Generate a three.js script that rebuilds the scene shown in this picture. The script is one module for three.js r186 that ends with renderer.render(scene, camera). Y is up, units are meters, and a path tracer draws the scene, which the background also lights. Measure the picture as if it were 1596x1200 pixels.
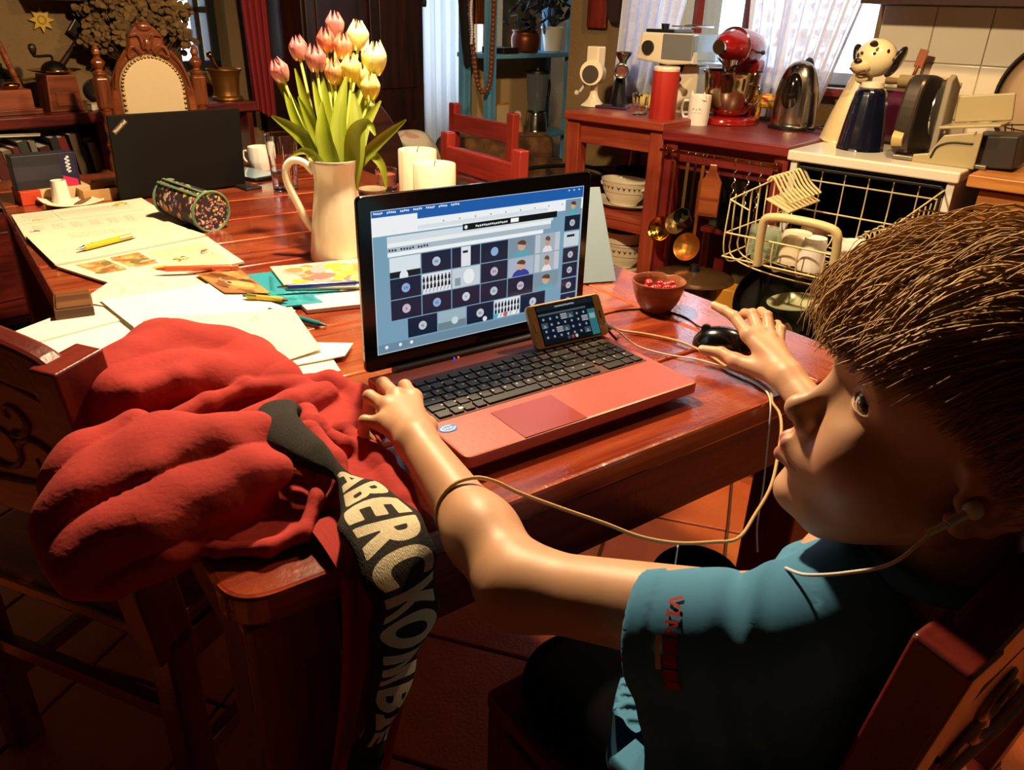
import * as THREE from 'three';
import { RoundedBoxGeometry } from 'three/addons/geometries/RoundedBoxGeometry.js';
import { mergeGeometries, mergeVertices, toCreasedNormals } from 'three/addons/utils/BufferGeometryUtils.js';
import { RectAreaLightUniformsLib } from 'three/addons/lights/RectAreaLightUniformsLib.js';

const V = (x, y, z) => new THREE.Vector3(x, y, z);
const C = (h) => new THREE.Color(h);
const scene = new THREE.Scene();
RectAreaLightUniformsLib.init();

// ---------------------------------------------------------------- camera
const camera = new THREE.PerspectiveCamera(52.72, 1596 / 1200, 0.02, 60);
camera.position.set(-0.1199, 1.2349, 0.5679);
camera.quaternion.setFromRotationMatrix(new THREE.Matrix4().makeBasis(
  V(0.81002, 0.02870, 0.58570), V(0.23409, 0.89994, -0.36784), V(-0.53766, 0.43506, 0.72225)));
scene.add(camera);

// ---------------------------------------------------------------- daylight, lamps, exposure
scene.background = new THREE.Color(0.72, 0.84, 1.0);          // overcast sky behind the curtains
scene.backgroundIntensity = 5;
const renderer = new THREE.WebGLRenderer({ antialias: true });
renderer.toneMapping = THREE.LinearToneMapping;
renderer.toneMappingExposure = 1.0;
renderer.shadowMap.enabled = true;
renderer.shadowMap.type = THREE.PCFSoftShadowMap;
const LAMP = { at: [0.60, 1.90, -0.80], color: new THREE.Color(1, 0.74, 0.43), power: 12.5 };      // pendant over the table
const KLAMP = { at: [1.75, 2.2, -0.35], color: new THREE.Color(1, 0.64, 0.32), power: 6.5 };        // kitchen ceiling lamp

// ---------------------------------------------------------------- small helpers
let seed = 7;
const rnd = () => { seed = (seed * 1664525 + 1013904223) >>> 0; return seed / 4294967296; };
const rr = (a, b) => a + (b - a) * rnd();
const clamp = (x, a = 0, b = 1) => Math.min(b, Math.max(a, x));
const sst = (a, b, x) => { const t = clamp((x - a) / (b - a)); return t * t * (3 - 2 * t); };
const mixn = (a, b, t) => a + (b - a) * t;
const used = {};
function numbered(n) { const k = used[n] = (used[n] ?? -1) + 1; return k ? n + '_' + String(k).padStart(3, '0') : n; }
function tag(o, label, category, group, kind) {
  o.userData = { label, category };
  if (group) o.userData.group = group;
  if (kind) o.userData.kind = kind;
  return o;
}
function T(name, label, category, pos = [0, 0, 0], ry = 0, group) {
  const o = new THREE.Group(); o.name = numbered(name); o.position.set(...pos); o.rotation.y = ry; scene.add(o);
  return tag(o, label, category, group);
}
function M(name, geo, m, parent, label) {
  const g = Array.isArray(geo) ? mg(geo) : geo;
  const o = new THREE.Mesh(g, m); o.name = parent ? name : numbered(name); (parent ?? scene).add(o);
  if (label) o.userData.label = label;
  return o;
}
function S(name, geo, m, parent) { const o = M(name, geo, m, parent); o.userData.kind = 'structure'; return o; }
function copyOf(src, pos, ry, label, group) {
  const c = src.clone(); c.name = numbered(src.name.replace(/_\d{3}$/, '')); c.position.set(...pos); c.rotation.y = ry; scene.add(c);
  c.userData = { ...src.userData, label: label ?? src.userData.label };
  if (group) c.userData.group = group;
  return c;
}
function mg(list) {
  const l = list.map((g) => { const q = g.index ? g.toNonIndexed() : g.clone(); for (const k of Object.keys(q.attributes)) if (!['position', 'normal', 'uv', 'color'].includes(k)) q.deleteAttribute(k); if (!q.attributes.uv) q.setAttribute('uv', new THREE.BufferAttribute(new Float32Array(q.attributes.position.count * 2), 2)); return q; });
  const anyC = l.some((q) => q.attributes.color);
  if (anyC) for (const q of l) if (!q.attributes.color) q.setAttribute('color', new THREE.BufferAttribute(new Float32Array(q.attributes.position.count * 3).fill(1), 3));
  return l.length === 1 ? l[0] : mergeGeometries(l);
}
const E3 = new THREE.Euler(), Q = new THREE.Quaternion();
function tf(g, p = [0, 0, 0], r = [0, 0, 0], s = [1, 1, 1]) {
  return g.applyMatrix4(new THREE.Matrix4().compose(V(...p), Q.setFromEuler(E3.set(...r)), V(...s)));
}
function uvBox(g, ox = 0, oy = 0, turn = false) {       // uv in metres from the dominant axis of the normal
  const p = g.attributes.position, n = g.attributes.normal, uv = new Float32Array(p.count * 2);
  for (let i = 0; i < p.count; i++) {
    const ax = Math.abs(n.getX(i)), ay = Math.abs(n.getY(i)), az = Math.abs(n.getZ(i));
    let a, b;
    if (ay >= ax && ay >= az) { a = p.getX(i); b = p.getZ(i); } else if (ax > az) { a = p.getZ(i); b = p.getY(i); } else { a = p.getX(i); b = p.getY(i); }
    if (turn) [a, b] = [b, a];
    uv[2 * i] = a + ox; uv[2 * i + 1] = b + oy;
  }
  g.setAttribute('uv', new THREE.BufferAttribute(uv, 2)); return g;
}
function box(w, h, d, p = [0, 0, 0], r = [0, 0, 0], rad = 0.003, seg = 2) {
  rad = Math.min(rad, w * .49, h * .49, d * .49);
  const g = uvBox(new RoundedBoxGeometry(w, h, d, seg, rad), p[0] * 1.7 + p[2], p[1] * 1.3 + p[2] * .7, h > w && h > d);
  return tf(g, p, r);
}
function cyl(r0, r1, h, p = [0, 0, 0], r = [0, 0, 0], n = 24, open = false) { return tf(new THREE.CylinderGeometry(r1, r0, h, n, 1, open), p, r); }
function sph(r, p = [0, 0, 0], s = [1, 1, 1], n = 20, rot = [0, 0, 0]) { return tf(new THREE.SphereGeometry(r, n, Math.ceil(n * .7)), p, rot, s); }
function lathe(pts, n = 40, p = [0, 0, 0], r = [0, 0, 0]) {
  const g = new THREE.LatheGeometry(pts.map(([x, y]) => new THREE.Vector2(x, y)), n);
  return tf(toCreasedNormals(g, 0.7), p, r);
}
function smoothProfile(pts, k = 6) { return new THREE.SplineCurve(pts.map(([x, y]) => new THREE.Vector2(x, y))).getPoints(pts.length * k).map((q) => [Math.max(q.x, 0), q.y]); }
function tube(pts, r, n = 32, rs = 8, closed = false) {
  const c = new THREE.CatmullRomCurve3(pts.map((q) => V(...q)), closed, 'centripetal');
  const g = new THREE.TubeGeometry(c, n, r, rs, closed);
  if (closed) return g;
  return mg([g, sph(r, pts[0], [1, 1, 1], 8), sph(r, pts[pts.length - 1], [1, 1, 1], 8)]);
}
function rod(a, b, r, n = 6) {                           // straight bar between two points
  const A = V(...a), B = V(...b), d = B.clone().sub(A), g = new THREE.CylinderGeometry(r, r, d.length(), n);
  g.applyQuaternion(new THREE.Quaternion().setFromUnitVectors(V(0, 1, 0), d.clone().normalize()));
  return g.translate(...A.add(B).multiplyScalar(.5).toArray());
}
function sweep(pts, rad, n = 40, rs = 10, flat = 1) {     // tube whose radius varies: rad(t)
  const c = new THREE.CatmullRomCurve3(pts.map((q) => V(...q)), false, 'centripetal');
  const g = new THREE.TubeGeometry(c, n, 1, rs, false), p = g.attributes.position, nn = g.attributes.normal;
  for (let i = 0; i <= n; i++) { const P = c.getPointAt(i / n), R = typeof rad === 'function' ? rad(i / n) : rad;
    for (let j = 0; j <= rs; j++) { const k = i * (rs + 1) + j; p.setXYZ(k, P.x + nn.getX(k) * R, P.y + nn.getY(k) * R * flat, P.z + nn.getZ(k) * R); } }
  g.computeVertexNormals(); return g;
}
function ext(pts, depth, bevel = 0.002, curve = 12, holes = []) {   // outline in x,y pulled along z
  const s = pts instanceof THREE.Shape ? pts : new THREE.Shape(pts.map(([x, y]) => new THREE.Vector2(x, y)));
  for (const h of holes) s.holes.push(h instanceof THREE.Path ? h : new THREE.Path(h.map(([x, y]) => new THREE.Vector2(x, y))));
  const g = new THREE.ExtrudeGeometry(s, { depth: Math.max(depth - 2 * bevel, 1e-4), bevelEnabled: bevel > 0, bevelThickness: bevel, bevelSize: bevel, bevelOffset: -bevel, bevelSegments: 2, curveSegments: curve });
  return g.translate(0, 0, -depth / 2 + bevel);
}
function splinePts(pts, n = 60, closed = true) { return new THREE.CatmullRomCurve3(pts.map(([x, y]) => V(x, y, 0)), closed, 'centripetal').getPoints(n).map((q) => [q.x, q.y]); }
function vcol(g, fn) {                                    // vertex colours, linear values
  const p = g.attributes.position, n = g.attributes.normal, c = new Float32Array(p.count * 3);
  for (let i = 0; i < p.count; i++) { const q = fn(p.getX(i), p.getY(i), p.getZ(i), n.getX(i), n.getY(i), n.getZ(i)); c[3 * i] = q[0]; c[3 * i + 1] = q[1]; c[3 * i + 2] = q[2]; }
  g.setAttribute('color', new THREE.BufferAttribute(c, 3)); return g;
}

// ---------------------------------------------------------------- noise and textures
const hash = (x, y, z) => { let h = Math.imul(x, 374761393) ^ Math.imul(y, 668265263) ^ Math.imul(z, 1274126177); h = Math.imul(h ^ (h >>> 13), 1274126177); return ((h ^ (h >>> 16)) >>> 0) / 4294967296; };
function vn(x, y, z = 0, px = 0, py = 0) {
  const xi = Math.floor(x), yi = Math.floor(y), zi = Math.floor(z), s = (t) => t * t * (3 - 2 * t), fx = s(x - xi), fy = s(y - yi), fz = s(z - zi);
  const w = (i, p) => p ? ((i % p) + p) % p : i, H = (a, b, c) => hash(w(a, px), w(b, py), c);
  const L = (c) => mixn(mixn(H(xi, yi, c), H(xi + 1, yi, c), fx), mixn(H(xi, yi + 1, c), H(xi + 1, yi + 1, c), fx), fy);
  return mixn(L(zi), L(zi + 1), fz);
}
function fbm(x, y, z = 0, oct = 4, px = 0, py = 0) { let s = 0, a = .5, t = 0; for (let i = 0; i < oct; i++) { s += a * vn(x, y, z + i * 7, px, py); t += a; x *= 2; y *= 2; px *= 2; py *= 2; a *= .5; } return s / t; }
function dataTex(w, h, fn, srgb = true, rep = [1, 1]) {
  const d = new Uint8Array(w * h * 4);
  for (let j = 0; j < h; j++) for (let i = 0; i < w; i++) { const q = fn(i / w, j / h), k = 4 * (j * w + i); d[k] = clamp(q[0]) * 255; d[k + 1] = clamp(q[1]) * 255; d[k + 2] = clamp(q[2]) * 255; d[k + 3] = 255 * (q[3] ?? 1); }
  const t = new THREE.DataTexture(d, w, h); t.magFilter = THREE.LinearFilter; t.minFilter = THREE.LinearMipmapLinearFilter; t.generateMipmaps = true;
  t.wrapS = t.wrapT = THREE.RepeatWrapping; t.repeat.set(...rep); if (srgb) t.colorSpace = THREE.SRGBColorSpace; t.needsUpdate = true; return t;
}
const hx = (h) => [(h >> 16 & 255) / 255, (h >> 8 & 255) / 255, (h & 255) / 255];
const lerp3 = (a, b, t) => [mixn(a[0], b[0], t), mixn(a[1], b[1], t), mixn(a[2], b[2], t)];
function woodTex(dark, mid, light, { w = 512, h = 256, grain = 26, scratch = 0.0, rep = [1, 2] } = {}) {
  const D = hx(dark), Mi = hx(mid), L = hx(light);
  return dataTex(w, h, (u, v) => {
    const warp = fbm(u * 3, v * 6, 1, 3, 3, 6), g = fbm(u * 4, v * grain + warp * 3, 2, 4, 4, 0), f = fbm(u * 14, v * 120, 3, 2, 14, 120);
    let t = clamp(.5 + (g - .5) * 1.5 + (f - .5) * .5), c = t < .5 ? lerp3(D, Mi, t * 2) : lerp3(Mi, L, t * 2 - 1);
    if (scratch) { const s = fbm(u * 9, v * 70, 5, 2, 9, 70); if (s > .72) c = lerp3(c, L, scratch * (s - .72) * 6); }
    return c;
  }, true, rep);
}
const fineBump = dataTex(256, 256, (u, v) => { const q = fbm(u * 32, v * 32, 4, 3, 32, 32); return [q, q, q]; }, false, [6, 6]);
const weave = dataTex(256, 256, (u, v) => { const q = .5 + .25 * Math.sin(u * 64 * Math.PI) * Math.cos(v * 64 * Math.PI) + .3 * (fbm(u * 24, v * 24, 9, 3, 24, 24) - .5); return [q, q, q]; }, false, [8, 8]);
const smudge = dataTex(256, 256, (u, v) => { const q = .55 + .9 * (fbm(u * 6, v * 6, 12, 4, 6, 6) - .5); return [q, q, q]; }, false, [2, 2]);
function mat(color, rough = .6, o = {}) { return new THREE.MeshStandardMaterial({ color: typeof color === 'number' ? C(color) : color, roughness: rough, ...o }); }
function phys(color, rough = .5, o = {}) { return new THREE.MeshPhysicalMaterial({ color: typeof color === 'number' ? C(color) : color, roughness: rough, ...o }); }
function canvasTex(w, h, draw, o = {}) {
  const c = document.createElement('canvas'); c.width = w; c.height = h; const x = c.getContext('2d'); draw(x, w, h);
  const t = new THREE.CanvasTexture(c); t.colorSpace = THREE.SRGBColorSpace; t.anisotropy = 8; Object.assign(t, o); return t;
}

// room frame: a along the kitchen counter towards the viewer, b towards the kitchen wall
const DX = .22296, DZ = .97483;
const K = (a, y, b) => [2.13 + a * DX + b * DZ, y, -.995 + a * DZ - b * DX];
const KR = -Math.atan2(DZ, DX);      // local x = along the counter, local z = into the room
const BR = Math.atan2(DX, DZ);       // facing from the back wall: local x = along the back wall, local z = towards the viewer

// ================================================================ materials
const MT = {
  plaster: mat(0xb8a586, .92, { map: dataTex(256, 256, (u, v) => { const q = .86 + .22 * (fbm(u * 5, v * 5, 3, 5, 5, 5) - .5); return [q * .80, q * .72, q * .60]; }, true, [.5, .5]), bumpMap: fineBump, bumpScale: .002 }),
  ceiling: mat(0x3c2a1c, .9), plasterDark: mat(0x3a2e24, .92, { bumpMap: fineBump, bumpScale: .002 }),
  floorTile: [0, 1, 2].map((k) => phys(0xffffff, .38, { map: dataTex(128, 128, (u, v) => { const q = fbm(u * 4, v * 4, 20 + k, 4, 4, 4), f = fbm(u * 20, v * 20, 30 + k, 2, 20, 20); return lerp3([.60 + k * .02, .29, .13], [.76, .43 - k * .02, .21], clamp(q * 1.2 - .1 + (f - .5) * .4)); }), bumpMap: fineBump, bumpScale: .0008, clearcoat: .25, clearcoatRoughness: .3 })),
  grout: mat(0x4a2c1c, .9, { bumpMap: fineBump, bumpScale: .001 }),
  wallTile: phys(0xe4d8c0, .16, { clearcoat: .6, clearcoatRoughness: .08 }),
  darkWood: phys(0xffffff, .42, { map: woodTex(0x160805, 0x2a110a, 0x3c1a0f), clearcoat: .3, clearcoatRoughness: .3 }),
  redWood: phys(0xffffff, .34, { map: woodTex(0x471310, 0x69201a, 0x7d2c20, { scratch: .25 }), clearcoat: .35, clearcoatRoughness: .22, bumpMap: fineBump, bumpScale: .0004 }),
  redPaint: phys(0xffffff, .5, { map: woodTex(0x7c2a18, 0x92381f, 0xa24a2c, { scratch: .3 }), clearcoat: .2, clearcoatRoughness: .35 }),
  redChair: phys(0xffffff, .42, { map: woodTex(0x7e1f18, 0x93291f, 0xa23428), clearcoat: .35, clearcoatRoughness: .25 }),
  brownWood: phys(0xffffff, .4, { map: woodTex(0x5c2810, 0x85401c, 0xa3572a), clearcoat: .4, clearcoatRoughness: .2 }),
  orangeWood: phys(0xffffff, .42, { map: woodTex(0xa5622a, 0xc07c38, 0xcf9048), clearcoat: .3, clearcoatRoughness: .3 }),
  blueWood: mat(0xffffff, .55, { map: woodTex(0x4c86ac, 0x5f9cc4, 0x74aed2) }),
  black: mat(0x0c0c0e, .45), blackGloss: phys(0x08080a, .2, { clearcoat: .6, clearcoatRoughness: .08 }),
  steel: mat(0xb9b5ae, .28, { metalness: 1, roughnessMap: smudge }), darkSteel: mat(0x55514d, .35, { metalness: 1 }),
  chrome: mat(0xe2e0dc, .08, { metalness: 1 }), brass: mat(0xc28f3a, .32, { metalness: 1, roughnessMap: smudge }), copper: mat(0xb4613a, .3, { metalness: 1 }), iron: mat(0x1c1917, .55, { metalness: .7 }),
  cream: phys(0xe9dcc0, .3, { clearcoat: .5, clearcoatRoughness: .12 }), white: phys(0xeeeae2, .35, { clearcoat: .3, clearcoatRoughness: .15 }),
  glass: new THREE.MeshPhysicalMaterial({ color: 0xffffff, roughness: .03, transmission: 1, thickness: .004, ior: 1.45 }),
  pane: new THREE.MeshPhysicalMaterial({ color: 0xf4f8fa, roughness: .02, transmission: 1, thickness: 0, ior: 1.45 }),
  paper: mat(0xf2ece0, .85), cardboard: mat(0xb98c56, .85),
};

// ================================================================ the room shell
const H = 2.5, A0 = -2.6, B1 = .66, BJ = 1.75, AJ = -1.42, AN = 2.3, BL = -4.3;   // back wall, kitchen wall, alcove
function wallBox(a0, a1, b0, b1, y0, y1) {               // a solid block in the room frame
  const w = a1 - a0, d = b1 - b0, g = uvBox(new THREE.BoxGeometry(w, y1 - y0, d), a0 + b0, y0);
  return tf(g, K((a0 + a1) / 2, (y0 + y1) / 2, (b0 + b1) / 2), [0, KR, 0]);
}
// openings: kitchen window, dark leaded window and the big curtained window of the back wall
const KW = [-1.10, -.03, 1.0, 2.05], LW1 = [-.66, -.42, .93, 1.75], LW2 = [.56, 1.5, .72, 2.1];
S('wall_right', [wallBox(AJ, KW[0], B1, B1 + .3, 0, H), wallBox(KW[1], AN, B1, B1 + .3, 0, H), wallBox(KW[0], KW[1], B1, B1 + .3, 0, KW[2]), wallBox(KW[0], KW[1], B1, B1 + .3, KW[3], H)], MT.plaster);
S('wall_alcove', [wallBox(AJ, AJ + .12, B1 + .3, BJ, 0, H), wallBox(A0, AJ + .12, BJ, BJ + .15, 0, H)], MT.plaster);
S('wall_back', [wallBox(A0 - .25, A0, BL, LW1[0], 0, H), wallBox(A0 - .25, A0, LW1[1], LW2[0], 0, H), wallBox(A0 - .25, A0, LW2[1], BJ + .15, 0, H),
  wallBox(A0 - .25, A0, LW1[0], LW1[1], 0, LW1[2]), wallBox(A0 - .25, A0, LW1[0], LW1[1], LW1[3], H), wallBox(A0 - .25, A0, LW2[0], LW2[1], 0, LW2[2]), wallBox(A0 - .25, A0, LW2[0], LW2[1], LW2[3], H)], MT.plaster);
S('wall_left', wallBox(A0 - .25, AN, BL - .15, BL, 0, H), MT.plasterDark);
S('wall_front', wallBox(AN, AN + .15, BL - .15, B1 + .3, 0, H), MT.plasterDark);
S('ceiling', wallBox(A0 - .25, AN + .15, BL - .15, BJ + .15, H, H + .12), MT.ceiling);
const floor = S('floor', wallBox(A0 - .25, AN + .15, BL - .15, BJ + .15, -.16, -.012), MT.grout);
{ // hand-made terracotta tiles, laid on the room's diagonal
  const s = .305, gap = .007, base = box(s - gap, .012, s - gap, [0, 0, 0], [0, 0, 0], .004, 1), spots = [];
  for (let i = -16; i < 17; i++) for (let j = -16; j < 17; j++) {
    const ang = KR + .42, x = i * s, z = j * s, X = .3 + x * Math.cos(ang) + z * Math.sin(ang), Z = -.6 - x * Math.sin(ang) + z * Math.cos(ang);
    const a = (X - 2.13) * DX + (Z + .995) * DZ, b = (X - 2.13) * DZ - (Z + .995) * DX;
    if (a < A0 + .2 || a > 1.9 || b < -3.6 || b > (a > AJ ? B1 : BJ) - .2) continue;
    spots.push([X, Z, ang, hash(i + 50, j + 50, 3), Math.hypot(X - .4, Z + .5)]);
  }
  spots.sort((p, q) => p[4] - q[4]);
  const rest = [];
  spots.forEach(([X, Z, ang, h], k) => {
    const ry = ang + (Math.floor(h * 40) % 4) * Math.PI / 2 + (h - .5) * .01, y = -.006 + (h - .5) * .0012;
    if (k >= 290) { rest.push(tf(base.clone(), [X, y, Z], [0, ry, 0])); return; }
    const o = M('tile', base, MT.floorTile[Math.floor(h * 3)], floor); o.position.set(X, y, Z); o.rotation.y = ry;
  });
  if (rest.length) M('far_tiles', rest, MT.floorTile[1], floor).userData.kind = 'stuff';
}
{ // glazed white wall tiles behind the counter, each with its own edges
  const w = S('trim_1', wallBox(KW[1] + .02, 1.6, B1 - .006, B1, .86, 1.29), mat(0xb4a48a, .9));
  for (let i = 0; i < 9; i++) for (let j = 0; j < 3; j++) {
    const a = KW[1] + .02 + .0 + (i + .5) * .178, y = 1.288 - (j + .5) * .18;
    if (y < .9) { }
    const o = M('tile', box(.175, .177, .008, [0, 0, 0], [0, 0, 0], .003, 2), MT.wallTile, w);
    o.position.set(...K(a, y, B1 - .008)); o.rotation.set(rr(-.006, .006), KR + rr(-.006, .006), 0, 'YXZ');
  }
  S('trim_2', wallBox(KW[1] + .005, 1.7, B1 - .22, B1, 1.288, 1.33), mat(0x2a120c, .85));       // underside of the wall shelf
}
function windowFrame(n, a, b, y0, y1, width, ry, bars, m, depth = .05) {
  const g = new THREE.Group(); g.name = 'window_' + n; g.position.set(...K(a, y0, b)); g.rotation.y = ry; g.userData.kind = 'structure'; scene.add(g);
  const h = y1 - y0, t = .045;
  M('window_frame', [box(width, t, depth, [0, t / 2, 0]), box(width, t, depth, [0, h - t / 2, 0]), box(t, h, depth, [-width / 2 + t / 2, h / 2, 0]), box(t, h, depth, [width / 2 - t / 2, h / 2, 0])], m, g);
  for (const x of bars[0]) M('glazing_bar', box(.026, h - t, depth * .8, [x * width, h / 2, 0]), m, g);
  for (const y of bars[1]) M('glazing_bar', box(width - t, .026, depth * .8, [0, y * h, 0]), m, g);
  M('pane', tf(new THREE.PlaneGeometry(width - t, h - t), [0, h / 2, 0]), MT.pane, g);
  return g;
}
windowFrame(1, (KW[0] + KW[1]) / 2, B1 + .2, KW[2], KW[3], KW[1] - KW[0], KR, [[.10], []], MT.white);
windowFrame(2, A0 - .12, (LW1[0] + LW1[1]) / 2, LW1[2], LW1[3], LW1[1] - LW1[0], BR, [[.12], [.32, .66]], mat(0x0f1418, .5), .06);
windowFrame(3, A0 - .15, (LW2[0] + LW2[1]) / 2, LW2[2], LW2[3], LW2[1] - LW2[0], BR, [[-.16, .22], []], MT.white);
S('trim_3', wallBox(KW[0] - .03, KW[1] + .02, B1 - .03, B1 + .2, .972, 1.0), MT.redWood);      // window sill

// ================================================================ pendant and kitchen lamp (both above the frame)
function pendant(name, label, L, r0, r1, h, drop) {
  const t = T(name, label, 'lamp', [L.at[0], L.at[1], L.at[2]]);
  M('lamp_shade', [lathe([[r0, h], [r0 + .004, h + .002], [r1 + .004, .002], [r1, 0], [r1 - .003, .003], [r0 - .003, h - .004]], 40)], mat(0x2a2622, .5, { side: THREE.DoubleSide }), t);
  M('bulb', sph(.03, [0, .02, 0]), mat(0xffffff, .4, { emissive: L.color, emissiveIntensity: 6 }), t);
  M('cord', rod([0, h, 0], [0, drop, 0], .004), MT.black, t);
  M('ceiling_rose', cyl(.05, .04, .03, [0, drop - .02, 0]), MT.black, t);
  const l = new THREE.PointLight(L.color, L.power, 0, 2); l.position.set(0, .02, 0); l.shadow.radius = 2.2; t.add(l);
  return t;
}
pendant('pendant_lamp', 'dark metal pendant lamp hanging over the dining table', LAMP, .03, .17, .12, H - LAMP.at[1]);
pendant('ceiling_lamp', 'dark metal pendant lamp hanging above the kitchen counter', KLAMP, .04, .16, .10, H - KLAMP.at[1]);

// ================================================================ dining table
const TY = .75;
const table = T('dining_table', 'large red varnished plank dining table covered with papers and a laptop', 'table');
{
  const woods = [0, 1, 2].map((k) => phys(0xffffff, .34, { map: woodTex([0x6e2415, 0x661f13, 0x752716][k], [0x8c3d22, 0x84351e, 0x944427][k], [0x9c4a2a, 0x944326, 0xa3522f][k], { grain: 20 + k * 5, scratch: .5 }), roughnessMap: smudge, clearcoat: .55, clearcoatRoughness: .16, vertexColors: true, bumpMap: fineBump, bumpScale: .0003 }));
  const worn = (y0, w, d) => (x, y, z) => { const e = Math.max(Math.abs(x) - w / 2 + .004, Math.abs(z) - d / 2 + .004, 0) * (y > 0 ? 1 : 0); return e > .0012 && y > .012 ? [2.1, 2.0, 1.6] : [1, 1, 1]; };
  const plank = (x0, x1, z0, z1, k, th = .036) => {
    const w = x1 - x0 - .003, d = z1 - z0 - .003, g = uvBox(new RoundedBoxGeometry(w, th, d, 3, .005), k * .37, k * .61, d > w);
    M('plank', tf(vcol(g, worn(0, w, d)), [(x0 + x1) / 2, TY - th / 2, (z0 + z1) / 2]), woods[k % 3], table);
  };
  const zs = [0, -.184, -.39, -.585, -.78, -.978, -1.172, -1.366, -1.565, -1.76, -1.95, -2.12];
  // front board with its rounded near-left corner
  { const s = new THREE.Shape(), r = .05, w = .871; s.moveTo(r, 0); s.lineTo(w, 0); s.lineTo(w, .181); s.lineTo(0, .181); s.lineTo(0, r); s.quadraticCurveTo(0, 0, r, 0);
    const g = uvBox(tf(ext(s, .036, .005), [0, 0, 0], [-Math.PI / 2, 0, 0])); M('plank', tf(vcol(g, (x, y, z) => (y > .0125 && (x < .0046 || z > -.0046)) ? [2.1, 2, 1.6] : [1, 1, 1]), [0, TY - .018, 0]), woods[1], table); }
  for (let i = 1; i < zs.length - 1; i++) plank(0, .873, zs[i + 1], zs[i], i);
  plank(.873, 1.016, -2.12, 0, 2);
  const ap = .105, inset = .05;
  M('apron', box(1.016 - .12, ap, .03, [.508, TY - .036 - ap / 2, -.035]), MT.redWood, table);
  M('apron', box(1.016 - .12, ap, .03, [.508, TY - .036 - ap / 2, -2.08]), MT.redWood, table);
  for (const x of [.035, .981]) M('apron', box(.03, ap, 2.0, [x, TY - .036 - ap / 2, -1.06]), MT.redWood, table);
  for (const x of [.06, .956]) for (const z of [-.06, -2.06]) M('leg', box(.095, TY - .04, .095, [x, (TY - .04) / 2, z], [0, 0, 0], .008), MT.redWood, table);
}

// ================================================================ the red laptop in the middle of the picture
const avatars = ['PH', '', 'CN', 'DS', 'K', 'VS', 'V', 'ZS', 'MH', 'KJ', 'ES', 'JL'];
function personThumb(x, X, Y, w, h, bg, shirt, skin = '#d9a78c', hair = '#5a4030') {
  x.save(); x.beginPath(); x.rect(X, Y, w, h); x.clip(); x.fillStyle = bg; x.fillRect(X, Y, w, h);
  x.fillStyle = shirt; x.beginPath(); x.ellipse(X + w * .5, Y + h * 1.05, w * .34, h * .42, 0, 0, 7); x.fill();
  x.fillStyle = skin; x.beginPath(); x.ellipse(X + w * .5, Y + h * .45, w * .15, h * .24, 0, 0, 7); x.fill();
  x.fillStyle = hair; x.beginPath(); x.ellipse(X + w * .5, Y + h * .32, w * .17, h * .17, 0, Math.PI, 7); x.fill(); x.restore();
}
function crowdThumb(x, X, Y, w, h) {
  x.fillStyle = '#e4eaf0'; x.fillRect(X, Y, w, h); x.fillStyle = '#10161e';
  for (let i = 0; i < 16; i++) { const a = X + (i % 8 + .2) * w / 8, b = Y + (i < 8 ? .22 : .55) * h; x.fillRect(a, b, w * .075, h * .2); x.fillRect(a + w * .02, b - h * .1, w * .04, h * .1); }
  x.strokeStyle = '#10161e'; x.lineWidth = 3; x.beginPath(); for (let i = 0; i < 9; i++) { x.moveTo(X + i * w / 8, Y + h * .95); x.lineTo(X + (i + .4) * w / 8, Y + h * .7); } x.stroke();
}
const dial = (x, X, Y, w, h, k, col = '#c4ccd8') => {
  x.fillStyle = '#15233a'; x.fillRect(X, Y, w, h); x.fillStyle = col; x.beginPath(); x.arc(X + w / 2, Y + h * .5, h * .23, 0, 7); x.fill();
  x.fillStyle = '#465468'; x.font = `bold ${Math.round(h * .17)}px sans-serif`; x.textAlign = 'center'; x.fillText(avatars[k % avatars.length], X + w / 2, Y + h * .56); x.textAlign = 'left';
};
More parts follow.
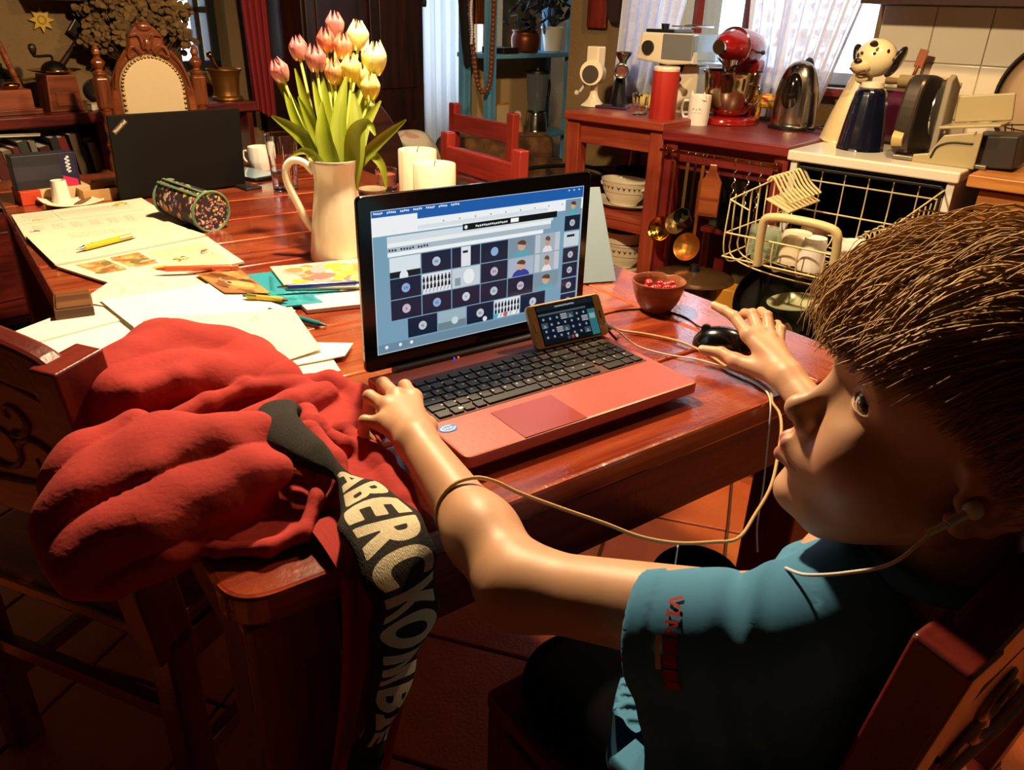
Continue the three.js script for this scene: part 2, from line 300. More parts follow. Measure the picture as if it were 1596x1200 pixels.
const screenTex = canvasTex(1536, 864, (x, W, Hh) => {
  x.fillStyle = '#6c97b2'; x.fillRect(0, 0, W, Hh);
  const gr = [['#7ba3bb', 0], ['#8ea8bc', 1]]; x.fillStyle = gr[0][0]; x.fillRect(0, 0, W, Hh);
  x.fillStyle = '#1f5fae'; x.fillRect(0, 0, W, Hh * .085);
  x.fillStyle = '#dfeaf6'; for (let i = 0; i < 7; i++) for (let k = 0; k < 5; k++) x.fillRect(14 + i * 84 + k * 12, 10 + (k * 5 + i * 3) % 4, 9, 11);
  for (let i = 0; i < 3; i++) x.fillRect(W - 130 + i * 42, 16, 12, 8);
  x.fillStyle = '#f6f9fb'; x.fillRect(0, Hh * .045, W * .19, Hh * .05); x.fillRect(0, Hh * .085, W, Hh * .085); x.fillStyle = '#dfe8ee'; x.fillRect(W * .19, Hh * .13, W * .62, Hh * .028);
  x.fillStyle = '#8496a4'; for (let i = 0; i < 9; i++) x.fillRect(W * (.3 + i * .073), Hh * .115, 9, 9);
  x.fillStyle = '#d9e4ea'; x.fillRect(W * .06, Hh * .18, W * .78, Hh * .05); x.fillStyle = '#0e1418'; x.fillRect(W * .39, Hh * .165, W * .47, Hh * .045);
  x.fillStyle = '#e6ecef'; x.font = '22px sans-serif'; x.beginPath(); x.arc(W * .405, Hh * .188, 12, 0, 7); x.fill(); for (let i = 0; i < 16; i++) x.fillRect(W * .45 + i * 15, Hh * .182 + (i * 7) % 4, 11, 11); x.fillStyle = '#fff'; x.fillRect(W * .62, Hh * .172, W * .04, Hh * .03);
  x.fillStyle = '#f3f7f8'; x.fillRect(W * .06, Hh * .225, W * .77, Hh * .03); x.fillStyle = '#aebfca'; x.fillRect(W * .06, Hh * .255, W * .77, Hh * .035); x.fillStyle = '#2b3a48'; for (let i = 0; i < 14; i++) if (i !== 3 && i !== 9) x.fillRect(W * .065 + i * 19, Hh * .266 + (i * 5) % 4, 12, 12);
  x.fillStyle = '#f6fafb'; x.fillRect(W * .06, Hh * .29, W * .73, Hh * .028);
  const cw = W * .137, ch = Hh * .15, X0 = W * .066, Y0 = Hh * .325;
  const kind = [['r', 'd', 'w', 'd', 'P', 'W'], ['d', 'c', 'b', 'd', 'B', 'W'], ['d', 'd', 'd', 'd', 'd', 'P'], ['', '', '', '', '', '']];
  let k = 0;
  for (let j = 0; j < 3; j++) for (let i = 0; i < 6; i++) {
    const X = X0 + i * cw, Y = Y0 + j * ch, w = cw - 7, h = ch - 6, q = kind[j][i];
    if (X + w > W * .885) continue;
    if (q === 'd') dial(x, X, Y, w, h, k++, ['#cdd5de', '#bcc8da', '#c9b9cf', '#8fb0dc'][(i + j * 3) % 4]);
    else if (q === 'c') crowdThumb(x, X, Y, w, h);
    else if (q === 'r') { x.fillStyle = '#dfeaf0'; x.fillRect(X, Y, w, h); x.fillStyle = '#141c26'; x.fillRect(X, Y + h * .7, w, h * .3); x.fillStyle = '#e8f0f4'; x.beginPath(); x.ellipse(X + w * .45, Y + h * .95, w * .14, h * .3, 0, 0, 7); x.fill(); }
    else if (q === 'w') { x.fillStyle = '#15233a'; x.fillRect(X, Y, w, h); x.fillStyle = '#e3eaee'; x.fillRect(X + w * .32, Y, w * .34, h); x.fillStyle = '#1a2430'; x.fillRect(X + w * .38, Y + h * .2, w * .18, h * .12); } else if (q === 'W') { x.fillStyle = '#c3ccd4'; x.fillRect(X, Y, w, h); personThumb(x, X + w * .2, Y, w * .6, h, '#a9b4be', '#e9e4e0', '#c79a86', '#6a5040'); } else if (q === 'b') { x.fillStyle = '#c9d6de'; x.fillRect(X, Y, w, h); x.fillStyle = '#eef3f4'; x.beginPath(); x.ellipse(X + w * .6, Y + h * .5, w * .2, h * .4, 0, 0, 7); x.fill(); x.fillStyle = '#8d9aa6'; x.fillRect(X + w * .1, Y + h * .5, w * .2, h * .4); }
    else personThumb(x, X, Y, w, h, { p: '#1b2634', P: '#7f95a4', B: '#aab8c8' }[q], { p: '#e9e9e4', P: '#5aa7b8', B: '#2c3f9c' }[q]);
  }
  for (let i = 0; i < 5; i++) { const X = X0 + W * .07 + i * cw, Y = Y0 + 3 * ch, w = cw - 7, h = ch - 6; if (i === 1) { x.fillStyle = '#9fb8c4'; x.fillRect(X, Y, w, h); x.fillStyle = '#6f8792'; x.fillRect(X, Y + h * .6, w, h * .4); x.fillStyle = '#cfdde2'; x.beginPath(); x.arc(X + w * .6, Y + h * .6, h * .2, 0, 7); x.fill(); } else if (i === 3) crowdThumb(x, X, Y, w, h); else dial(x, X, Y, w, h, k++); }
  for (let j = 0; j < 7; j++) { const X = W * .905, Y = Hh * (.09 + j * .125), w = W * .085, h = Hh * .115; if (j === 0) personThumb(x, X, Y, w, h, '#7f9aa8', '#57a9b8'); else if (j === 2) { x.fillStyle = '#cdd9e2'; x.fillRect(X, Y, w, h); x.fillStyle = '#0f1620'; x.fillRect(X + w * .2, Y + h * .2, w * .5, h * .15); } else dial(x, X, Y, w, h, j + 4, j === 6 ? '#4f8fd8' : '#b9bfc9'); }
  x.fillStyle = '#6f8ea2'; x.fillRect(0, Hh * .93, W, Hh * .07); x.fillStyle = '#eef4f6'; for (const q of [.04, .1, .15]) { x.beginPath(); x.arc(W * q, Hh * .955, 11, 0, 7); x.fill(); }
  [['#dfe7ea', .5], ['#46b6c0', .555], ['#c6606e', .605], ['#eef0ee', .65]].forEach(([c, q]) => { x.fillStyle = c; x.beginPath(); x.arc(W * q, Hh * .9, 17, 0, 7); x.fill(); });
  x.strokeStyle = 'rgba(255,255,255,.9)'; x.lineWidth = 3; x.strokeRect(2, 2, W - 4, Hh - 4);
});
const laptop = T('laptop', 'open red laptop showing a video call with many participants, in front of the boy', 'laptop', [.4831, .7505, -.3175], -.011);
{
  const shell = phys(0xb5594a, .38, { metalness: .25, clearcoat: .25, clearcoatRoughness: .3, bumpMap: fineBump, bumpScale: .0002 });
  const base = M('base', [uvBox(tf(ext((() => { const s = new THREE.Shape(), w = .1905, d = .256, r = .012; s.moveTo(-w + r, 0); s.lineTo(w - r, 0); s.quadraticCurveTo(w, 0, w, r); s.lineTo(w, d - .004); s.lineTo(-w, d - .004); s.lineTo(-w, r); s.quadraticCurveTo(-w, 0, -w + r, 0); return s; })(), .017, .003), [0, .019, .256], [-Math.PI / 2, 0, 0])),
    ...[[-.15, .03], [.15, .03], [-.15, .22], [.15, .22]].map(([x, z]) => cyl(.008, .008, .012, [x, .006, z], [0, 0, 0], 14))], shell, laptop);
  M('keyboard_well', box(.352, .0012, .122, [.002, .0276, .104], [0, 0, 0], .0005), mat(0x4e1d1a, .6), base);
  M('touchpad', box(.0955, .0012, .075, [-.059, .0278, .2165], [0, 0, 0], .0005), phys(0x96392f, .3, { clearcoat: .3 }), base);
  M('sticker', tf(new THREE.CircleGeometry(.0115, 24), [-.172, .0282, .185], [-Math.PI / 2, 0, 0], [1.1, .8, 1]), mat(0xffffff, .4, { map: canvasTex(128, 128, (x) => { x.fillStyle = '#2f6fbe'; x.fillRect(0, 0, 128, 128); x.strokeStyle = '#dfe9f4'; x.lineWidth = 9; x.beginPath(); x.ellipse(64, 64, 48, 40, -.2, .3, 5.6); x.stroke(); x.fillStyle = '#eef4fa'; x.font = 'bold 30px sans-serif'; x.textAlign = 'center'; x.fillText('intel', 64, 74); }) }), base);
  M('hinge_cover', cyl(.009, .009, .30, [0, .026, .004], [0, 0, Math.PI / 2], 16), mat(0x2a0d0c, .5), laptop);
  const keyM = mat(0x18150f, .5), rows = [
    { z: .0625, d: .012, keys: Array(19).fill(1) },
    { z: .0800, d: .0152, keys: [...Array(13).fill(1), 2, .25, 1, 1, 1, 1] },
    { z: .0983, d: .0152, keys: [1.5, ...Array(12).fill(1), 1.5, .25, 1, 1, 1, 1] },
    { z: .1166, d: .0152, keys: [1.8, ...Array(11).fill(1), 2.2, .25, 1, 1, 1, 1] },
    { z: .1349, d: .0152, keys: [1.3, 1, ...Array(10).fill(1), 2.7, .25, 1, 1, 1, 1] },
    { z: .1532, d: .0152, keys: [1.3, 1, 1, 1, 5.2, 1, 1, 1, 1, 1, 1, .5, .25, 2, 1, 1] }];
  const geos = {};
  const legend = mat(0xc9c2b4, .6);
  rows.forEach((r, ri) => {
    const tot = r.keys.reduce((a, b) => a + b, 0), u = .346 / tot; let x = -.171;
    r.keys.forEach((k, ki) => {
      const w = k * u - .0030; x += k * u; if (k <= .5) return;
      const key = w.toFixed(4) + r.d, cx = x - k * u / 2;
      geos[key] ??= box(w, .0028, r.d, [0, 0, 0], [0, 0, 0], .0009, 2);
      const o = M('key', geos[key], keyM, base); o.position.set(cx, .0296, r.z);
    });
  });
  const glyphs = [];
  for (let j = 1; j < 5; j++) for (let i = 0; i < 17; i++) glyphs.push(tf(new THREE.PlaneGeometry(.0026, .0028), [-.158 + i * .0195 + j * .002, .0311, rows[j].z - .002], [-Math.PI / 2, 0, 0]));
  glyphs.push(tf(new THREE.PlaneGeometry(.006, .005), [-.134, .0311, .153], [-Math.PI / 2, 0, 0]));
  const gl = M('key_legends', glyphs, legend, base); gl.userData.kind = 'stuff';
  const lid = M('lid', tf(ext((() => { const s = new THREE.Shape(), w = .1905, h = .243, r = .009; s.moveTo(-w + r, .003); s.lineTo(w - r, .003); s.quadraticCurveTo(w, .003, w, r + .003); s.lineTo(w, h - r); s.quadraticCurveTo(w, h, w - r, h); s.lineTo(-w + r, h); s.quadraticCurveTo(-w, h, -w, h - r); s.lineTo(-w, r + .003); s.quadraticCurveTo(-w, .003, -w + r, .003); return s; })(), .008, .0015), [0, .0275, -.0045]), MT.blackGloss, laptop);
  M('screen', tf(new THREE.PlaneGeometry(.349, .197), [.0025, .1525, -.0002]), mat(0x000000, .25, { emissiveMap: screenTex, emissive: C(0xffffff), emissiveIntensity: .9 }), lid);
  for (const x of [-.13, .13]) M('hinge', cyl(.006, .006, .03, [x, .0275, .0], [0, 0, Math.PI / 2]), MT.black, lid);
  const brand = M('maker_name', tf(new THREE.PlaneGeometry(.03, .009), [.003, .041, -.0003]), mat(0xffffff, .5, { map: canvasTex(256, 80, (x) => { x.fillStyle = '#0a0a0c'; x.fillRect(0, 0, 256, 80); x.fillStyle = '#4a4a4e'; x.font = 'bold 58px sans-serif'; x.textAlign = 'center'; x.fillText('acer', 128, 58); }) }), lid);
  M('status_light', sph(.0016, [-.058, .0285, .012]), mat(0x000000, .4, { emissive: C(0x2a48ff), emissiveIntensity: 2 }), base);
  M('status_light', sph(.0016, [-.051, .0285, .012]), mat(0x000000, .4, { emissive: C(0xff5a1a), emissiveIntensity: 1.6 }), base);
  const sl = new THREE.RectAreaLight(new THREE.Color(.62, .8, 1), .35, .349, .197); sl.position.set(.0025, .1525, .002); sl.rotation.y = Math.PI; laptop.add(sl);
}

// ================================================================ smartphone leaning on the laptop's screen
{
  const t = T('smartphone', 'gold smartphone showing the same call, leaning sideways against the laptop screen', 'phone');
  // foot edge from A to B on the keyboard, top edge leaning back on the lid
  const A = V(.5405, .7835, -.2545), B = V(.6705, .7835, -.2475), ux = B.clone().sub(A).normalize(), L = .138, W = .068, th = .0078;
  const up = V(0, 1, -.62).normalize(); up.addScaledVector(ux, -up.dot(ux)).normalize(); const nz = new THREE.Vector3().crossVectors(ux, up);
  t.position.copy(A.clone().add(B).multiplyScalar(.5)); t.quaternion.setFromRotationMatrix(new THREE.Matrix4().makeBasis(ux, up, nz));
  const gold = phys(0xb08a5e, .35, { metalness: .6, clearcoat: .3 });
  const s = new THREE.Shape(), r = .010, hw = L / 2; s.moveTo(-hw + r, 0); s.lineTo(hw - r, 0); s.quadraticCurveTo(hw, 0, hw, r); s.lineTo(hw, W - r); s.quadraticCurveTo(hw, W, hw - r, W); s.lineTo(-hw + r, W); s.quadraticCurveTo(-hw, W, -hw, W - r); s.lineTo(-hw, r); s.quadraticCurveTo(-hw, 0, -hw + r, 0);
  M('case', tf(ext(s, th, .002), [0, 0, -th / 2]), gold, t);
  M('screen', tf(new THREE.PlaneGeometry(.104, .058), [0, W / 2, .0004]), mat(0x000000, .2, { emissive: C(0xffffff), emissiveIntensity: .55, emissiveMap: canvasTex(768, 432, (x, W2, H2) => {
    x.fillStyle = '#10191f'; x.fillRect(0, 0, W2, H2); x.fillStyle = '#1d2b33'; x.fillRect(0, 0, W2, H2 * .12); x.fillStyle = '#dfe7ea'; for (let i = 0; i < 15; i++) x.fillRect(W2 * .32 + i * 18, 18 + (i * 7) % 4, 12, 16); x.fillStyle = '#5d7078'; x.fillRect(0, H2 * .2, W2 * .85, H2 * .05);
    for (let j = 0; j < 4; j++) for (let i = 0; i < 7; i++) { const X = 12 + i * 92, Y = H2 * .28 + j * 68, k = (i * 3 + j * 5) % 7; if (k === 2 && j < 3) crowdThumb(x, X, Y, 86, 60); else if (k === 5) personThumb(x, X, Y, 86, 60, '#4a6470', '#6fb5c4'); else dial(x, X, Y, 86, 60, i + j); }
    x.fillStyle = '#3f8a92'; x.fillRect(W2 * .86, H2 * .3, W2 * .14, H2 * .7); x.fillStyle = '#a9d0d2'; x.fillRect(W2 * .88, H2 * .42, W2 * .1, H2 * .14);
    [['#d4465a', .5], ['#3a6a74', .43], ['#e6ecec', .57]].forEach(([c, q]) => { x.fillStyle = c; x.beginPath(); x.arc(W2 * q, H2 * .92, 20, 0, 7); x.fill(); });
  }) }), t);
  M('bezel', [box(.107, .0005, .0612, [0, W / 2, .0001], [Math.PI / 2, 0, 0], .0002)], MT.blackGloss, t);
  M('home_button', box(.0045, .014, .0006, [-.0605, W / 2, .0003], [0, 0, 0], .0002), mat(0x94714a, .4), t);
  M('earpiece', box(.0016, .012, .0006, [.0605, W / 2, .0003], [0, 0, 0], .0002), MT.black, t);
}

// ================================================================ the black laptop at the far end, seen from behind
{
  const t = T('laptop', 'black laptop seen from the back of its lid, at the far end of the table', 'laptop', [.428, .75, -1.715], -.20 + .335);
  M('base', box(.337, .018, .235, [0, .009, -.115], [0, 0, 0], .004), MT.black, t);
  const lid = M('lid', box(.350, .214, .008, [0, .112, .016], [.08, 0, 0], .003), phys(0x0d0907, .75, { specularIntensity: .35 }), t);
  M('maker_name', tf(new THREE.PlaneGeometry(.045, .0135), [-.148, .190, .0265], [.08, 0, .72]), mat(0xffffff, .5, { map: canvasTex(256, 76, (x) => { x.fillStyle = '#3c332a'; x.fillRect(0, 0, 256, 76); x.fillStyle = '#d9cfb8'; x.font = 'bold 52px sans-serif'; x.textAlign = 'center'; x.fillText('ThinkPad', 128, 56); x.fillStyle = '#d02818'; x.beginPath(); x.arc(96, 16, 7, 0, 7); x.fill(); }), polygonOffset: true, polygonOffsetFactor: -1 }), t);
}

// ================================================================ cables and mouse
{
  const tan = mat(0xc09a6a, .75), whiteC = mat(0xe8e0d2, .5), blackC = MT.black;
  const h = .754;
  const c1 = T('charging_cable', 'tan braided cable with a black plug, running from the phone over the table edge', 'cable');
  M('cord', tube([[.703, .781, -.273], [.722, .772, -.29], [.745, .757, -.30], [.775, .7545, -.27], [.80, .7545, -.215], [.80, .7545, -.155], [.787, .7545, -.10], [.787, .7545, -.05], [.772, .7545, -.012], [.750, .7525, .008], [.735, .752, .03], [.703, .752, .058], [.661, .745, .087], [.603, .729, .122], [.559, .716, .137], [.512, .708, .150], [.482, .710, .140], [.445, .714, .124], [.404, .728, .106], [.365, .750, .086], [.319, .775, .064], [.280, .797, .044], [.256, .815, .038], [.236, .8235, .033], [.214, .819, .027], [.199, .803, .026], [.195, .785, .030], [.200, .768, .034]], .0021, 150, 6), tan, c1);
  M('plug', box(.030, .008, .012, [.686, .784, -.269], [0, .25, -.1], .003), blackC, c1);
  M('label_tag', box(.0075, .030, .0012, [.4425, .699, .1255], [0, .6, .06], .0004), mat(0xd8d2c4, .7), c1);
  const c2 = T('earphone_cable', 'white earphone cable from the phone, crossing the tan cable on the table', 'cable');
  M('cord', tube([[.668, .800, -.2475], [.690, .785, -.245], [.715, .762, -.228], [.745, .7535, -.19], [.772, .7535, -.15], [.785, .7535, -.105], [.785, .7535, -.055], [.766, .7535, -.012], [.748, .745, .008], [.738, .70, .02], [.725, .64, .035], [.69, .60, .06], [.655, .59, .09]], .0014, 110, 6), whiteC, c2);
  M('plug', rod([.664, .803, -.2478], [.684, .790, -.2462], .0026, 10), whiteC, c2);
  M('plug', rod([.69, .786, -.286], [.708, .760, -.266], .0022, 8), blackC, c2, 'black plug');
  const ms = T('computer_mouse', 'black glossy computer mouse under the boy\'s right hand', 'mouse', [.853, .7503, -.168], .55);
  M('body', tf(new THREE.SphereGeometry(1, 36, 24, 0, Math.PI * 2, 0, Math.PI / 2), [0, 0, 0], [0, 0, 0], [.030, .034, .049]), MT.blackGloss, ms);
  M('base', tf(new THREE.CylinderGeometry(1, 1, .005, 36), [0, .0026, 0], [0, 0, 0], [.0298, 1, .0486]), MT.black, ms);
  M('scroll_wheel', cyl(.008, .008, .006, [0, .026, -.030], [0, 0, Math.PI / 2]), mat(0x26262a, .7), ms);
  const mc = T('mouse_cable', 'thin black mouse cable curving past the berry bowl to the laptop', 'cable');
  M('cord', tube([[.868, .762, -.215], [.886, .752, -.25], [.90, .7515, -.30], [.885, .7515, -.345], [.84, .7515, -.375], [.78, .7515, -.38], [.70, .757, -.345]], .0015, 60, 6), blackC, mc);
  const us = T('usb_cable', 'thin black cable plugged into the left side of the red laptop', 'cable');
  M('cord', tube([[.286, .762, -.262], [.262, .762, -.262], [.24, .756, -.275], [.215, .753, -.30], [.18, .7525, -.31]], .0017, 40, 6), blackC, us);
  M('plug', box(.018, .007, .012, [.283, .762, -.262], [0, 0, 0], .002), blackC, us);
}
// ================================================================ bowl of berries
{
  const t = T('bowl', 'small brown wooden bowl holding red berries, right of the laptop', 'bowl', [.886, .75, -.352]);
  const prof = smoothProfile([[0, .002], [.022, 0], [.028, .003], [.040, .024], [.0475, .05], [.0485, .0555], [.0465, .0565], [.0445, .052], [.036, .026], [.02, .010], [0, .009]], 5);
  const g = lathe(prof, 56); const p = g.attributes.position; for (let i = 0; i < p.count; i++) { const a = Math.atan2(p.getZ(i), p.getX(i)), d = 1 + .05 * Math.exp(-Math.pow((Math.atan2(Math.sin(a + .4), Math.cos(a + .4))) / .16, 2)); p.setXYZ(i, p.getX(i) * (2 - d), p.getY(i) - (p.getY(i) > .05 ? .003 * (d - 1) / .05 : 0), p.getZ(i) * (2 - d)); }
  M('bowl_body', g, phys(0xffffff, .38, { map: woodTex(0x6e3820, 0x8e5030, 0xa8663e, { grain: 12 }), clearcoat: .4, clearcoatRoughness: .25 }), t);
  const berry = sph(.0082, [0, 0, 0], [1, 1, 1], 16), bm = phys(0xa31216, .18, { clearcoat: .8, clearcoatRoughness: .1 });
  const spots = [[0, 0], [.016, .003], [-.016, .004], [.004, .017], [-.006, -.017], [.02, -.015], [-.022, -.012], [-.019, .019], [.021, .018], [.006, -.03], [-.03, .004], [.033, .0]];
  spots.forEach(([x, z], i) => { const y = .026 + Math.hypot(x, z) * .22 + .0075 + (i < 5 ? .006 : .001); const b = M('berry', berry, bm); b.position.set(.886 + x, .75 + y, -.352 + z); tag(b, 'small glossy red berry lying in the brown wooden bowl', 'berry', 'berries in the wooden bowl'); });
}
// ================================================================ notebook and mug behind the laptop
{
  const t = T('notebook', 'closed pale blue notebook with cream pages standing slanted behind the laptop', 'book', [.862, .7505, -.520], -.33);
  // slab leaning back on the mug
  const cov = mat(0xaebfcd, .45), q = [-.95, 0, 0];
  const g = new THREE.Group(); 
  M('cover', box(.14, .002, .20, [0, .083, -.069], [.95, 0, 0], .001), phys(0x8ea4b6, .35, { clearcoat: .3 }), t);
  M('pages', box(.134, .012, .19, [0, .0765, -.0745], [.95, 0, 0], .002), MT.paper, t);
  M('cover', box(.14, .002, .20, [0, .071, -.080], [.95, 0, 0], .001), phys(0x3c4a55, .5), t);
  const m = T('mug', 'brown glazed mug whose handle shows behind the red laptop', 'mug', [.971, .75, -.715]);
  M('mug_body', lathe(smoothProfile([[0, .0], [.036, 0], [.042, .005], [.043, .05], [.042, .10], [.0405, .101], [.0395, .095], [.04, .05], [.036, .008], [0, .007]], 4), 40), phys(0x4a2113, .25, { clearcoat: .7 }), m);
  M('handle', tube([[.040, .085, .0], [.062, .088, 0], [.078, .068, 0], [.074, .036, 0], [.054, .018, 0], [.040, .022, 0]], .0062, 30, 10), phys(0x7a3c20, .25, { clearcoat: .7 }), m); m.rotation.y = -.625;
}
// ================================================================ enamel jug with tulips
const JUG = [.535, .75, -.935];
{
  const t = T('jug', 'cream enamel pitcher with a long handle, holding the tulips', 'jug', JUG); t.scale.set(1.06, 1.0, 1.06);
  const prof = [...smoothProfile([[.0, .0005], [.05, 0], [.0575, .003], [.0572, .014], [.0555, .03], [.0495, .085], [.0425, .135], [.0400, .158], [.0412, .178], [.0455, .203]], 7), ...smoothProfile([[.0462, .2045], [.0445, .2035], [.0400, .178], [.0388, .158], [.0413, .135], [.047, .085], [.051, .02], [0, .010]], 6)];
  const g = lathe(prof, 64), p = g.attributes.position, sp = Math.atan2(.2, .98);
  for (let i = 0; i < p.count; i++) { const y = p.getY(i), a = Math.atan2(p.getZ(i), p.getX(i)), d = Math.atan2(Math.sin(a + .95), Math.cos(a + .95)), k = sst(.155, .205, y) * Math.exp(-d * d / .10); p.setX(i, p.getX(i) * (1 + .42 * k)); p.setZ(i, p.getZ(i) * (1 + .42 * k)); p.setY(i, y + .005 * k); }
  g.computeVertexNormals();
  const en = phys(0xf2e8d2, .22, { clearcoat: .7, clearcoatRoughness: .1 });
  M('jug_body', toCreasedNormals(g, 1.0), en, t);
  const hx_ = -.81, hz_ = -.586, hp = [[.040, .176], [.058, .196], [.079, .199], [.092, .184], [.092, .158], [.078, .118], [.060, .075], [.050, .058]].map(([r, y]) => [hx_ * r, y, hz_ * r]);
  M('handle', sweep(hp, (u) => .0068 + .001 * Math.sin(u * 3), 48, 12), en, t);
}
function leafGeo(pts, width, fold = .25, n = 22, twist = 0) {
  const c = new THREE.CatmullRomCurve3(pts.map((q) => V(...q)), false, 'centripetal'), m = 6, pos = [], idx = [], uv = [];
  const P0 = c.getPoint(0), P1 = c.getPoint(1);
  for (let i = 0; i <= n; i++) {
    const u = i / n, P = c.getPointAt(u), t = c.getTangentAt(u), out = V(P.x - JUG[0], 0, P.z - JUG[2]); if (out.length() < .012) out.set(-.54, 0, .72);
    const ref = V(-.54, .1, .72).addScaledVector(out.normalize(), .35).normalize(); const side = new THREE.Vector3().crossVectors(t, ref).normalize(), nn = new THREE.Vector3().crossVectors(side, t).normalize();
    if (twist) { side.applyAxisAngle(t, twist * u); nn.applyAxisAngle(t, twist * u); }
    const w = width * Math.pow(Math.sin(Math.PI * (.12 + .86 * u) ** 1.15), .8) * .5;
    for (let j = 0; j <= m; j++) { const s = j / m * 2 - 1; const q = P.clone().addScaledVector(side, s * w).addScaledVector(nn, -fold * w * (1 - s * s) * 1.2); pos.push(q.x, q.y, q.z); uv.push(s * .5 + .5, u); }
  }
  for (let i = 0; i < n; i++) for (let j = 0; j < m; j++) { const a = i * (m + 1) + j; idx.push(a, a + 1, a + m + 1, a + 1, a + m + 2, a + m + 1); }
  const top = new THREE.BufferGeometry(); top.setAttribute('position', new THREE.Float32BufferAttribute(pos, 3)); top.setAttribute('uv', new THREE.Float32BufferAttribute(uv, 2)); top.setIndex(idx); top.computeVertexNormals(); return top;
}
{
  const leafM = new THREE.MeshPhysicalMaterial({ color: 0xadb32a, roughness: .5, transmission: .3, thickness: 0, side: THREE.DoubleSide, map: dataTex(128, 128, (u, v) => { const s = .85 + .2 * Math.sin(u * 90) * .5 + .2 * (fbm(u * 20, v * 3, 2, 3, 20, 3) - .5); return [s * .95, s, s * .72]; }) });
  const stemM = mat(0xa9b348, .5);
  const petalM = (k) => new THREE.MeshPhysicalMaterial({ color: 0xffffff, roughness: .55, transmission: .2, thickness: 0, vertexColors: true, side: THREE.DoubleSide, sheen: .3 });
  const pm = petalM();
  // head position, size, tilt towards, palette
  const pal = { pink: [[.58, .15, .17], [.74, .36, .28]], red: [[.60, .08, .06], [.85, .45, .22]], peach: [[.72, .20, .14], [.90, .62, .20]], yellow: [[.93, .82, .30], [.88, .70, .10]], pale: [[.95, .90, .55], [.86, .78, .22]] };
  const heads = [[[.503, 1.107, -1.106], .050, 'pink', [-.35, .9], 'pink tulip leaning far out to the left of the bunch'], [[.57, 1.144, -1.162], .050, 'pink', [-.12, 1], 'pink tulip second from the left of the bunch'], [[.565, 1.130, -1.06], .054, 'pink', [-.05, 1], 'broad pink tulip at the front left of the bunch'], [[.605, 1.163, -1.094], .050, 'red', [0, 1], 'red streaked tulip in the middle of the bunch'], [[.655, 1.192, -1.156], .052, 'pink', [.02, 1], 'topmost pink tulip of the bunch'], [[.630, 1.152, -1.065], .052, 'peach', [.03, 1], 'red and yellow tulip in front of the pale one'], [[.69, 1.170, -1.119], .062, 'pale', [.06, 1], 'tall pale yellow tulip at the top right'], [[.683, 1.130, -1.03], .070, 'pale', [.08, 1], 'largest cream yellow tulip at the right of the bunch'], [[.640, 1.082, -.970], .052, 'yellow', [.1, 1], 'low yellow tulip under the large cream one'], [[.628, 1.112, -1.03], .056, 'yellow', [.02, 1], 'yellow tulip half hidden behind leaves in the middle'], [[.660, 1.098, -1.04], .054, 'yellow', [.06, 1], 'deep yellow tulip between the low one and the large cream one'], [[.600, 1.105, -1.05], .052, 'peach', [-.02, 1], 'orange yellow tulip low in the middle of the bunch']];
  heads.forEach(([P, h, c, tilt, label], i) => {
    const t = T('tulip', label + ', in the cream jug', 'flower', JUG, 0, 'tulips in the cream jug'), q = P.map((x, k) => x - JUG[k]);
    const b = [q[0] * .10 + (i % 3 - 1) * .012, .06, q[2] * .06 + ((i * 2) % 3 - 1) * .012], base = [q[0] - tilt[0] * h * .5 * .8, q[1] - h * .42, q[2] - tilt[0] * h * .3];
    M('stem', tube([b, [b[0] * 1.1 + q[0] * .10, .17, b[2] * 1.1 + q[2] * .1], [q[0] * .55, .12 + (q[1] - .12) * .5, q[2] * .55], base], .0034, 24, 7), stemM, t);
    const cup = new THREE.Group(); cup.name = 'flower_head'; cup.position.set(...base); cup.rotation.set(tilt[0] * .25, i * 1.1, -tilt[0] * .9, 'ZXY'); t.add(cup);
    for (let k = 0; k < 6; k++) {
      const r = h * (.36 + (k % 2) * .02), pos = [], idx = [], n = 12, m = 8;
      for (let a = 0; a <= n; a++) for (let s = 0; s <= m; s++) {
        const u = a / n, sv = s / m * 2 - 1, prof = r * (.30 + .98 * Math.pow(Math.sin(Math.PI * Math.min(.06 + u * .78, 1)), .75) * .72) * (u > .6 ? 1 - (u - .6) * (1.35 - .35 * hash(i, k, 1)) : 1), half = (.62 * Math.pow(Math.sin(Math.PI * (.10 + .86 * u)), .55)), ang = k * Math.PI / 3 + sv * half, rad = prof * (1 - .05 * sv * sv * (k % 2)) + .0012 * (k % 2);
        pos.push(Math.cos(ang) * rad, u * h * (1 - .20 * sv * sv * sst(.5, 1, u)) * (.94 + .1 * hash(i, k, 2)), Math.sin(ang) * rad);
      }
      for (let a = 0; a < n; a++) for (let s = 0; s < m; s++) { const z = a * (m + 1) + s; idx.push(z, z + m + 1, z + 1, z + 1, z + m + 1, z + m + 2); }
      const g = new THREE.BufferGeometry(); g.setAttribute('position', new THREE.Float32BufferAttribute(pos, 3)); g.setAttribute('uv', new THREE.Float32BufferAttribute(new Float32Array(pos.length / 3 * 2), 2)); g.setIndex(idx); g.computeVertexNormals();
      const [A, B] = pal[c];
      vcol(g, (x, y, z) => { const u = y / h, f = fbm(Math.atan2(z, x) * 9, u * 3, i, 3); return lerp3(lerp3(B, A, sst(.15, .75, u + (f - .5) * .7)), [.55, .62, .15], .7 * (1 - sst(0, .16, u))); });
      M('petal', g, pm, cup);
    }
  });
  const Lf = (pts, w, fold, tw) => leafGeo(pts, w * .8, fold, 22, tw);
  const lb = T('tulip_leaf', 'narrow pale green tulip leaf standing out to the far left of the jug', 'leaf', [0, 0, 0], 0, 'tulip leaves in the jug');
  const J = (dx, y, dz) => [JUG[0] + dx, JUG[1] + y, JUG[2] + dz];
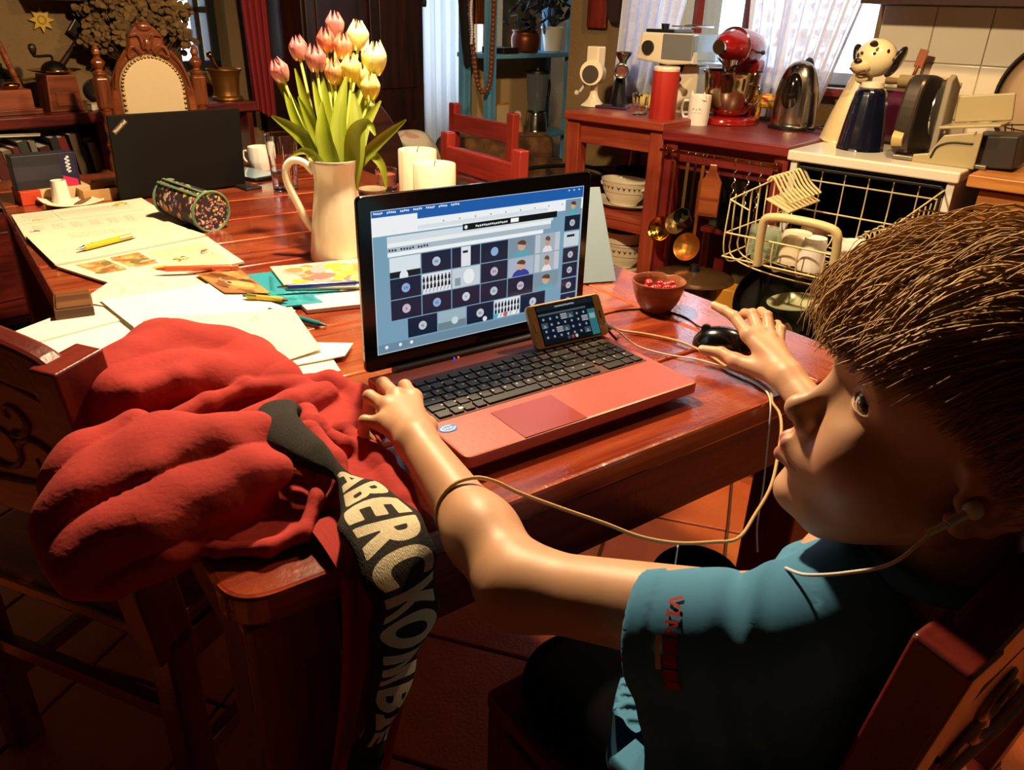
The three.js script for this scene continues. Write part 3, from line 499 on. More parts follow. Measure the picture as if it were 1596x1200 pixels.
  const leaves = [
    ['broad leaf sweeping out low to the left of the jug', [J(-.01, .10, 0), J(-.015, .20, -.03), J(-.035, .245, -.09), J(-.07, .275, -.135)], .046],
    ['leaf rising on the left behind the leftmost tulip', [J(-.01, .10, -.02), J(-.01, .2, -.06), J(-.02, .29, -.14), J(-.034, .355, -.21)], .036],
    ['upright leaf under the second tulip from the left', [J(.0, .10, -.02), J(.0, .2, -.06), J(.0, .29, -.12), J(.0, .362, -.165)], .036],
    ['upright leaf in the left middle of the bunch', [J(.01, .10, 0), J(.015, .2, -.04), J(.03, .29, -.09), J(.04, .35, -.12)], .040],
    ['upright leaf in the very middle of the bunch', [J(.012, .10, .01), J(.022, .2, -.02), J(.04, .28, -.05), J(.072, .352, -.075)], .044],
    ['tall leaf on the right side below the cream tulip', [J(.02, .1, .01), J(.05, .2, -.01), J(.10, .30, -.04), J(.142, .365, -.085)], .042],
    ['long leaf reaching out to the right over the candles', [J(.02, .12, .01), J(.045, .19, .015), J(.085, .235, .03), J(.135, .28, .058)], .030],
    ['short folded cream leaf in front of the bunch', [J(.015, .12, .02), J(.022, .20, .035), J(.027, .262, .048), J(.045, .279, .07), J(.052, .258, .085)], .040],
    ['yellowing leaf hanging down over the right rim of the jug', [J(.02, .15, .0), J(.045, .198, .005), J(.072, .212, .018), J(.088, .19, .035), J(.092, .145, .045)], .024],
    ['upright leaf at the back right of the bunch', [J(.02, .1, -.02), J(.05, .2, -.06), J(.08, .28, -.08), J(.13, .34, -.10)], .038],
    ['leaf crossing in front of the stems on the left', [J(.0, .1, .02), J(-.005, .19, .0), J(-.02, .26, -.05), J(-.028, .315, -.09)], .036],
    ['leaf standing behind the bunch in its middle', [J(.01, .1, -.03), J(.03, .2, -.09), J(.06, .28, -.14), J(.085, .34, -.175)], .034],
    ['leaf leaning right just under the low yellow tulip', [J(.02, .1, .02), J(.04, .2, .02), J(.07, .26, .0), J(.115, .31, -.01)], .036]];
  leaves.push(
    ['wide leaf filling the front left of the bunch', [J(-.005, .12, .025), J(-.015, .2, .02), J(-.02, .255, .0), J(-.004, .31, -.03)], .046],
    ['wide leaf filling the front right of the bunch', [J(.015, .12, .025), J(.03, .2, .03), J(.045, .26, .015), J(.06, .325, -.02)], .048],
    ['slim leaf between the two front pink tulips', [J(.0, .12, .0), J(.005, .22, -.03), J(.01, .3, -.08), J(.02, .345, -.125)], .030],
    ['slim leaf rising behind the peach tulip', [J(.01, .12, -.01), J(.035, .22, -.05), J(.065, .3, -.09), J(.09, .37, -.12)], .032],
    ['yellow green leaf behind the right side of the bunch', [J(.02, .12, .0), J(.055, .21, -.02), J(.095, .28, -.04), J(.125, .33, -.055)], .036],
    ['small leaf curling at the left rim of the jug', [J(-.02, .15, .02), J(-.04, .205, .02), J(-.06, .225, .005), J(-.085, .215, -.01)], .022]);
  M('leaf_blade', Lf([J(-.012, .10, -.01), J(-.025, .2, -.05), J(-.03, .29, -.13), J(-.018, .357, -.19)], .03), leafM, lb);
  leaves.forEach(([l, pts, w]) => { const t = T('tulip_leaf', 'tulip ' + l, 'leaf', [0, 0, 0], 0, 'tulip leaves in the jug'); M('leaf_blade', Lf(pts, w), leafM, t); });
}
// ================================================================ glasses, candles, cup, small things at the back
function tumbler(name, label, pos, h, r0, r1, facets) {
  const t = T(name, label, 'glass', pos);
  const prof = [[0, .001], [r0 * .9, 0], [r0, .003], [mixn(r0, r1, .5), h * .5], [r1, h], [r1 - .0014, h + .0004], [r1 - .0024, h - .001], [mixn(r0, r1, .5) - .0028, h * .5], [r0 - .005, .016], [0, .014]];
  const g = lathe(prof, 60), p = g.attributes.position; if (facets) { for (let i = 0; i < p.count; i++) { const a = Math.atan2(p.getZ(i), p.getX(i)), y = p.getY(i) / h, r = Math.hypot(p.getX(i), p.getZ(i)), seg = Math.PI * 2 / facets, am = ((a % seg) + seg) % seg - seg / 2, k = sst(.04, .12, y) * (1 - sst(.62, .74, y)); const s = mixn(1, Math.cos(seg / 2) / Math.cos(am), k); p.setX(i, p.getX(i) * s); p.setZ(i, p.getZ(i) * s); } g.computeVertexNormals(); }
  M('glass_body', toCreasedNormals(g, .5), MT.glass, t); return t;
}
tumbler('drinking_glass', 'tall faceted clear drinking glass left of the cream jug', [.683, .75, -1.625], .155, .034, .046, 10);
{ const t = tumbler('glass_jar', 'low glass jar with a pinkish filling beside the candles', [.935, .75, -1.49], .062, .029, .031, 0);
  M('filling', cyl(.024, .026, .03, [0, .031, 0]), mat(0xb0604c, .6), t); }
{ const t = T('saucer', 'small patterned glass dish in front of the low jar', 'dish', [.875, .75, -1.46]); M('dish_body', lathe(smoothProfile([[0, .002], [.02, 0], [.032, .008], [.040, .016], [.0385, .0165], [.03, .010], [0, .005]], 5), 36), phys(0xa8987c, .3, { clearcoat: .5 }), t); }
{ const t = T('cup', 'white cup standing behind the faceted drinking glass', 'cup', [.735, .75, -1.96]);
  M('cup_body', lathe(smoothProfile([[0, .002], [.026, 0], [.030, .004], [.037, .03], [.039, .066], [.0375, .067], [.0355, .03], [.026, .008], [0, .006]], 5), 40), MT.white, t);
  M('handle', tube([[.036, .054, 0], [.055, .054, 0], [.058, .034, 0], [.046, .02, 0], [.034, .022, 0]], .0035, 24, 8), MT.white, t); t.rotation.y = 2.4; }
{ const t = T('tablet', 'tablet with a pale blue screen lying by the black laptop', 'tablet', [.665, .75, -1.87], .4); M('case', box(.12, .010, .18, [0, .005, 0], [0, 0, 0], .004), MT.black, t); M('screen', box(.105, .0008, .155, [0, .0103, 0]), phys(0x8fb2c6, .1, { clearcoat: .5 }), t); }
{ const t = T('card_holder', 'flat black case lying at the foot of the black laptop', 'case', [.60, .75, -1.70], .2); M('case_body', box(.05, .008, .07, [0, .004, 0], [0, 0, 0], .003), mat(0x221d1b, .5), t); M('clasp', box(.008, .002, .012, [.0, .009, .02]), MT.brass, t); }

function candle(pos, r, h, label) {
  const t = T('pillar_candle', label, 'candle', pos, 0, 'pillar candles behind the laptop');
  const wax = new THREE.MeshPhysicalMaterial({ color: 0xfaeed2, roughness: .42, transmission: 0, sheen: .2, clearcoat: .15 });
  M('wax', lathe([[0, 0], [r - .002, 0], [r, .002], [r, h - .003], [r - .0015, h], [r - .006, h - .001], [r - .012, h - .006], [0, h - .0075]], 48), wax, t);
  M('wick', tube([[0, h - .009, 0], [.001, h + .002, 0], [.004, h + .007, .001]], .0012, 10, 6), MT.black, t);
}
candle([.997, .75, -1.415], .0545, .122, 'taller cream pillar candle, left of the two behind the laptop');
candle([.978, .75, -1.29], .0580, .105, 'lower cream pillar candle, right of the two behind the laptop');

// ================================================================ papers, books and pens on the left half of the table
function sheetGeo(c4, y, th = .0006, curl = 0, n = 10, ph = 0) {  // c4: four corners [x, z], counter-clockwise from far left seen from above; a thin sheet with two faces and edges
  const pos = [], uv = [], idx = [], m = n + 1;
  const P = (u, v) => { const [A, B, Cc, D] = c4; const x = mixn(mixn(A[0], B[0], u), mixn(D[0], Cc[0], u), v), z = mixn(mixn(A[1], B[1], u), mixn(D[1], Cc[1], u), v); const e = curl * (Math.pow(Math.abs(u - .5) * 2, 2.5) * .6 + Math.pow(Math.abs(v - .5) * 2, 3) * .3) + .0012 * (fbm(u * 2 + ph, v * 2, ph, 2) - .3) * (curl ? 1 : .3); return [x, y + Math.max(e, 0), z]; };
  for (const side of [1, 0]) for (let j = 0; j <= n; j++) for (let i = 0; i <= n; i++) { const q = P(i / n, j / n); pos.push(q[0], q[1] + (side ? th : 0), q[2]); uv.push(i / n, 1 - j / n); }
  const o = m * m;
  for (let j = 0; j < n; j++) for (let i = 0; i < n; i++) { const a = j * m + i; idx.push(a, a + m, a + 1, a + 1, a + m, a + m + 1, o + a, o + a + 1, o + a + m, o + a + 1, o + a + m + 1, o + a + m); }
  const edge = []; for (let i = 0; i < n; i++) edge.push([i, i + 1]); for (let j = 0; j < n; j++) edge.push([j * m + n, (j + 1) * m + n]); for (let i = n; i > 0; i--) edge.push([n * m + i, n * m + i - 1]); for (let j = n; j > 0; j--) edge.push([j * m, (j - 1) * m]);
  for (const [a, b] of edge) { const k = pos.length / 3; for (const q of [a, b, b + o, a + o]) { pos.push(pos[3 * q], pos[3 * q + 1], pos[3 * q + 2]); uv.push(uv[2 * q], uv[2 * q + 1]); } idx.push(k, k + 1, k + 2, k, k + 2, k + 3); }
  const g = new THREE.BufferGeometry(); g.setAttribute('position', new THREE.Float32BufferAttribute(pos, 3)); g.setAttribute('uv', new THREE.Float32BufferAttribute(uv, 2)); g.setIndex(idx); g.computeVertexNormals(); return g;
}
function scribble(x, X, Y, w, rows, lh, col = '#5c5448') { x.fillStyle = col; for (let j = 0; j < rows; j++) { let q = X; const end = X + w * rr(.75, 1); while (q < end) { const l = rr(8, 30); x.fillRect(q, Y + j * lh, Math.min(l, end - q), 3); q += l + 7; } } }
const printed = (draw) => mat(0xffffff, .8, { map: canvasTex(768, 512, (x, w, h) => { x.fillStyle = '#e6dac2'; x.fillRect(0, 0, w, h); draw(x, w, h); }) });
function sketch(x, X, Y, w, h, cols, n = 14) { for (let i = 0; i < n; i++) { x.fillStyle = cols[i % cols.length]; x.beginPath(); x.ellipse(X + rr(.1, .9) * w, Y + rr(.1, .9) * h, w * rr(.05, .2), h * rr(.05, .2), rr(0, 3), 0, 7); x.fill(); } }
const Y0 = TY + .0005;
function sheet(name, label, cat, c4, y, m, { th = .0008, curl = 0, group, ph = 0 } = {}) { const t = T(name, label, cat, [0, 0, 0], 0, group); M('sheet', sheetGeo(c4, Y0 + y, th, curl, 12, ph), m, t); return t; }
{ // the far open workbook, a pad of pages
  const t = T('workbook', 'open workbook with printed tables, the farther of the two on the left side', 'book');
  M('pages', sheetGeo([[.005, -1.632], [.308, -1.680], [.33, -1.36], [.006, -1.385]], Y0, .004, .003), printed((x, w, h) => {
    x.fillStyle = '#d9cfb9'; x.fillRect(w * .3, h * .1, w * .55, h * .2); scribble(x, 40, 40, 200, 6, 22); scribble(x, w * .33, 60, 380, 3, 20); x.strokeStyle = '#7b7466'; x.lineWidth = 3; x.beginPath(); x.moveTo(20, h * .44); x.lineTo(w * .9, h * .40); x.moveTo(w * .28, 10); x.lineTo(w * .3, h * .42); x.stroke();
    sketch(x, w * .1, h * .3, 80, 30, ['#9a9a40', '#b59a3a']); sketch(x, w * .72, h * .05, 110, 60, ['#8a8a50', '#c2a83c']); for (let i = 0; i < 6; i++) scribble(x, 60 + i * 95, h * .55, 60, 6, 16); sketch(x, 30, h * .7, 60, 40, ['#6a6258']);
  }), t);
}
{
  const t = T('workbook', 'open workbook with photo prints and a green box, lying nearest under the yellow pen', 'book');
  M('page', sheetGeo([[.008, -1.395], [.300, -1.375], [.339, -1.216], [.028, -1.140]], Y0 + .0035, .004, .004), printed((x, w, h) => { scribble(x, 200, 30, 300, 4, 26); x.fillStyle = '#5b554b'; for (let i = 0; i < 12; i++) x.fillRect(250 + i * 15, h * .48 + (i * 5) % 4, 11, 13); scribble(x, 60, h * .62, 240, 5, 30); for (let i = 0; i < 7; i++) scribble(x, 420 + i * 44, 60, 30, 3, 24); }), t);
  M('page', sheetGeo([[.030, -1.138], [.341, -1.214], [.347, -.985], [.10, -.965]], Y0 + .0006, .004, .003), printed((x, w, h) => {
    x.fillStyle = '#e6e9a8'; x.fillRect(w * .52, h * .1, w * .40, h * .8); sketch(x, w * .6, h * .45, 90, 90, ['#6b5a30', '#8a6f35']); sketch(x, w * .8, h * .35, 90, 120, ['#6a7f4a', '#4d4a34', '#c79a8c'], 9); scribble(x, w * .55, h * .18, 220, 3, 22);
    for (const [X, Y] of [[.08, .08], [.30, .05]]) { x.fillStyle = '#b58a52'; x.fillRect(w * X, h * Y, w * .19, h * .48); sketch(x, w * X, h * Y, w * .19, h * .48, ['#8c5a30', '#d6a868', '#6f6a36', '#c0713c'], 26); }
    x.fillStyle = '#9da33c'; x.fillRect(w * .40, h * .62, w * .10, h * .2); x.fillStyle = '#8a7a6c'; x.fillRect(w * .28, h * .6, w * .05, h * .1);
  }), t);
}
const plain = mat(0xf4efe2, .85), plain2 = mat(0xece6d6, .85);
sheet('paper', 'white sheet with a faint landscape print, lying at the far end of the loose papers', 'paper', [[.150, -1.062], [.262, -.930], [.19, -.70], [.03, -.895]], .004, printed((x, w, h) => { sketch(x, w * .25, h * .25, 220, 70, ['#c3cf94', '#e0cfb4', '#d8c0cc'], 18); sketch(x, w * .18, h * .55, 90, 90, ['#cdb9c9', '#b9c08a'], 9); scribble(x, 90, h * .75, 260, 2, 26, '#c2bbac'); }), { curl: .004, ph: 3 });
sheet('envelope', 'long white envelope whose tip hangs over the left edge of the table', 'envelope', [[-.090, -.800], [.05, -.895], [.12, -.79], [-.055, -.745]], .0022, plain2, { th: .002, ph: 5 });
sheet('paper', 'white sheet reaching over the left table edge below the envelope', 'paper', [[-.085, -.755], [.11, -.80], [.16, -.60], [-.01, -.645]], .0008, plain, { ph: 8 });
sheet('paper', 'large blank white sheet in the middle of the loose papers', 'paper', [[.06, -.88], [.255, -.87], [.325, -.655], [.10, -.56]], .0075, plain, { curl: .003, ph: 11 });
sheet('paper', 'white sheet with a small yellow print beside the laptop', 'paper', [[.10, -.74], [.322, -.665], [.292, -.470], [.08, -.44]], .0095, printed((x, w, h) => { sketch(x, w * .66, h * .1, 70, 50, ['#d8c978', '#bfae5a', '#e3dcb0'], 9); scribble(x, 60, h * .3, 300, 5, 34, '#d9d2c2'); }), { curl: .004, ph: 14 });
sheet('paper', 'white sheet sticking out from the stack nearest to the laptop', 'paper', [[.17, -.60], [.347, -.478], [.315, -.44], [.12, -.46]], .0064, plain, { th: .002, ph: 17 });
sheet('paper', 'folded white sheet at the bottom right of the stack beside the hoodie', 'paper', [[.15, -.56], [.30, -.455], [.290, -.40], [.11, -.47]], .0035, plain2, { th: .0015, ph: 21 });
sheet('postcard', 'brown picture postcard with an animal, lying on the white papers', 'postcard', [[.238, -.935], [.318, -.918], [.318, -.755], [.250, -.80]], .0125, mat(0xffffff, .35, { map: canvasTex(256, 256, (x, w, h) => { x.fillStyle = '#9a6a3a'; x.fillRect(0, 0, w, h); sketch(x, 0, 0, w, h, ['#7b4f28', '#c08f55', '#5d3a1e', '#b57f45'], 40); x.fillStyle = '#d7a766'; x.beginPath(); x.ellipse(w * .6, h * .6, w * .28, h * .14, .4, 0, 7); x.fill(); x.fillStyle = '#3a2412'; x.beginPath(); x.arc(w * .42, h * .52, 12, 0, 7); x.fill(); }) }));
sheet('booklet', 'turquoise booklet half covered by the postcard', 'booklet', [[.300, -.900], [.378, -.890], [.384, -.675], [.318, -.690]], .0042, mat(0xffffff, .4, { map: canvasTex(256, 384, (x, w, h) => { x.fillStyle = '#2f93a8'; x.fillRect(0, 0, w, h); x.fillStyle = '#1d6f86'; x.strokeStyle = '#1a6076'; x.lineWidth = 6; for (let i = 0; i < 7; i++) { x.beginPath(); x.moveTo(60 + i * 16, 210 - i * 22); x.lineTo(84 + i * 16, 190 - i * 22); x.lineTo(78 + i * 16, 222 - i * 22); x.stroke(); } sketch(x, 0, h * .55, w, h * .4, ['#3fa5b5', '#267f95'], 12); }) }), { th: .004 });
sheet('magazine', 'colourful children\'s magazine lying between the jug and the laptop', 'magazine', [[.372, -.905], [.585, -.862], [.50, -.690], [.352, -.765]], .0085, mat(0xffffff, .35, { map: canvasTex(512, 384, (x, w, h) => { x.fillStyle = '#eadfb6'; x.fillRect(0, 0, w, h); sketch(x, w * .1, h * .1, w * .8, h * .7, ['#d9a0a8', '#bfae40', '#c9706c', '#e4c86e', '#a98a54', '#f0e6d2'], 46);  }) }), { th: .004, curl: .002 });
sheet('booklet', 'white edged booklet lying under the magazine', 'booklet', [[.352, -.80], [.585, -.79], [.46, -.628], [.345, -.655]], .0006, mat(0xffffff, .4, { map: canvasTex(256, 256, (x, w, h) => { x.fillStyle = '#e9e4da'; x.fillRect(0, 0, w, h); x.fillStyle = '#3b9bb0'; x.fillRect(0, 0, w * .5, h * .55); }) }), { th: .007 });
function pen(name, label, a, b, r, body, parts, y = .0) {
  const t = T(name, label, 'pen'), A = V(a[0], Y0 + a[2], a[1]), B = V(b[0], Y0 + b[2], b[1]), d = B.clone().sub(A), L = d.length(); t.position.copy(A); t.quaternion.setFromUnitVectors(V(0, 1, 0), d.clone().normalize());
  M('barrel', lathe([[0, L * .12], [r, L * .12], [r, L * .9], [r * .8, L * .92], [0, L * .92]], 16), body, t);
  M('tip', lathe([[0, 0], [r * .25, .001], [r * .85, L * .12], [0, L * .12]], 16), parts[0], t);
  M('push_button', lathe([[0, L * .92], [r * .6, L * .92], [r * .6, L * .995], [0, L]], 14), parts[1], t);
  M('clip', box(r * .6, L * .22, .0014, [0, L * .79, r + .0012], [0, 0, 0], .0005), parts[1], t); return t;
}
pen('ballpoint_pen', 'yellow ballpoint pen with silver ends on the open workbook', [.078, -1.205, .016], [.207, -1.27, .016], .0058, phys(0xb9b01c, .35, { clearcoat: .4 }), [MT.steel, MT.white]);
pen('ballpoint_pen', 'blue ballpoint pen lying across the magazine', [.330, -.755, .022], [.475, -.702, .022], .0048, phys(0x2c2f8c, .3, { clearcoat: .4 }), [MT.steel, phys(0x23266e, .3)]);
pen('felt_pen', 'orange felt pen lying at the far edge of the loose papers', [.178, -.985, .018], [.315, -.915, .020], .0055, phys(0xd2562a, .4, { clearcoat: .3 }), [phys(0xb84a24, .4), phys(0xdd6a3c, .4)]);
pen('pencil', 'teal pencil poking out from under the white papers', [.345, -.572, .006], [.285, -.70, .007], .0046, phys(0x1f7f8c, .4), [phys(0x17606c, .4), phys(0x17606c, .4)]);
pen('felt_pen', 'yellow and brown felt pen beside the turquoise booklet', [.33, -.70, .014], [.27, -.76, .016], .0045, phys(0xc9b040, .4), [phys(0x6a4a28, .4), phys(0x4c6a50, .4)]);
{ const t = T('wooden_box', 'small flat wooden slide box on the left edge of the table', 'box', [.018, Y0 + .003, -.868], -.12); const w = phys(0xffffff, .5, { map: woodTex(0x4a2a14, 0x6a4426, 0x805834) }); M('box_body', box(.058, .018, .088, [0, .009, 0], [0, 0, 0], .002), w, t); M('lid', box(.052, .0035, .084, [.001, .0195, 0], [0, 0, 0], .001), w, t); }
{ // tube-shaped floral pencil case
  const t = T('pencil_case', 'round floral pencil case with green piping, lying open beside the workbooks', 'pencil case', [.352, TY + .048, -1.365]);
  const flor = canvasTex(512, 512, (x, w, h) => { x.fillStyle = '#241420'; x.fillRect(0, 0, w, h); for (let i = 0; i < 190; i++) { const X = rr(0, w), Y = rr(0, h), r = rr(8, 24); x.fillStyle = ['#b9607a', '#d9a8b0', '#c9a03c', '#7f9a4a', '#6a4a80', '#e2d4c0', '#a03a4c'][i % 7]; for (let k = 0; k < 5; k++) { x.beginPath(); x.arc(X + Math.cos(k * 1.257) * r * .5, Y + Math.sin(k * 1.257) * r * .5, r * .42, 0, 7); x.fill(); } x.fillStyle = '#e4c860'; x.beginPath(); x.arc(X, Y, r * .25, 0, 7); x.fill(); } }, { wrapS: THREE.RepeatWrapping, wrapT: THREE.RepeatWrapping });
  const fm = mat(0xffffff, .75, { map: flor, side: THREE.DoubleSide, bumpMap: weave, bumpScale: .0004 }), green = mat(0x5e7a5a, .7);
  // axis from the far open end to the near round end
  const ax = V(.055, -.008, .20).normalize(), L = .175, r = .046; const g = new THREE.Group(); t.quaternion.setFromUnitVectors(V(0, 0, 1), ax);
  const side = new THREE.CylinderGeometry(r, r * .92, L, 40, 10, true, .35, Math.PI * 2 - .7); tf(side, [0, 0, 0], [Math.PI / 2, 0, 0]); const p = side.attributes.position; for (let i = 0; i < p.count; i++) { const k = 1 + .05 * (fbm(p.getX(i) * 40, p.getZ(i) * 25, 3, 2) - .5) - .12 * sst(0, -L / 2, p.getZ(i)) * (p.getY(i) > 0 ? 1 : 0); p.setX(i, p.getX(i) * k); p.setY(i, p.getY(i) * k); } side.computeVertexNormals(); tf(side, [0, 0, 0], [0, 0, 2.6]);
  M('side', side, fm, t); M('round_end', tf(new THREE.CircleGeometry(r, 40), [0, 0, L / 2]), fm, t); M('piping', tf(new THREE.TorusGeometry(r, .0032, 8, 48), [0, 0, L / 2]), green, t); M('piping', tf(new THREE.TorusGeometry(r * .9, .0032, 8, 48, 5.2), [0, 0, -L / 2], [0, 0, 1.2]), green, t);
  M('round_end', tf(new THREE.CircleGeometry(r * .9, 30), [0, -.002, -L / 2 - .001]), mat(0x4a3c30, .8, { side: THREE.DoubleSide }), t);
  M('zip', [box(.006, .003, L, [-.012, .0455, 0], [0, 0, .2], .001), box(.006, .003, L, [-.026, .040, 0], [0, 0, .6], .001)], green, t);
}
{ // far left corner: tea boxes and napkins
  const t = T('tea_box', 'dark blue and pink packet standing at the far left corner of the table', 'packet', [.108, TY + .034, -1.80], .12);
  M('packet_body', box(.145, .085, .05, [0, .0425, 0], [0, 0, 0], .002), mat(0xffffff, .5, { map: canvasTex(256, 256, (x) => { x.fillStyle = '#1b1a24'; x.fillRect(0, 0, 256, 256); x.fillStyle = '#2c2a36'; for (let i = 0; i < 9; i++) x.fillRect(0, 14 + i * 28, 256, 9); }, { wrapS: THREE.RepeatWrapping, wrapT: THREE.RepeatWrapping }) }), t);
  M('printed_end', box(.004, .084, .05, [.0745, .0425, 0], [0, 0, 0], .001), mat(0x231f38, .5), t); M('label', tf(new THREE.PlaneGeometry(.0345, .083), [.0545, .0425, .0256]), mat(0xffffff, .45, { map: canvasTex(96, 256, (x) => { x.fillStyle = '#211c3c'; x.fillRect(0, 0, 96, 256); x.fillStyle = '#c8245e'; x.beginPath(); x.moveTo(0, 170); x.lineTo(96, 210); x.lineTo(96, 256); x.lineTo(0, 256); x.fill(); x.fillStyle = '#e8e4ee'; x.strokeStyle = '#e8e4ee'; x.lineWidth = 9; x.beginPath(); x.moveTo(40, 150); for (let i = 0; i < 9; i++) x.quadraticCurveTo(i % 2 ? 26 : 76, 144 - i * 14, 46, 138 - i * 14); x.stroke(); }) }), t);
  const o = T('box', 'orange and cream cardboard box under the dark blue packet', 'box', [.118, TY, -1.80], .12); M('box_body', box(.165, .034, .085, [0, .017, 0], [0, 0, 0], .002), mat(0xd9b98a, .7), o); M('printed_end', box(.048, .0345, .0858, [-.0592, .0173, 0], [0, 0, 0], .002), mat(0xc8401c, .6), o);
  const c = T('paper_cup', 'white plastic tub standing in front of the orange box', 'tub', [.128, TY, -1.722]); M('tub_body', lathe([[0, 0], [.022, 0], [.0235, .002], [.019, .05], [.018, .062], [.0165, .062], [.018, .045], [0, .044]], 28), phys(0xece4d6, .35, { clearcoat: .3 }), c);
  const b = T('tray', 'low brown cardboard tray behind the white napkins', 'tray', [.225, TY, -1.765], .1); M('tray_base', box(.11, .003, .10, [0, .0015, 0]), MT.cardboard, b); for (const [w, d, x, z] of [[.11, .003, 0, -.0485], [.11, .003, 0, .0485], [.003, .10, -.0535, 0], [.003, .10, .0535, 0]]) M('tray_side', box(w, .03, d, [x, .0165, z], [0, 0, 0], .001), MT.cardboard, b);
  sheet('napkin', 'crumpled cream napkin in front of the white tub', 'napkin', [[.075, -1.745], [.19, -1.735], [.215, -1.655], [.085, -1.655]], .001, mat(0xf1e4cc, .9), { th: .003, curl: .018, ph: 31 });
  const k = T('tweezers', 'brown clip lying on the cream napkin', 'clip', [.165, TY + .011, -1.69], -.6); M('jaw', box(.008, .004, .075, [0, 0, 0], [0, .1, 0], .002), mat(0x7a4a38, .5), k); M('jaw', box(.006, .004, .06, [.009, .002, -.005], [0, -.1, 0], .002), mat(0x7a4a38, .5), k);
}

// ================================================================ chairs round the table
function redChair(label, x, z, ry) {       // the seat looks along local -x, its back stands at local x = 0, width along z
  const t = T('ladder_back_chair', label, 'chair', [x, 0, z], ry), m = MT.redChair;
  for (const s of [-1, 1]) { M('back_post', box(.036, .86, .045, [0, .43, s * .205], [0, 0, -.02], .006), m, t); M('leg', box(.04, .43, .04, [-.38, .215, s * .195], [0, 0, 0], .005), m, t); M('stretcher', box(.36, .025, .02, [-.19, .2, s * .2]), m, t); }
  for (const y of [.78, .64, .52]) M('back_rail', box(.02, .075, .38, [-.002, y, 0], [0, 0, -.02], .005), m, t);
  M('seat', box(.44, .03, .43, [-.19, .445, 0], [0, 0, 0], .008), m, t); M('seat_rail', box(.02, .06, .36, [-.37, .40, 0]), m, t); return t;
}
redChair('red wooden ladder-back chair pushed up to the right side of the table behind the candles', 1.30, -1.55, 0);
redChair('farther red wooden chair standing behind the one at the table, before the blue shelf', 1.80, -2.29, .05);

function carvedChair(name, label, pos, ry, lean = .12, sy = 1, pd = .038) {   // back at local z = 0 looking along -z; the seat lies at -z
  const t = T(name, label, 'chair', pos, ry), m = MT.redWood, W = .42; t.scale.y = sy;
  for (const s of [-1, 1]) {
    M('back_post', box(.042, .50, pd, [s * W / 2, .66, .03], [lean, 0, 0], .004), m, t);
    M('rear_leg', box(.042, .44, .05, [s * W / 2, .22, .0], [0, 0, 0], .005), m, t); M('front_leg', box(.045, .43, .045, [s * (W / 2 - .01), .215, -.38], [0, 0, 0], .005), m, t);
    M('stretcher', box(.025, .03, .34, [s * W / 2, .16, -.19]), m, t); M('seat_rail', box(.028, .06, .36, [s * W / 2, .39, -.19]), m, t);
  }
  M('seat', box(.45, .032, .43, [0, .445, -.19], [0, 0, 0], .010), m, t);
  M('stretcher', box(.40, .03, .022, [0, .26, 0]), m, t);
  const sh = new THREE.Shape(splinePts([[-.19, .0], [.19, .0], [.195, .1], [.19, .17], [.10, .205], [0, .215], [-.10, .205], [-.19, .17], [-.195, .1]], 70).map(([x, y]) => new THREE.Vector2(x, y)));
  const panel = M('back_panel', tf(ext(sh, .022, .004), [0, .66, .035], [lean, 0, 0]), MT.brownWood, t);
  // carved leaf scroll standing out from both faces of the panel
  const car = []; const scroll = (cx, cy, r, a0, a1, s) => { const pts = []; for (let i = 0; i <= 14; i++) { const u = i / 14, a = mixn(a0, a1, u), R = r * (1 - .75 * u); pts.push([s * (cx + Math.cos(a) * R), cy + Math.sin(a) * R, 0]); } return pts; };
  for (const face of [-1, 1]) for (const s of [-1, 1]) {
    for (const [cx, cy, r, a0, a1] of [[.055, .10, .05, 3.4, 9.5], [.125, .085, .038, 2.6, -3.2], [.10, .15, .03, 4.4, 10], [.03, .165, .022, 0, 5]]) car.push(tf(sweep(scroll(cx, cy, r, a0, a1, s), (u) => .0065 * (1 - .6 * u), 40, 8), [0, 0, face * .011]));
    car.push(tf(sweep([[0, .03, 0], [s * .05, .035, 0], [s * .11, .045, 0], [s * .165, .07, 0], [s * .17, .12, 0]], (u) => .0075 * (1 - .5 * u), 30, 8), [0, 0, face * .011]));
  }
  M('carving', car.map((g) => tf(g, [0, .66, .035], [lean, 0, 0])), MT.brownWood, t).userData.label = 'carved leaf scrolls';
  M('crest_rail', tf(ext(splinePts([[-.2, -.02], [0, .0], [.2, -.02], [.205, .02], [.1, .05], [0, .06], [-.1, .05], [-.205, .02]], 60), .03, .006), [0, .885, .062], [lean, 0, 0]), m, t);
  return t;
}

// ================================================================ kitchen run along the right wall
function KT(name, label, cat, a, y, b, turn = 0, group) { return T(name, label, cat, K(a, y, b), KR + turn, group); }
{ // first red table with two shelves
  const t = KT('side_table', 'red wooden kitchen table with two shelves of crockery, left in the kitchen row', 'table', -.70, 0, .26), m = MT.redPaint, w = .45, d = .50, h = .885;
  M('tabletop', box(w, .03, d + .02, [0, h - .015, 0], [0, 0, 0], .006), m, t);
  for (const x of [-1, 1]) for (const z of [-1, 1]) M('leg', box(.06, h - .03, .06, [x * (w / 2 - .035), (h - .03) / 2, z * (d / 2 - .04)], [0, 0, 0], .005), m, t);
  for (const z of [-1, 1]) M('apron', box(w - .12, .085, .02, [0, h - .072, z * (d / 2 - .035)]), m, t); for (const x of [-1, 1]) M('apron', box(.02, .085, d - .14, [x * (w / 2 - .03), h - .072, 0]), m, t);
  for (const y of [.515, .255]) { for (let k = 0; k < 5; k++) M('shelf_slat', box(w - .03, .018, .085, [0, y - .009, -d / 2 + .075 + k * .09], [0, 0, 0], .003), m, t); M('shelf_rail', box(w - .12, .05, .02, [0, y - .03, d / 2 - .035]), m, t); }
}
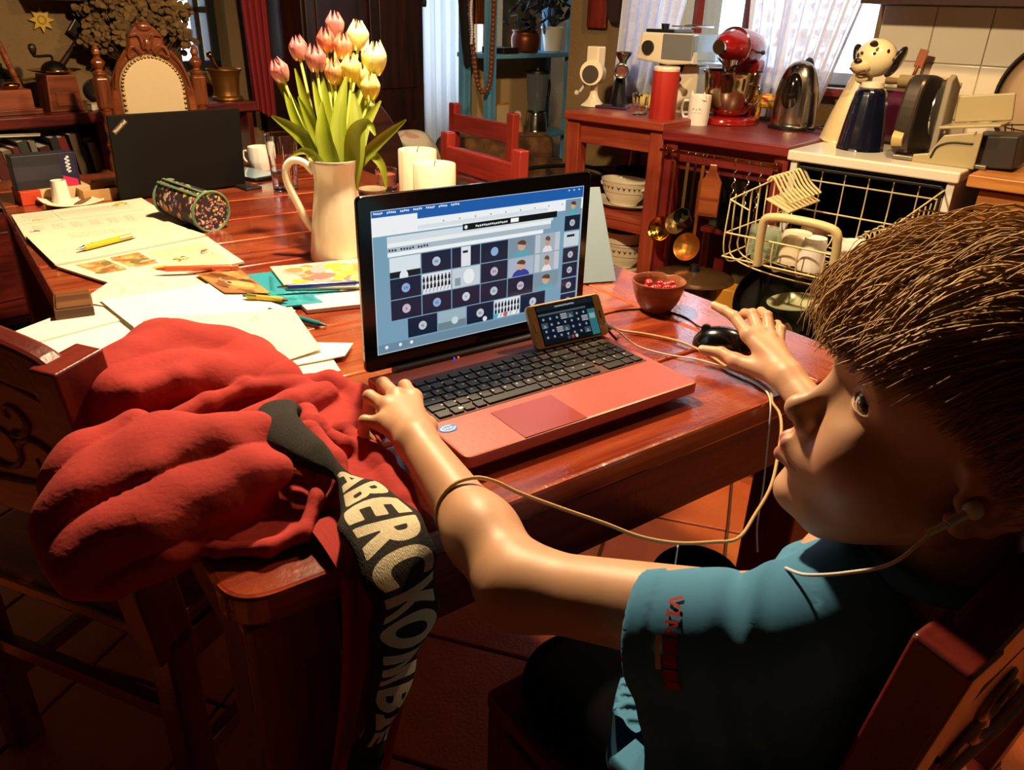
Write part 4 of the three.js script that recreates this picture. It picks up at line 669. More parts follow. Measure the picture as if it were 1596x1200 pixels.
{ // second, lower red table with a brass rail
  const t = KT('side_table', 'dark red kitchen table with a hanging rail, between the shelved table and the dishwasher', 'table', -.24, 0, .31), m = phys(0xffffff, .45, { map: woodTex(0x5c1416, 0x741c1c, 0x862824, { scratch: .2 }), clearcoat: .3, clearcoatRoughness: .25 }), w = .475, d = .60, h = .863;
  M('tabletop', box(w, .035, d + .02, [0, h - .0175, 0], [0, 0, 0], .006), m, t);
  for (const x of [-1, 1]) for (const z of [-1, 1]) M('leg', box(.05, h - .035, .05, [x * (w / 2 - .03), (h - .035) / 2, z * (d / 2 - .04)], [0, 0, 0], .005), m, t);
  for (const z of [-1, 1]) M('apron', box(w - .1, .10, .02, [0, h - .085, z * (d / 2 - .05)]), m, t); for (const x of [-1, 1]) M('apron', box(.02, .10, d - .14, [x * (w / 2 - .03), h - .085, 0]), m, t);
  M('shelf', box(w - .05, .02, d - .06, [0, .10, 0]), m, t); M('shelf', box(w - .05, .018, .24, [0, .45, -d / 2 + .15]), m, t);
  M('towel_rail', rod([-w / 2 + .01, .797, d / 2 + .025], [w / 2 - .015, .797, d / 2 + .025], .0055, 10), MT.brass, t, 'thin brass rail'); for (const x of [-1, 1]) M('rail_bracket', box(.012, .02, .05, [x * (w / 2 - .03), .797, d / 2 + .002], [0, 0, 0], .003), MT.brass, t);
}
{ // slim dishwasher with both racks out
  const t = KT('dishwasher', 'open slim white dishwasher with its racks pulled out, boxed under a white worktop', 'dishwasher', .255, 0, .28), W = .49, D = .56, m = MT.white, dk = mat(0x2a2622, .3, { metalness: .8 });
  M('worktop', box(W + .02, .032, D + .03, [0, .839, .0], [0, 0, 0], .006), phys(0xe4dccb, .3, { clearcoat: .4 }), t);
  for (const x of [-1, 1]) M('side_panel', box(.022, .81, D, [x * (W / 2 - .011), .415, 0], [0, 0, 0], .003), m, t);
  M('back_panel', box(W - .05, .80, .015, [0, .42, -D / 2 + .01]), dk, t); M('tub_floor', box(W - .05, .02, D - .03, [0, .12, 0]), dk, t); M('tub_ceiling', box(W - .05, .012, D - .03, [0, .812, 0]), dk, t);
  for (const x of [-1, 1]) M('tub_wall', box(.004, .68, D - .03, [x * (W / 2 - .026), .47, 0]), dk, t);
  M('plinth', box(W - .03, .10, .02, [0, .05, D / 2 - .05]), MT.black, t);
  const door = M('door', box(W - .03, .03, .60, [0, .105, D / 2 + .31], [.0, 0, 0], .006), m, t); M('door_lining', box(W - .08, .008, .54, [0, .124, D / 2 + .30]), dk, door);
  for (const x of [-1, 1]) M('door_hinge', rod([x * (W / 2 - .035), .70, D / 2 - .02], [x * (W / 2 - .035), .13, D / 2 + .28], .003), MT.steel, t);
  M('rubber_seal', [box(.010, .69, .010, [-W / 2 + .03, .46, D / 2]), box(.010, .69, .010, [W / 2 - .03, .46, D / 2]), box(W - .06, .010, .010, [0, .806, D / 2])], MT.black, t);
}
{ // upper rack: coated wires, one part each way
  const t = KT('dish_rack', 'cream coated wire upper rack with a broad handle, pulled out of the dishwasher', 'rack', .255, 0, -.21), m = mat(0xe0cf9c, .45), W = .44, D = .48, y0 = .585, y1 = .765, r = .0023, g = [];
  const wire = (a, b, rad = r) => M('wire', rod(a, b, rad, 6), m, t);
  for (const y of [y0 + .015, .67, y1]) for (const z of [-D / 2, D / 2]) { if (z > 0 && y > .7) { wire([-W / 2, y, z], [-W / 2 + .06, y - .02, z]); wire([W / 2 - .06, y - .02, z], [W / 2, y, z]); continue; } wire([-W / 2, y, z], [W / 2, y, z], r * 1.2); }
  for (const y of [y0 + .015, .67, y1]) for (const x of [-W / 2, W / 2]) wire([x, y + (y > .7 ? .035 : 0), -D / 2], [x, y, D / 2], r * 1.2);
  for (let i = 0; i <= 6; i++) { const x = -W / 2 + i * W / 6; M('wire', tube([[x, y1 + .035, -D / 2], [x, .68, -D / 2], [x * .97, y0, -D / 2 + .02], [x * .97, y0 - .012, 0], [x * .97, y0, D / 2 - .02], [x, .625, D / 2], [x, i === 0 || i === 6 ? y1 : .67, D / 2]], r, 40, 6), m, t); }
  for (let k = 0; k <= 8; k++) { const z = -D / 2 + .03 + k * (D - .06) / 8; M('wire', tube([[-W / 2, y1 + .01, z], [-W / 2 + .004, .67, z], [-W / 2 + .015, y0 + .012, z], [W / 2 - .015, y0 + .012, z], [W / 2 - .004, .67, z], [W / 2, y1 + .01, z]], r, 36, 6), m, t); }
  for (const [x, k0] of [[.08, 1], [.15, -1]]) for (let k = 0; k < 9; k++) { const z = -D / 2 + .05 + k * .045; M('tine', tube([[x - .012, y0 + .01, z], [x - .010, .665, z], [x, .672, z], [x + .010, .665, z], [x + .012, y0 + .01, z]], r, 20, 6), m, t); }
  for (let k = 0; k < 9; k++) { const z = -D / 2 + .02 + k * .028; M('tine', tube([[-W / 2 - .0, .79, z], [-W / 2 + .012, .802, z], [-W / 2 + .05, .76, z], [-W / 2 + .085, .735, z]], .004, 18, 6), m, t); }
  M('cup_shelf', box(.085, .006, D * .5, [-W / 2 + .05, .722, -.10], [0, 0, -.35], .002), mat(0xe0cf9c, .5), t);
  const hd = sweep([[-.105, .60, D / 2 + .012], [-.105, .70, D / 2 + .02], [-.098, .735, D / 2 + .024], [-.07, .745, D / 2 + .025], [.07, .745, D / 2 + .025], [.098, .735, D / 2 + .024], [.105, .70, D / 2 + .02], [.105, .60, D / 2 + .012]], .0125, 60, 10);
  M('handle', hd, mat(0xd3c08c, .4), t, 'broad cream plastic handle');
}
{ // lower rack on the door
  const t = KT('dish_rack', 'lower wire rack full of dark pans, standing on the open dishwasher door', 'rack', .255, 0, -.26), m = mat(0xe0cf9c, .45), W = .42, D = .50, y0 = .15, y1 = .30, r = .0024;
  for (const y of [y0, .22, y1]) { for (const z of [-D / 2, D / 2]) M('wire', rod([-W / 2, y, z], [W / 2, y, z], r), m, t); for (const x of [-W / 2, W / 2]) M('wire', rod([x, y, -D / 2], [x, y, D / 2], r), m, t); }
  for (let i = 0; i <= 7; i++) M('wire', tube([[-W / 2 + i * W / 7, y1, -D / 2], [-W / 2 + i * W / 7, y0, -D / 2 + .01], [-W / 2 + i * W / 7, y0, D / 2 - .01], [-W / 2 + i * W / 7, y1, D / 2]], r, 24, 6), m, t);
  for (let k = 0; k <= 7; k++) M('wire', tube([[-W / 2, y1, -D / 2 + k * D / 7], [-W / 2 + .01, y0, -D / 2 + k * D / 7], [W / 2 - .01, y0, -D / 2 + k * D / 7], [W / 2, y1, -D / 2 + k * D / 7]], r, 24, 6), m, t);
}
function pan(label, a, y, b, r, h, m, rot, handle = true) {
  const t = T('pan', label, 'pan', K(a, y, b), KR); t.rotation.set(rot[0], KR + rot[1], rot[2], 'YXZ');
  M('pan_body', lathe(smoothProfile([[0, 0], [r * .8, 0], [r * .86, .006], [r, h], [r + .004, h + .002], [r - .002, h - .002], [r * .84, .008], [0, .005]], 5), 44), m, t);
  if (handle) M('handle', box(.02, .012, .15, [0, h - .01, r + .075], [.15, 0, 0], .005), MT.black, t); return t;
}
pan('dark frying pan standing on edge at the left of the lower dish rack', .12, .40, -.18, .13, .045, MT.iron, [1.25, .3, 0], false);
pan('dark red saucepan lying upside down in the lower dish rack', .28, .30, -.25, .10, .09, phys(0x3a1614, .3, { clearcoat: .5 }), [2.8, 0, 0], false);
pan('flat brown baking dish leaning at the front of the lower dish rack', .15, .33, -.40, .12, .03, mat(0x5c4428, .5), [.5, .2, .15], false);
{ // plates and glasses in the upper rack
  const rim = lathe(smoothProfile([[0, .004], [.026, .003], [.032, .0], [.034, .003], [.038, .05], [.0405, .085], [.039, .0855], [.036, .05], [.031, .007], [0, .007]], 5), 36);
  const mk = (label, a, b, y, m, s, rx, g) => { const t = T('cup', label, 'cup', K(a, y, b), KR, g); M('cup_body', rim, m, t); t.scale.set(...s); t.rotation.set(rx, KR, 0, 'YXZ'); return t; };
  const cg = new THREE.MeshPhysicalMaterial({ color: 0xe8f2e4, roughness: .08, transmission: .8, thickness: 0 });
  mk('glass standing upside down behind the rack handle on its left side', .135, -.38, .688, cg, [1, 1, 1], Math.PI);
  mk('cream cup upside down in the middle of the upper dish rack', .215, -.37, .690, MT.cream, [1.15, .95, 1.15], Math.PI);
  mk('white cup lying behind the right leg of the rack handle', .275, -.39, .69, MT.white, [.9, 1, .9], Math.PI);
  mk('small glass upside down near the left end of the upper rack', .085, -.33, .678, cg, [.8, .9, .8], Math.PI);
  mk('wide white cup at the right end of the upper dish rack', .375, -.35, .69, MT.white, [1.25, 1, 1.25], Math.PI);
  mk('brown cup upside down farther back in the upper dish rack', .22, -.26, .69, phys(0x6a4a34, .4), [1.1, 1, 1.1], Math.PI);
  const pl = T('plate', 'light green oval dish lying in front of the lower dish rack', 'plate', K(.235, .47, -.33), KR); pl.rotation.set(.5, KR + .3, .2, 'YXZ'); M('plate_body', tf(lathe([[0, 0], [.05, 0], [.085, .012], [.084, .014], [.05, .004], [0, .004]], 40), [0, 0, 0], [0, 0, 0], [1, 1, .45]), phys(0xb9bd92, .3, { clearcoat: .4 }), pl);
}
{ // wood worktop unit at the right edge
  const t = KT('cabinet', 'orange wooden worktop cabinet at the right edge beside the dishwasher', 'cabinet', .90, 0, .29); const m = MT.orangeWood;
  M('worktop', box(.74, .035, .62, [0, .838, 0], [0, 0, 0], .005), m, t); M('cabinet_body', box(.70, .60, .54, [0, .42, -.02]), MT.redWood, t); M('drawer', box(.24, .11, .02, [-.22, .755, .262], [0, 0, 0], .004), MT.orangeWood, t).userData.label = 'pale wooden drawer front';
  M('door', box(.33, .55, .02, [-.17, .41, .262], [0, 0, 0], .004), MT.redWood, t); M('plinth', box(.66, .12, .48, [0, .06, -.03]), MT.black, t);
}
// ---- on the first red table
{ const t = KT('vegetable_grater', 'white hand-cranked drum grater on a suction foot, far left on the red table', 'grater', -.955, 0.885, .235), m = MT.cream;
  M('foot', lathe(smoothProfile([[0, 0], [.045, 0], [.046, .006], [.03, .02], [.016, .045], [.013, .085], [0, .086]], 5), 30), m, t);
  M('drum', cyl(.040, .046, .085, [.005, .125, .015], [Math.PI / 2 - .1, 0, -.35], 32), m, t); M('drum_opening', cyl(.033, .033, .004, [.018, .123, .0575], [Math.PI / 2 - .1, 0, -.35], 32), mat(0x3a2c1e, .7), t);
  M('hopper', box(.058, .075, .05, [-.005, .185, -.005], [0, 0, 0], .006), m, t); M('crank', [rod([-.03, .12, -.03], [-.07, .05, .0], .006), sph(.011, [-.078, .045, .01])], m, t); t.scale.setScalar(1.02); }
{ const t = KT('meat_grinder', 'small metal hand grinder on a dark stand beside the white drum grater', 'grinder', -1.0 + .06, 0.885, .40);
  M('stand', lathe(smoothProfile([[0, 0], [.038, 0], [.036, .01], [.026, .05], [.020, .10], [.018, .12], [0, .12]], 4), 28), MT.iron, t); M('barrel', cyl(.022, .026, .08, [.02, .135, .02], [Math.PI / 2, 0, -.5], 24), MT.steel, t); M('front_ring', tf(new THREE.TorusGeometry(.026, .006, 8, 28), [.038, .135, .056], [0, .5, 0]), MT.steel, t); M('funnel', lathe([[.014, 0], [.016, .02], [.034, .045], [.036, .055], [.033, .055], [.014, .02]], 26, [.005, .15, 0]), MT.steel, t); }
{ const t = KT('phone', 'dark violet phone lying on the red table in front of the grinder', 'phone', -.86, .885, .24, .3); M('case', box(.13, .010, .07, [0, .006, 0], [0, 0, 0], .004), phys(0x3a2a5c, .2, { clearcoat: .6 }), t); M('screen', box(.115, .001, .062, [0, .0113, 0], [0, 0, 0], .0004), MT.blackGloss, t); M('camera_bump', box(.03, .003, .02, [.04, .012, -.015]), MT.steel, t); }
{ const t = KT('glass', 'small clear tumbler standing in front of the lemon on the red table', 'glass', -.665, .885, .135); M('glass_body', lathe([[0, .001], [.024, 0], [.028, .003], [.031, .06], [.0325, .078], [.031, .0785], [.029, .06], [.025, .010], [0, .009]], 36), MT.glass, t); }
{ const t = KT('lemon', 'yellow lemon lying behind the small tumbler', 'lemon', -.76, .885 + .029, .33); const g = new THREE.SphereGeometry(.029, 26, 20), p = g.attributes.position; for (let i = 0; i < p.count; i++) { const x = p.getX(i) / .029, k = 1 + .28 * Math.pow(Math.abs(x), 6); p.setX(i, p.getX(i) * 1.2 * k); } g.computeVertexNormals(); M('lemon_body', g, mat(0xd7c070, .5, { bumpMap: fineBump, bumpScale: .0008 }), t); t.rotation.y += .8; }
{ const t = KT('canister', 'tall red cylindrical canister with a cream rim at the front of the red table', 'canister', -.553, .885, .115); M('canister_body', lathe([[0, 0], [.0475, 0], [.0485, .002], [.0485, .165], [0, .165]], 44), mat(0xb02a20, .55), t); M('lid', lathe([[0, .165], [.046, .165], [.047, .168], [.047, .178], [.0455, .18], [0, .18]], 44), MT.cream, t, 'cream lid'); }
// ---- on the second red table
{ const t = KT('coffee_maker', 'cream and silver coffee machine with a round knob, behind the red canister', 'coffee machine', -.715, .865, .43), m = MT.cream;
  M('housing', ext([[-.115, .205], [-.10, .305], [.13, .305], [.14, .20], [.03, .19]].map(([x, y]) => [x, y]), .19, .008), m, t); M('side_plate', box(.14, .095, .192, [.066, .255, 0], [0, 0, 0], .006), mat(0xb4bcc2, .25, { metalness: .7 }), t);
  M('knob', [cyl(.026, .026, .012, [-.062, .25, .1], [Math.PI / 2, 0, 0], 30)], mat(0x241c16, .5), t); M('lid', box(.13, .012, .15, [-.03, .311, 0], [0, 0, 0], .004), MT.black, t); M('lid_knob', cyl(.014, .017, .022, [-.04, .326, .02]), MT.black, t);
  M('brew_head', cyl(.05, .056, .03, [0, .178, .0]), MT.black, t); M('column', box(.12, .17, .09, [.06, .105, -.04], [0, 0, 0], .008), m, t); M('base', box(.21, .025, .18, [.02, .013, 0], [0, 0, 0], .006), m, t); M('portafilter', [rod([.02, .165, .06], [.10, .145, .12], .009, 10), sph(.013, [.10, .145, .12])], MT.black, t); M('drip_tray', box(.12, .006, .08, [-.02, .029, .05]), MT.steel, t); M('cup_rail', tube([[-.01, .317, -.06], [-.01, .33, -.07], [.12, .33, -.07], [.12, .33, .07], [.02, .33, .07]], .0025, 40, 6), MT.chrome, t); M('grinder_hopper', box(.09, .10, .14, [.175, .26, -.01], [0, 0, 0], .008), new THREE.MeshPhysicalMaterial({ color: 0xc8d8e2, roughness: .1, transmission: .7, thickness: 0 }), t); }
{ const t = KT('mug', 'white mug shaped like a cat with two ears and a drawn face', 'mug', -.468, .863, .235);
  M('mug_body', lathe(smoothProfile([[0, .002], [.033, 0], [.037, .004], [.0395, .05], [.0405, .10], [.039, .101], [.037, .05], [.034, .01], [0, .008]], 5), 40), MT.white, t); for (const s of [-1, 1]) M('ear', tf(new THREE.ConeGeometry(.012, .03, 12), [s * .024 + .006, .108, .03], [.1, 0, -s * .15], [1, 1, .5]), MT.white, t); M('handle', tube([[-.037, .085, .01], [-.06, .08, .014], [-.066, .05, .014], [-.055, .025, .012], [-.037, .025, .01]], .0055, 28, 8), MT.white, t);
  M('face', tf(new THREE.CylinderGeometry(.0412, .0408, .03, 24, 1, true, -.55, 1.1), [0, .062, 0], [0, .25, 0]), mat(0xffffff, .4, { map: canvasTex(256, 96, (x) => { x.fillStyle = '#eeeae2'; x.fillRect(0, 0, 256, 96); x.strokeStyle = '#3a302a'; x.lineWidth = 5; x.beginPath(); x.arc(70, 40, 20, .2, 2.9); x.moveTo(206, 40); x.arc(186, 40, 20, .2, 2.9); x.stroke(); x.beginPath(); x.moveTo(128, 50); x.lineTo(128, 62); x.moveTo(112, 70); x.quadraticCurveTo(120, 76, 128, 66); x.quadraticCurveTo(136, 76, 144, 70); x.moveTo(20, 62); x.lineTo(60, 64); x.moveTo(196, 64); x.lineTo(236, 60); x.stroke(); }) }), t); }
{ const t = KT('stand_mixer', 'red stand mixer with a large shiny steel bowl between the coffee machine and the kettle', 'mixer', -.42, .863, .405), m = phys(0x8e1216, .2, { clearcoat: .9, clearcoatRoughness: .06 });
  M('base', tf(lathe(smoothProfile([[0, 0], [.095, 0], [.10, .008], [.095, .022], [.06, .03], [0, .032]], 4), 40), [0, 0, 0], [0, 0, 0], [1, 1, 1.25]), m, t);
  M('bowl', lathe(smoothProfile([[.05, .03], [.055, .032], [.075, .05], [.098, .10], [.106, .165], [.110, .185], [.108, .186], [.103, .165], [.095, .10], [.07, .05], [0, .04]], 5), 48, [0, 0, .03]), phys(0xb9a78c, .12, { metalness: 1 }), t);
  M('bowl_handle', tube([[.10, .15, .06], [.135, .14, .08], [.135, .09, .08], [.095, .08, .06]], .005, 26, 8), MT.chrome, t);
  M('column', ext(splinePts([[-.045, .01], [.045, .01], [.04, .15], [.045, .22], [-.045, .22], [-.04, .15]], 50), .07, .012).translate(0, 0, -.10), m, t);
  M('motor_head', tf(new THREE.SphereGeometry(1, 40, 28), [0, .272, .0], [-.06, 0, 0], [.068, .062, .165]), m, t); M('trim_band', tf(new THREE.TorusGeometry(.066, .004, 8, 40), [0, .270, .06], [0, 0, 0]), MT.chrome, t); M('attachment_hub', cyl(.024, .024, .02, [0, .272, .163], [Math.PI / 2, 0, 0], 28), MT.chrome, t); M('beater_shaft', cyl(.02, .03, .07, [0, .20, .07]), MT.chrome, t); M('speed_lever', [rod([.065, .255, 0], [.09, .255, 0], .004), sph(.008, [.092, .255, 0])], MT.black, t); }
{ const t = KT('horse_figurine', 'small colourful painted horse figurine standing right of the mixer bowl', 'figurine', -.31, .863, .47, .2), pm = mat(0xffffff, .45, { map: canvasTex(256, 256, (x, w, h) => { x.fillStyle = '#b98a2a'; x.fillRect(0, 0, w, h); for (let i = 0; i < 150; i++) { x.fillStyle = ['#c23a1c', '#d7a02a', '#7a8f2a', '#a8431f', '#e2c25a', '#4f6a3a'][i % 6]; x.beginPath(); x.arc(rr(0, w), rr(0, h), rr(5, 14), 0, 7); x.fill(); } }) });
  M('body', [sph(.032, [0, .085, 0], [1.5, .85, .7], 24), sweep([[.035, .09, 0], [.052, .115, 0], [.06, .135, 0]], (u) => .018 * (1 - .35 * u), 14, 12), sph(.014, [.066, .132, 0], [1.5, .9, .8], 16, [0, 0, -.5])], pm, t); for (const [x, z] of [[.032, .012], [.032, -.012], [-.034, .012], [-.034, -.012]]) M('leg', sweep([[x, .085, z], [x + .004, .045, z], [x, .0, z]], (u) => .011 * (1 - .45 * u), 12, 10), pm, t); M('tail', sweep([[-.045, .095, 0], [-.062, .08, 0], [-.064, .045, 0]], (u) => .007 * (1 - .5 * u), 12, 8), mat(0x7a2f18, .6), t); M('mane', sweep([[.03, .112, 0], [.045, .135, 0], [.06, .148, 0]], .007, 12, 8), mat(0x9c3a1c, .6), t); }
{ const t = KT('kettle', 'tall oval steel electric kettle with a dark window, standing before the lace curtain', 'kettle', -.185, .863, .435);
  const prof = smoothProfile([[0, .0], [.082, .0], [.086, .008], [.085, .06], [.078, .13], [.06, .185], [.035, .215], [0, .225]], 6);
  M('kettle_body', tf(lathe(prof, 48), [0, .012, 0], [0, 0, 0], [.95, 1, .8]), mat(0xa89f92, .22, { metalness: 1 }), t); M('base', lathe([[0, 0], [.085, 0], [.086, .012], [0, .012]], 40), MT.black, t);
  const win = tf(new THREE.SphereGeometry(1, 32, 24), [0, .105, .022], [.18, 0, 0], [.047, .098, .052]); M('dark_front', win, phys(0x14100d, .12, { clearcoat: .8 }), t); M('switch', sph(.007, [0, .21, .035]), MT.chrome, t); M('handle', tube([[0, .22, -.03], [0, .235, -.06], [0, .18, -.105], [0, .08, -.105], [0, .04, -.06]], .011, 36, 10), MT.black, t); }
{ const t = KT('power_cord', 'black power cord in loose loops behind the kettle', 'cord', 0, 0, 0); t.position.set(0, 0, 0); t.rotation.set(0, 0, 0); const P = []; for (let i = 0; i <= 30; i++) { const u = i / 30; P.push(K(-.10 + .10 * u + .045 * Math.cos(u * 14), .868 + .004 * Math.sin(u * 9) + .03 * Math.max(0, Math.sin(u * 6 - 2)) * u, .42 + .06 * Math.sin(u * 14))); } M('cord', tube(P, .003, 160, 6), MT.black, t); }
// ---- on the dishwasher
{ const t = KT('utensil_pot', 'tall dark blue glazed pot, narrower at the top, on the dishwasher', 'pot', .152, .855, .195); M('pot_body', lathe(smoothProfile([[0, 0], [.068, 0], [.072, .004], [.066, .06], [.056, .13], [.048, .172], [.046, .178], [.040, .186], [.034, .187], [.034, .175], [.05, .10], [0, .02]], 5), 48), phys(0x0c0f22, .22, { clearcoat: .8, clearcoatRoughness: .08 }), t); M('neck', lathe([[.030, .185], [.035, .19], [.034, .205], [.027, .206], [.026, .19]], 36), MT.cream, t, 'cream neck showing above the dark pot'); }
{ const t = KT('dog_figurine', 'cream ceramic dog figure with black ears and spots, behind the dark blue pot', 'figurine', .052, .855, .33), m = phys(0xd9c595, .28, { clearcoat: .6 }), dk = phys(0x15110e, .3, { clearcoat: .6 });
  M('body', tf(lathe(smoothProfile([[0, 0], [.068, 0], [.072, .006], [.062, .08], [.045, .16], [.034, .205], [.03, .225], [0, .226]], 5), 40), [-.01, 0, 0], [0, 0, -.13]), m, t);
  const head = M('head', sph(.062, [.055, .272, .02], [1.02, .95, .95], 36), vcol ? phys(0xffffff, .28, { clearcoat: .6, map: canvasTex(512, 256, (x, w, h) => { x.fillStyle = '#e6d6a8'; x.fillRect(0, 0, w, h); x.fillStyle = '#2a1a10'; for (const [X, Y, a, b] of [[120, 60, 30, 18], [330, 60, 26, 16], [150, 90, 7, 10], [200, 96, 7, 10], [260, 80, 6, 9], [400, 110, 20, 14], [60, 120, 14, 10], [230, 130, 5, 8]]) { x.beginPath(); x.ellipse(X, Y, a, b, .4, 0, 7); x.fill(); } }) }) : m, t);
  M('snout', sph(.031, [.028, .248, .062], [1.15, .8, .9], 26), m, t); M('nose', sph(.011, [.022, .262, .088], [1.2, .8, .7], 16), dk, t); M('mouth', tube([[.0, .238, .082], [.022, .228, .092], [.048, .234, .086]], .0035, 16, 6), phys(0x4a2414, .4), t);
  for (const [s, r] of [[-1, .35], [1, -.45]]) M('ear', tf(new THREE.SphereGeometry(1, 26, 18), [.055 + s * .058, .262, .0], [0, 0, r], [.018, .052, .036]), dk, t, 'glossy black ear'); for (const s of [-1, 1]) M('eye', sph(.005, [.045 + s * .02, .286, .076]), dk, t); M('bow', [sph(.014, [.03, .208, .045], [1.6, .8, .8], 16)], m, t); }
{ const t = KT('toaster', 'dark purple toaster standing behind the bread slicer', 'toaster', .185, .855, .46), m = phys(0x4a1630, .22, { clearcoat: .7 }); M('toaster_body', ext(splinePts([[-.075, .01], [.075, .01], [.078, .10], [.06, .165], [-.06, .165], [-.078, .10]], 60), .24, .015), m, t); t.rotation.y += Math.PI / 2 - .1; M('base', box(.15, .015, .23, [0, .008, 0]), MT.black, t); M('slot', box(.10, .004, .03, [0, .166, .03], [0, Math.PI / 2, 0], .001), MT.black, t); M('lever', box(.03, .014, .014, [.0, .10, .128]), MT.black, t); }
{ const t = KT('bread_slicer', 'old metal bread slicing machine with a grey blade guard and cream sliding tray', 'slicer', .40, .855, .18), st = mat(0x8d8474, .35, { metalness: .8 }), cr = phys(0xa89a72, .35, { clearcoat: .3 });
  M('motor_housing', tf(ext(splinePts([[-.085, .02], [.075, .02], [.085, .12], [.075, .215], [-.06, .235], [-.088, .20]], 60), .055, .01), [-.085, 0, .0], [0, Math.PI / 2 - .15, 0]), phys(0x4a4038, .35, { metalness: .6 }), t);
  M('blade', cyl(.085, .085, .003, [-.035, .145, .0], [0, 0, Math.PI / 2], 48), mat(0xcfd4d8, .15, { metalness: 1 }), t); M('blade_guard', tf(ext([[-.06, .03], [.05, .03], [.05, .21], [-.03, .245], [-.06, .23]], .018, .004), [-.012, 0, 0], [0, Math.PI / 2, 0]), phys(0x9a917e, .4, { metalness: .3 }), t); M('knob', cyl(.022, .024, .03, [-.105, .06, .09], [0, 0, Math.PI / 2], 26), phys(0xc2a868, .4), t);
  M('sliding_tray', box(.15, .075, .012, [.085, .16, .0], [0, 0, .14], .004), cr, t); M('tray_floor', box(.16, .008, .12, [.08, .115, .05], [0, 0, .14], .003), cr, t);
  M('base_front', tf(ext([[-.07, 0], [.10, 0], [.10, .105], [-.0, .085], [-.03, .03], [-.07, .022]], .012, .003), [.02, 0, .10]), cr, t); M('base_plate', box(.26, .012, .20, [.02, .008, 0], [0, 0, 0], .003), st, t); M('back_box', box(.12, .09, .16, [.15, .05, .0], [0, 0, .08], .005), mat(0x2a221c, .5), t); M('groove', tube([[.0, .02, .107], [.01, .05, .107], [.04, .066, .107], [.10, .07, .107]], .003, 24, 6), MT.black, t); for (const [x, y] of [[.02, .094], [.10, .101]]) M('screw', sph(.004, [x, y, .107]), MT.chrome, t); }
{ const t = KT('rolling_pin', 'cream rolling pin lying across the top of the purple toaster', 'rolling pin', .215, 1.050, .50); M('roller', cyl(.022, .022, .15, [0, 0, 0], [0, 0, Math.PI / 2], 26), phys(0xc9b684, .4), t); for (const s of [-1, 1]) M('handle', cyl(.010, .012, .05, [s * .095, 0, 0], [0, 0, Math.PI / 2], 18), phys(0xb39a64, .4), t); }
{ const t = KT('wooden_spatula', 'brown wooden spatula leaning against the tiles behind the toaster', 'spatula', .145, .86, .585); M('handle', rod([-.02, 0, .04], [.02, .24, .0], .006, 10), MT.brownWood, t); M('blade', box(.03, .06, .006, [.024, .262, -.002], [0, 0, -.16], .003), MT.brownWood, t); }
{ const t = KT('tray', 'large round dark tray leaning on the tiles at the right edge', 'tray', .62, .855, .57); M('tray_body', tf(lathe(smoothProfile([[0, 0], [.17, 0], [.185, .012], [.19, .02], [.187, .021], [.168, .006], [0, .005]], 4), 48), [0, .175, 0], [Math.PI / 2 - .2, 0, 0]), phys(0x6e5536, .4, { metalness: .4 }), t); M('rim', tf(new THREE.TorusGeometry(.188, .006, 8, 56), [0, .178, .018], [-.2, 0, 0]), MT.iron, t); }
{ const t = KT('wire_basket', 'dark wire basket in front of the round tray', 'basket', .62, .855, .40); for (let k = 0; k < 4; k++) M('wire', tf(new THREE.TorusGeometry(.085 + k * .008, .002, 6, 40), [0, .012 + k * .028, 0], [Math.PI / 2, 0, 0]), MT.iron, t); for (let k = 0; k < 14; k++) { const q = k * Math.PI / 7; M('wire', rod([Math.cos(q) * .085, .01, Math.sin(q) * .085], [Math.cos(q) * .11, .10, Math.sin(q) * .11], .0016), MT.iron, t); } }
// ---- shelves of the first red table
function tureen(label, a, y, b, r, h, pattern, ped) {
  const t = KT('tureen', label, 'tureen', a, y, b), m = MT.cream;
  M('bowl_body', tf(lathe(smoothProfile([[0, .002], [r * .55, 0], [r * .6, .006], [r * .85, h * .4], [r, h * .92], [r * 1.05, h], [r * .99, h], [r * .8, h * .4], [0, .012]], 5), 48), [0, 0, 0], [0, 0, 0], [1.2, 1, .85]), m, t);
  const tx = canvasTex(1024, 64, (x) => { x.fillStyle = '#e4d6b4'; x.fillRect(0, 0, 1024, 64); x.fillStyle = '#3a2a20'; for (let i = 0; i < 26; i++) { const X = 10 + i * 39; x.beginPath(); x.moveTo(X, 12); x.quadraticCurveTo(X + 8, 24, X + 16, 44); x.quadraticCurveTo(X + 24, 22, X + 32, 12); x.quadraticCurveTo(X + 20, 16, X + 16, 24); x.quadraticCurveTo(X + 12, 16, X, 12); x.fill(); } });
  M('pattern_band', tf(new THREE.CylinderGeometry(r * 1.005, r * .93, h * .34, 64, 1, true), [0, h * .72, 0], [0, 0, 0], [1.2, 1, .85]), mat(0xffffff, .35, { map: tx, side: THREE.DoubleSide }), t, 'band of painted brown leaves');
  for (const s of [-1, 1]) M('handle', tube([[s * r * 1.15, h * .75, -.02], [s * r * 1.32, h * .8, 0], [s * r * 1.15, h * .75, .02]], .006, 16, 8), m, t); return t;
}
const plateG = (r) => lathe(smoothProfile([[0, .003], [r * .6, 0], [r * .66, .004], [r * .97, .017], [r, .02], [r * .985, .0215], [r * .66, .009], [0, .007]], 5), 48);
{ const t = KT('serving_plate', 'wide cream serving plate under the tureen on the upper shelf', 'plate', -.745, .516, .20); M('plate_body', tf(plateG(.115), [0, 0, 0], [0, 0, 0], [1.25, 1, .9]), MT.cream, t); }
tureen('cream tureen with a band of brown leaves on the upper shelf of the red table', -.735, .527, .19, .085, .095);
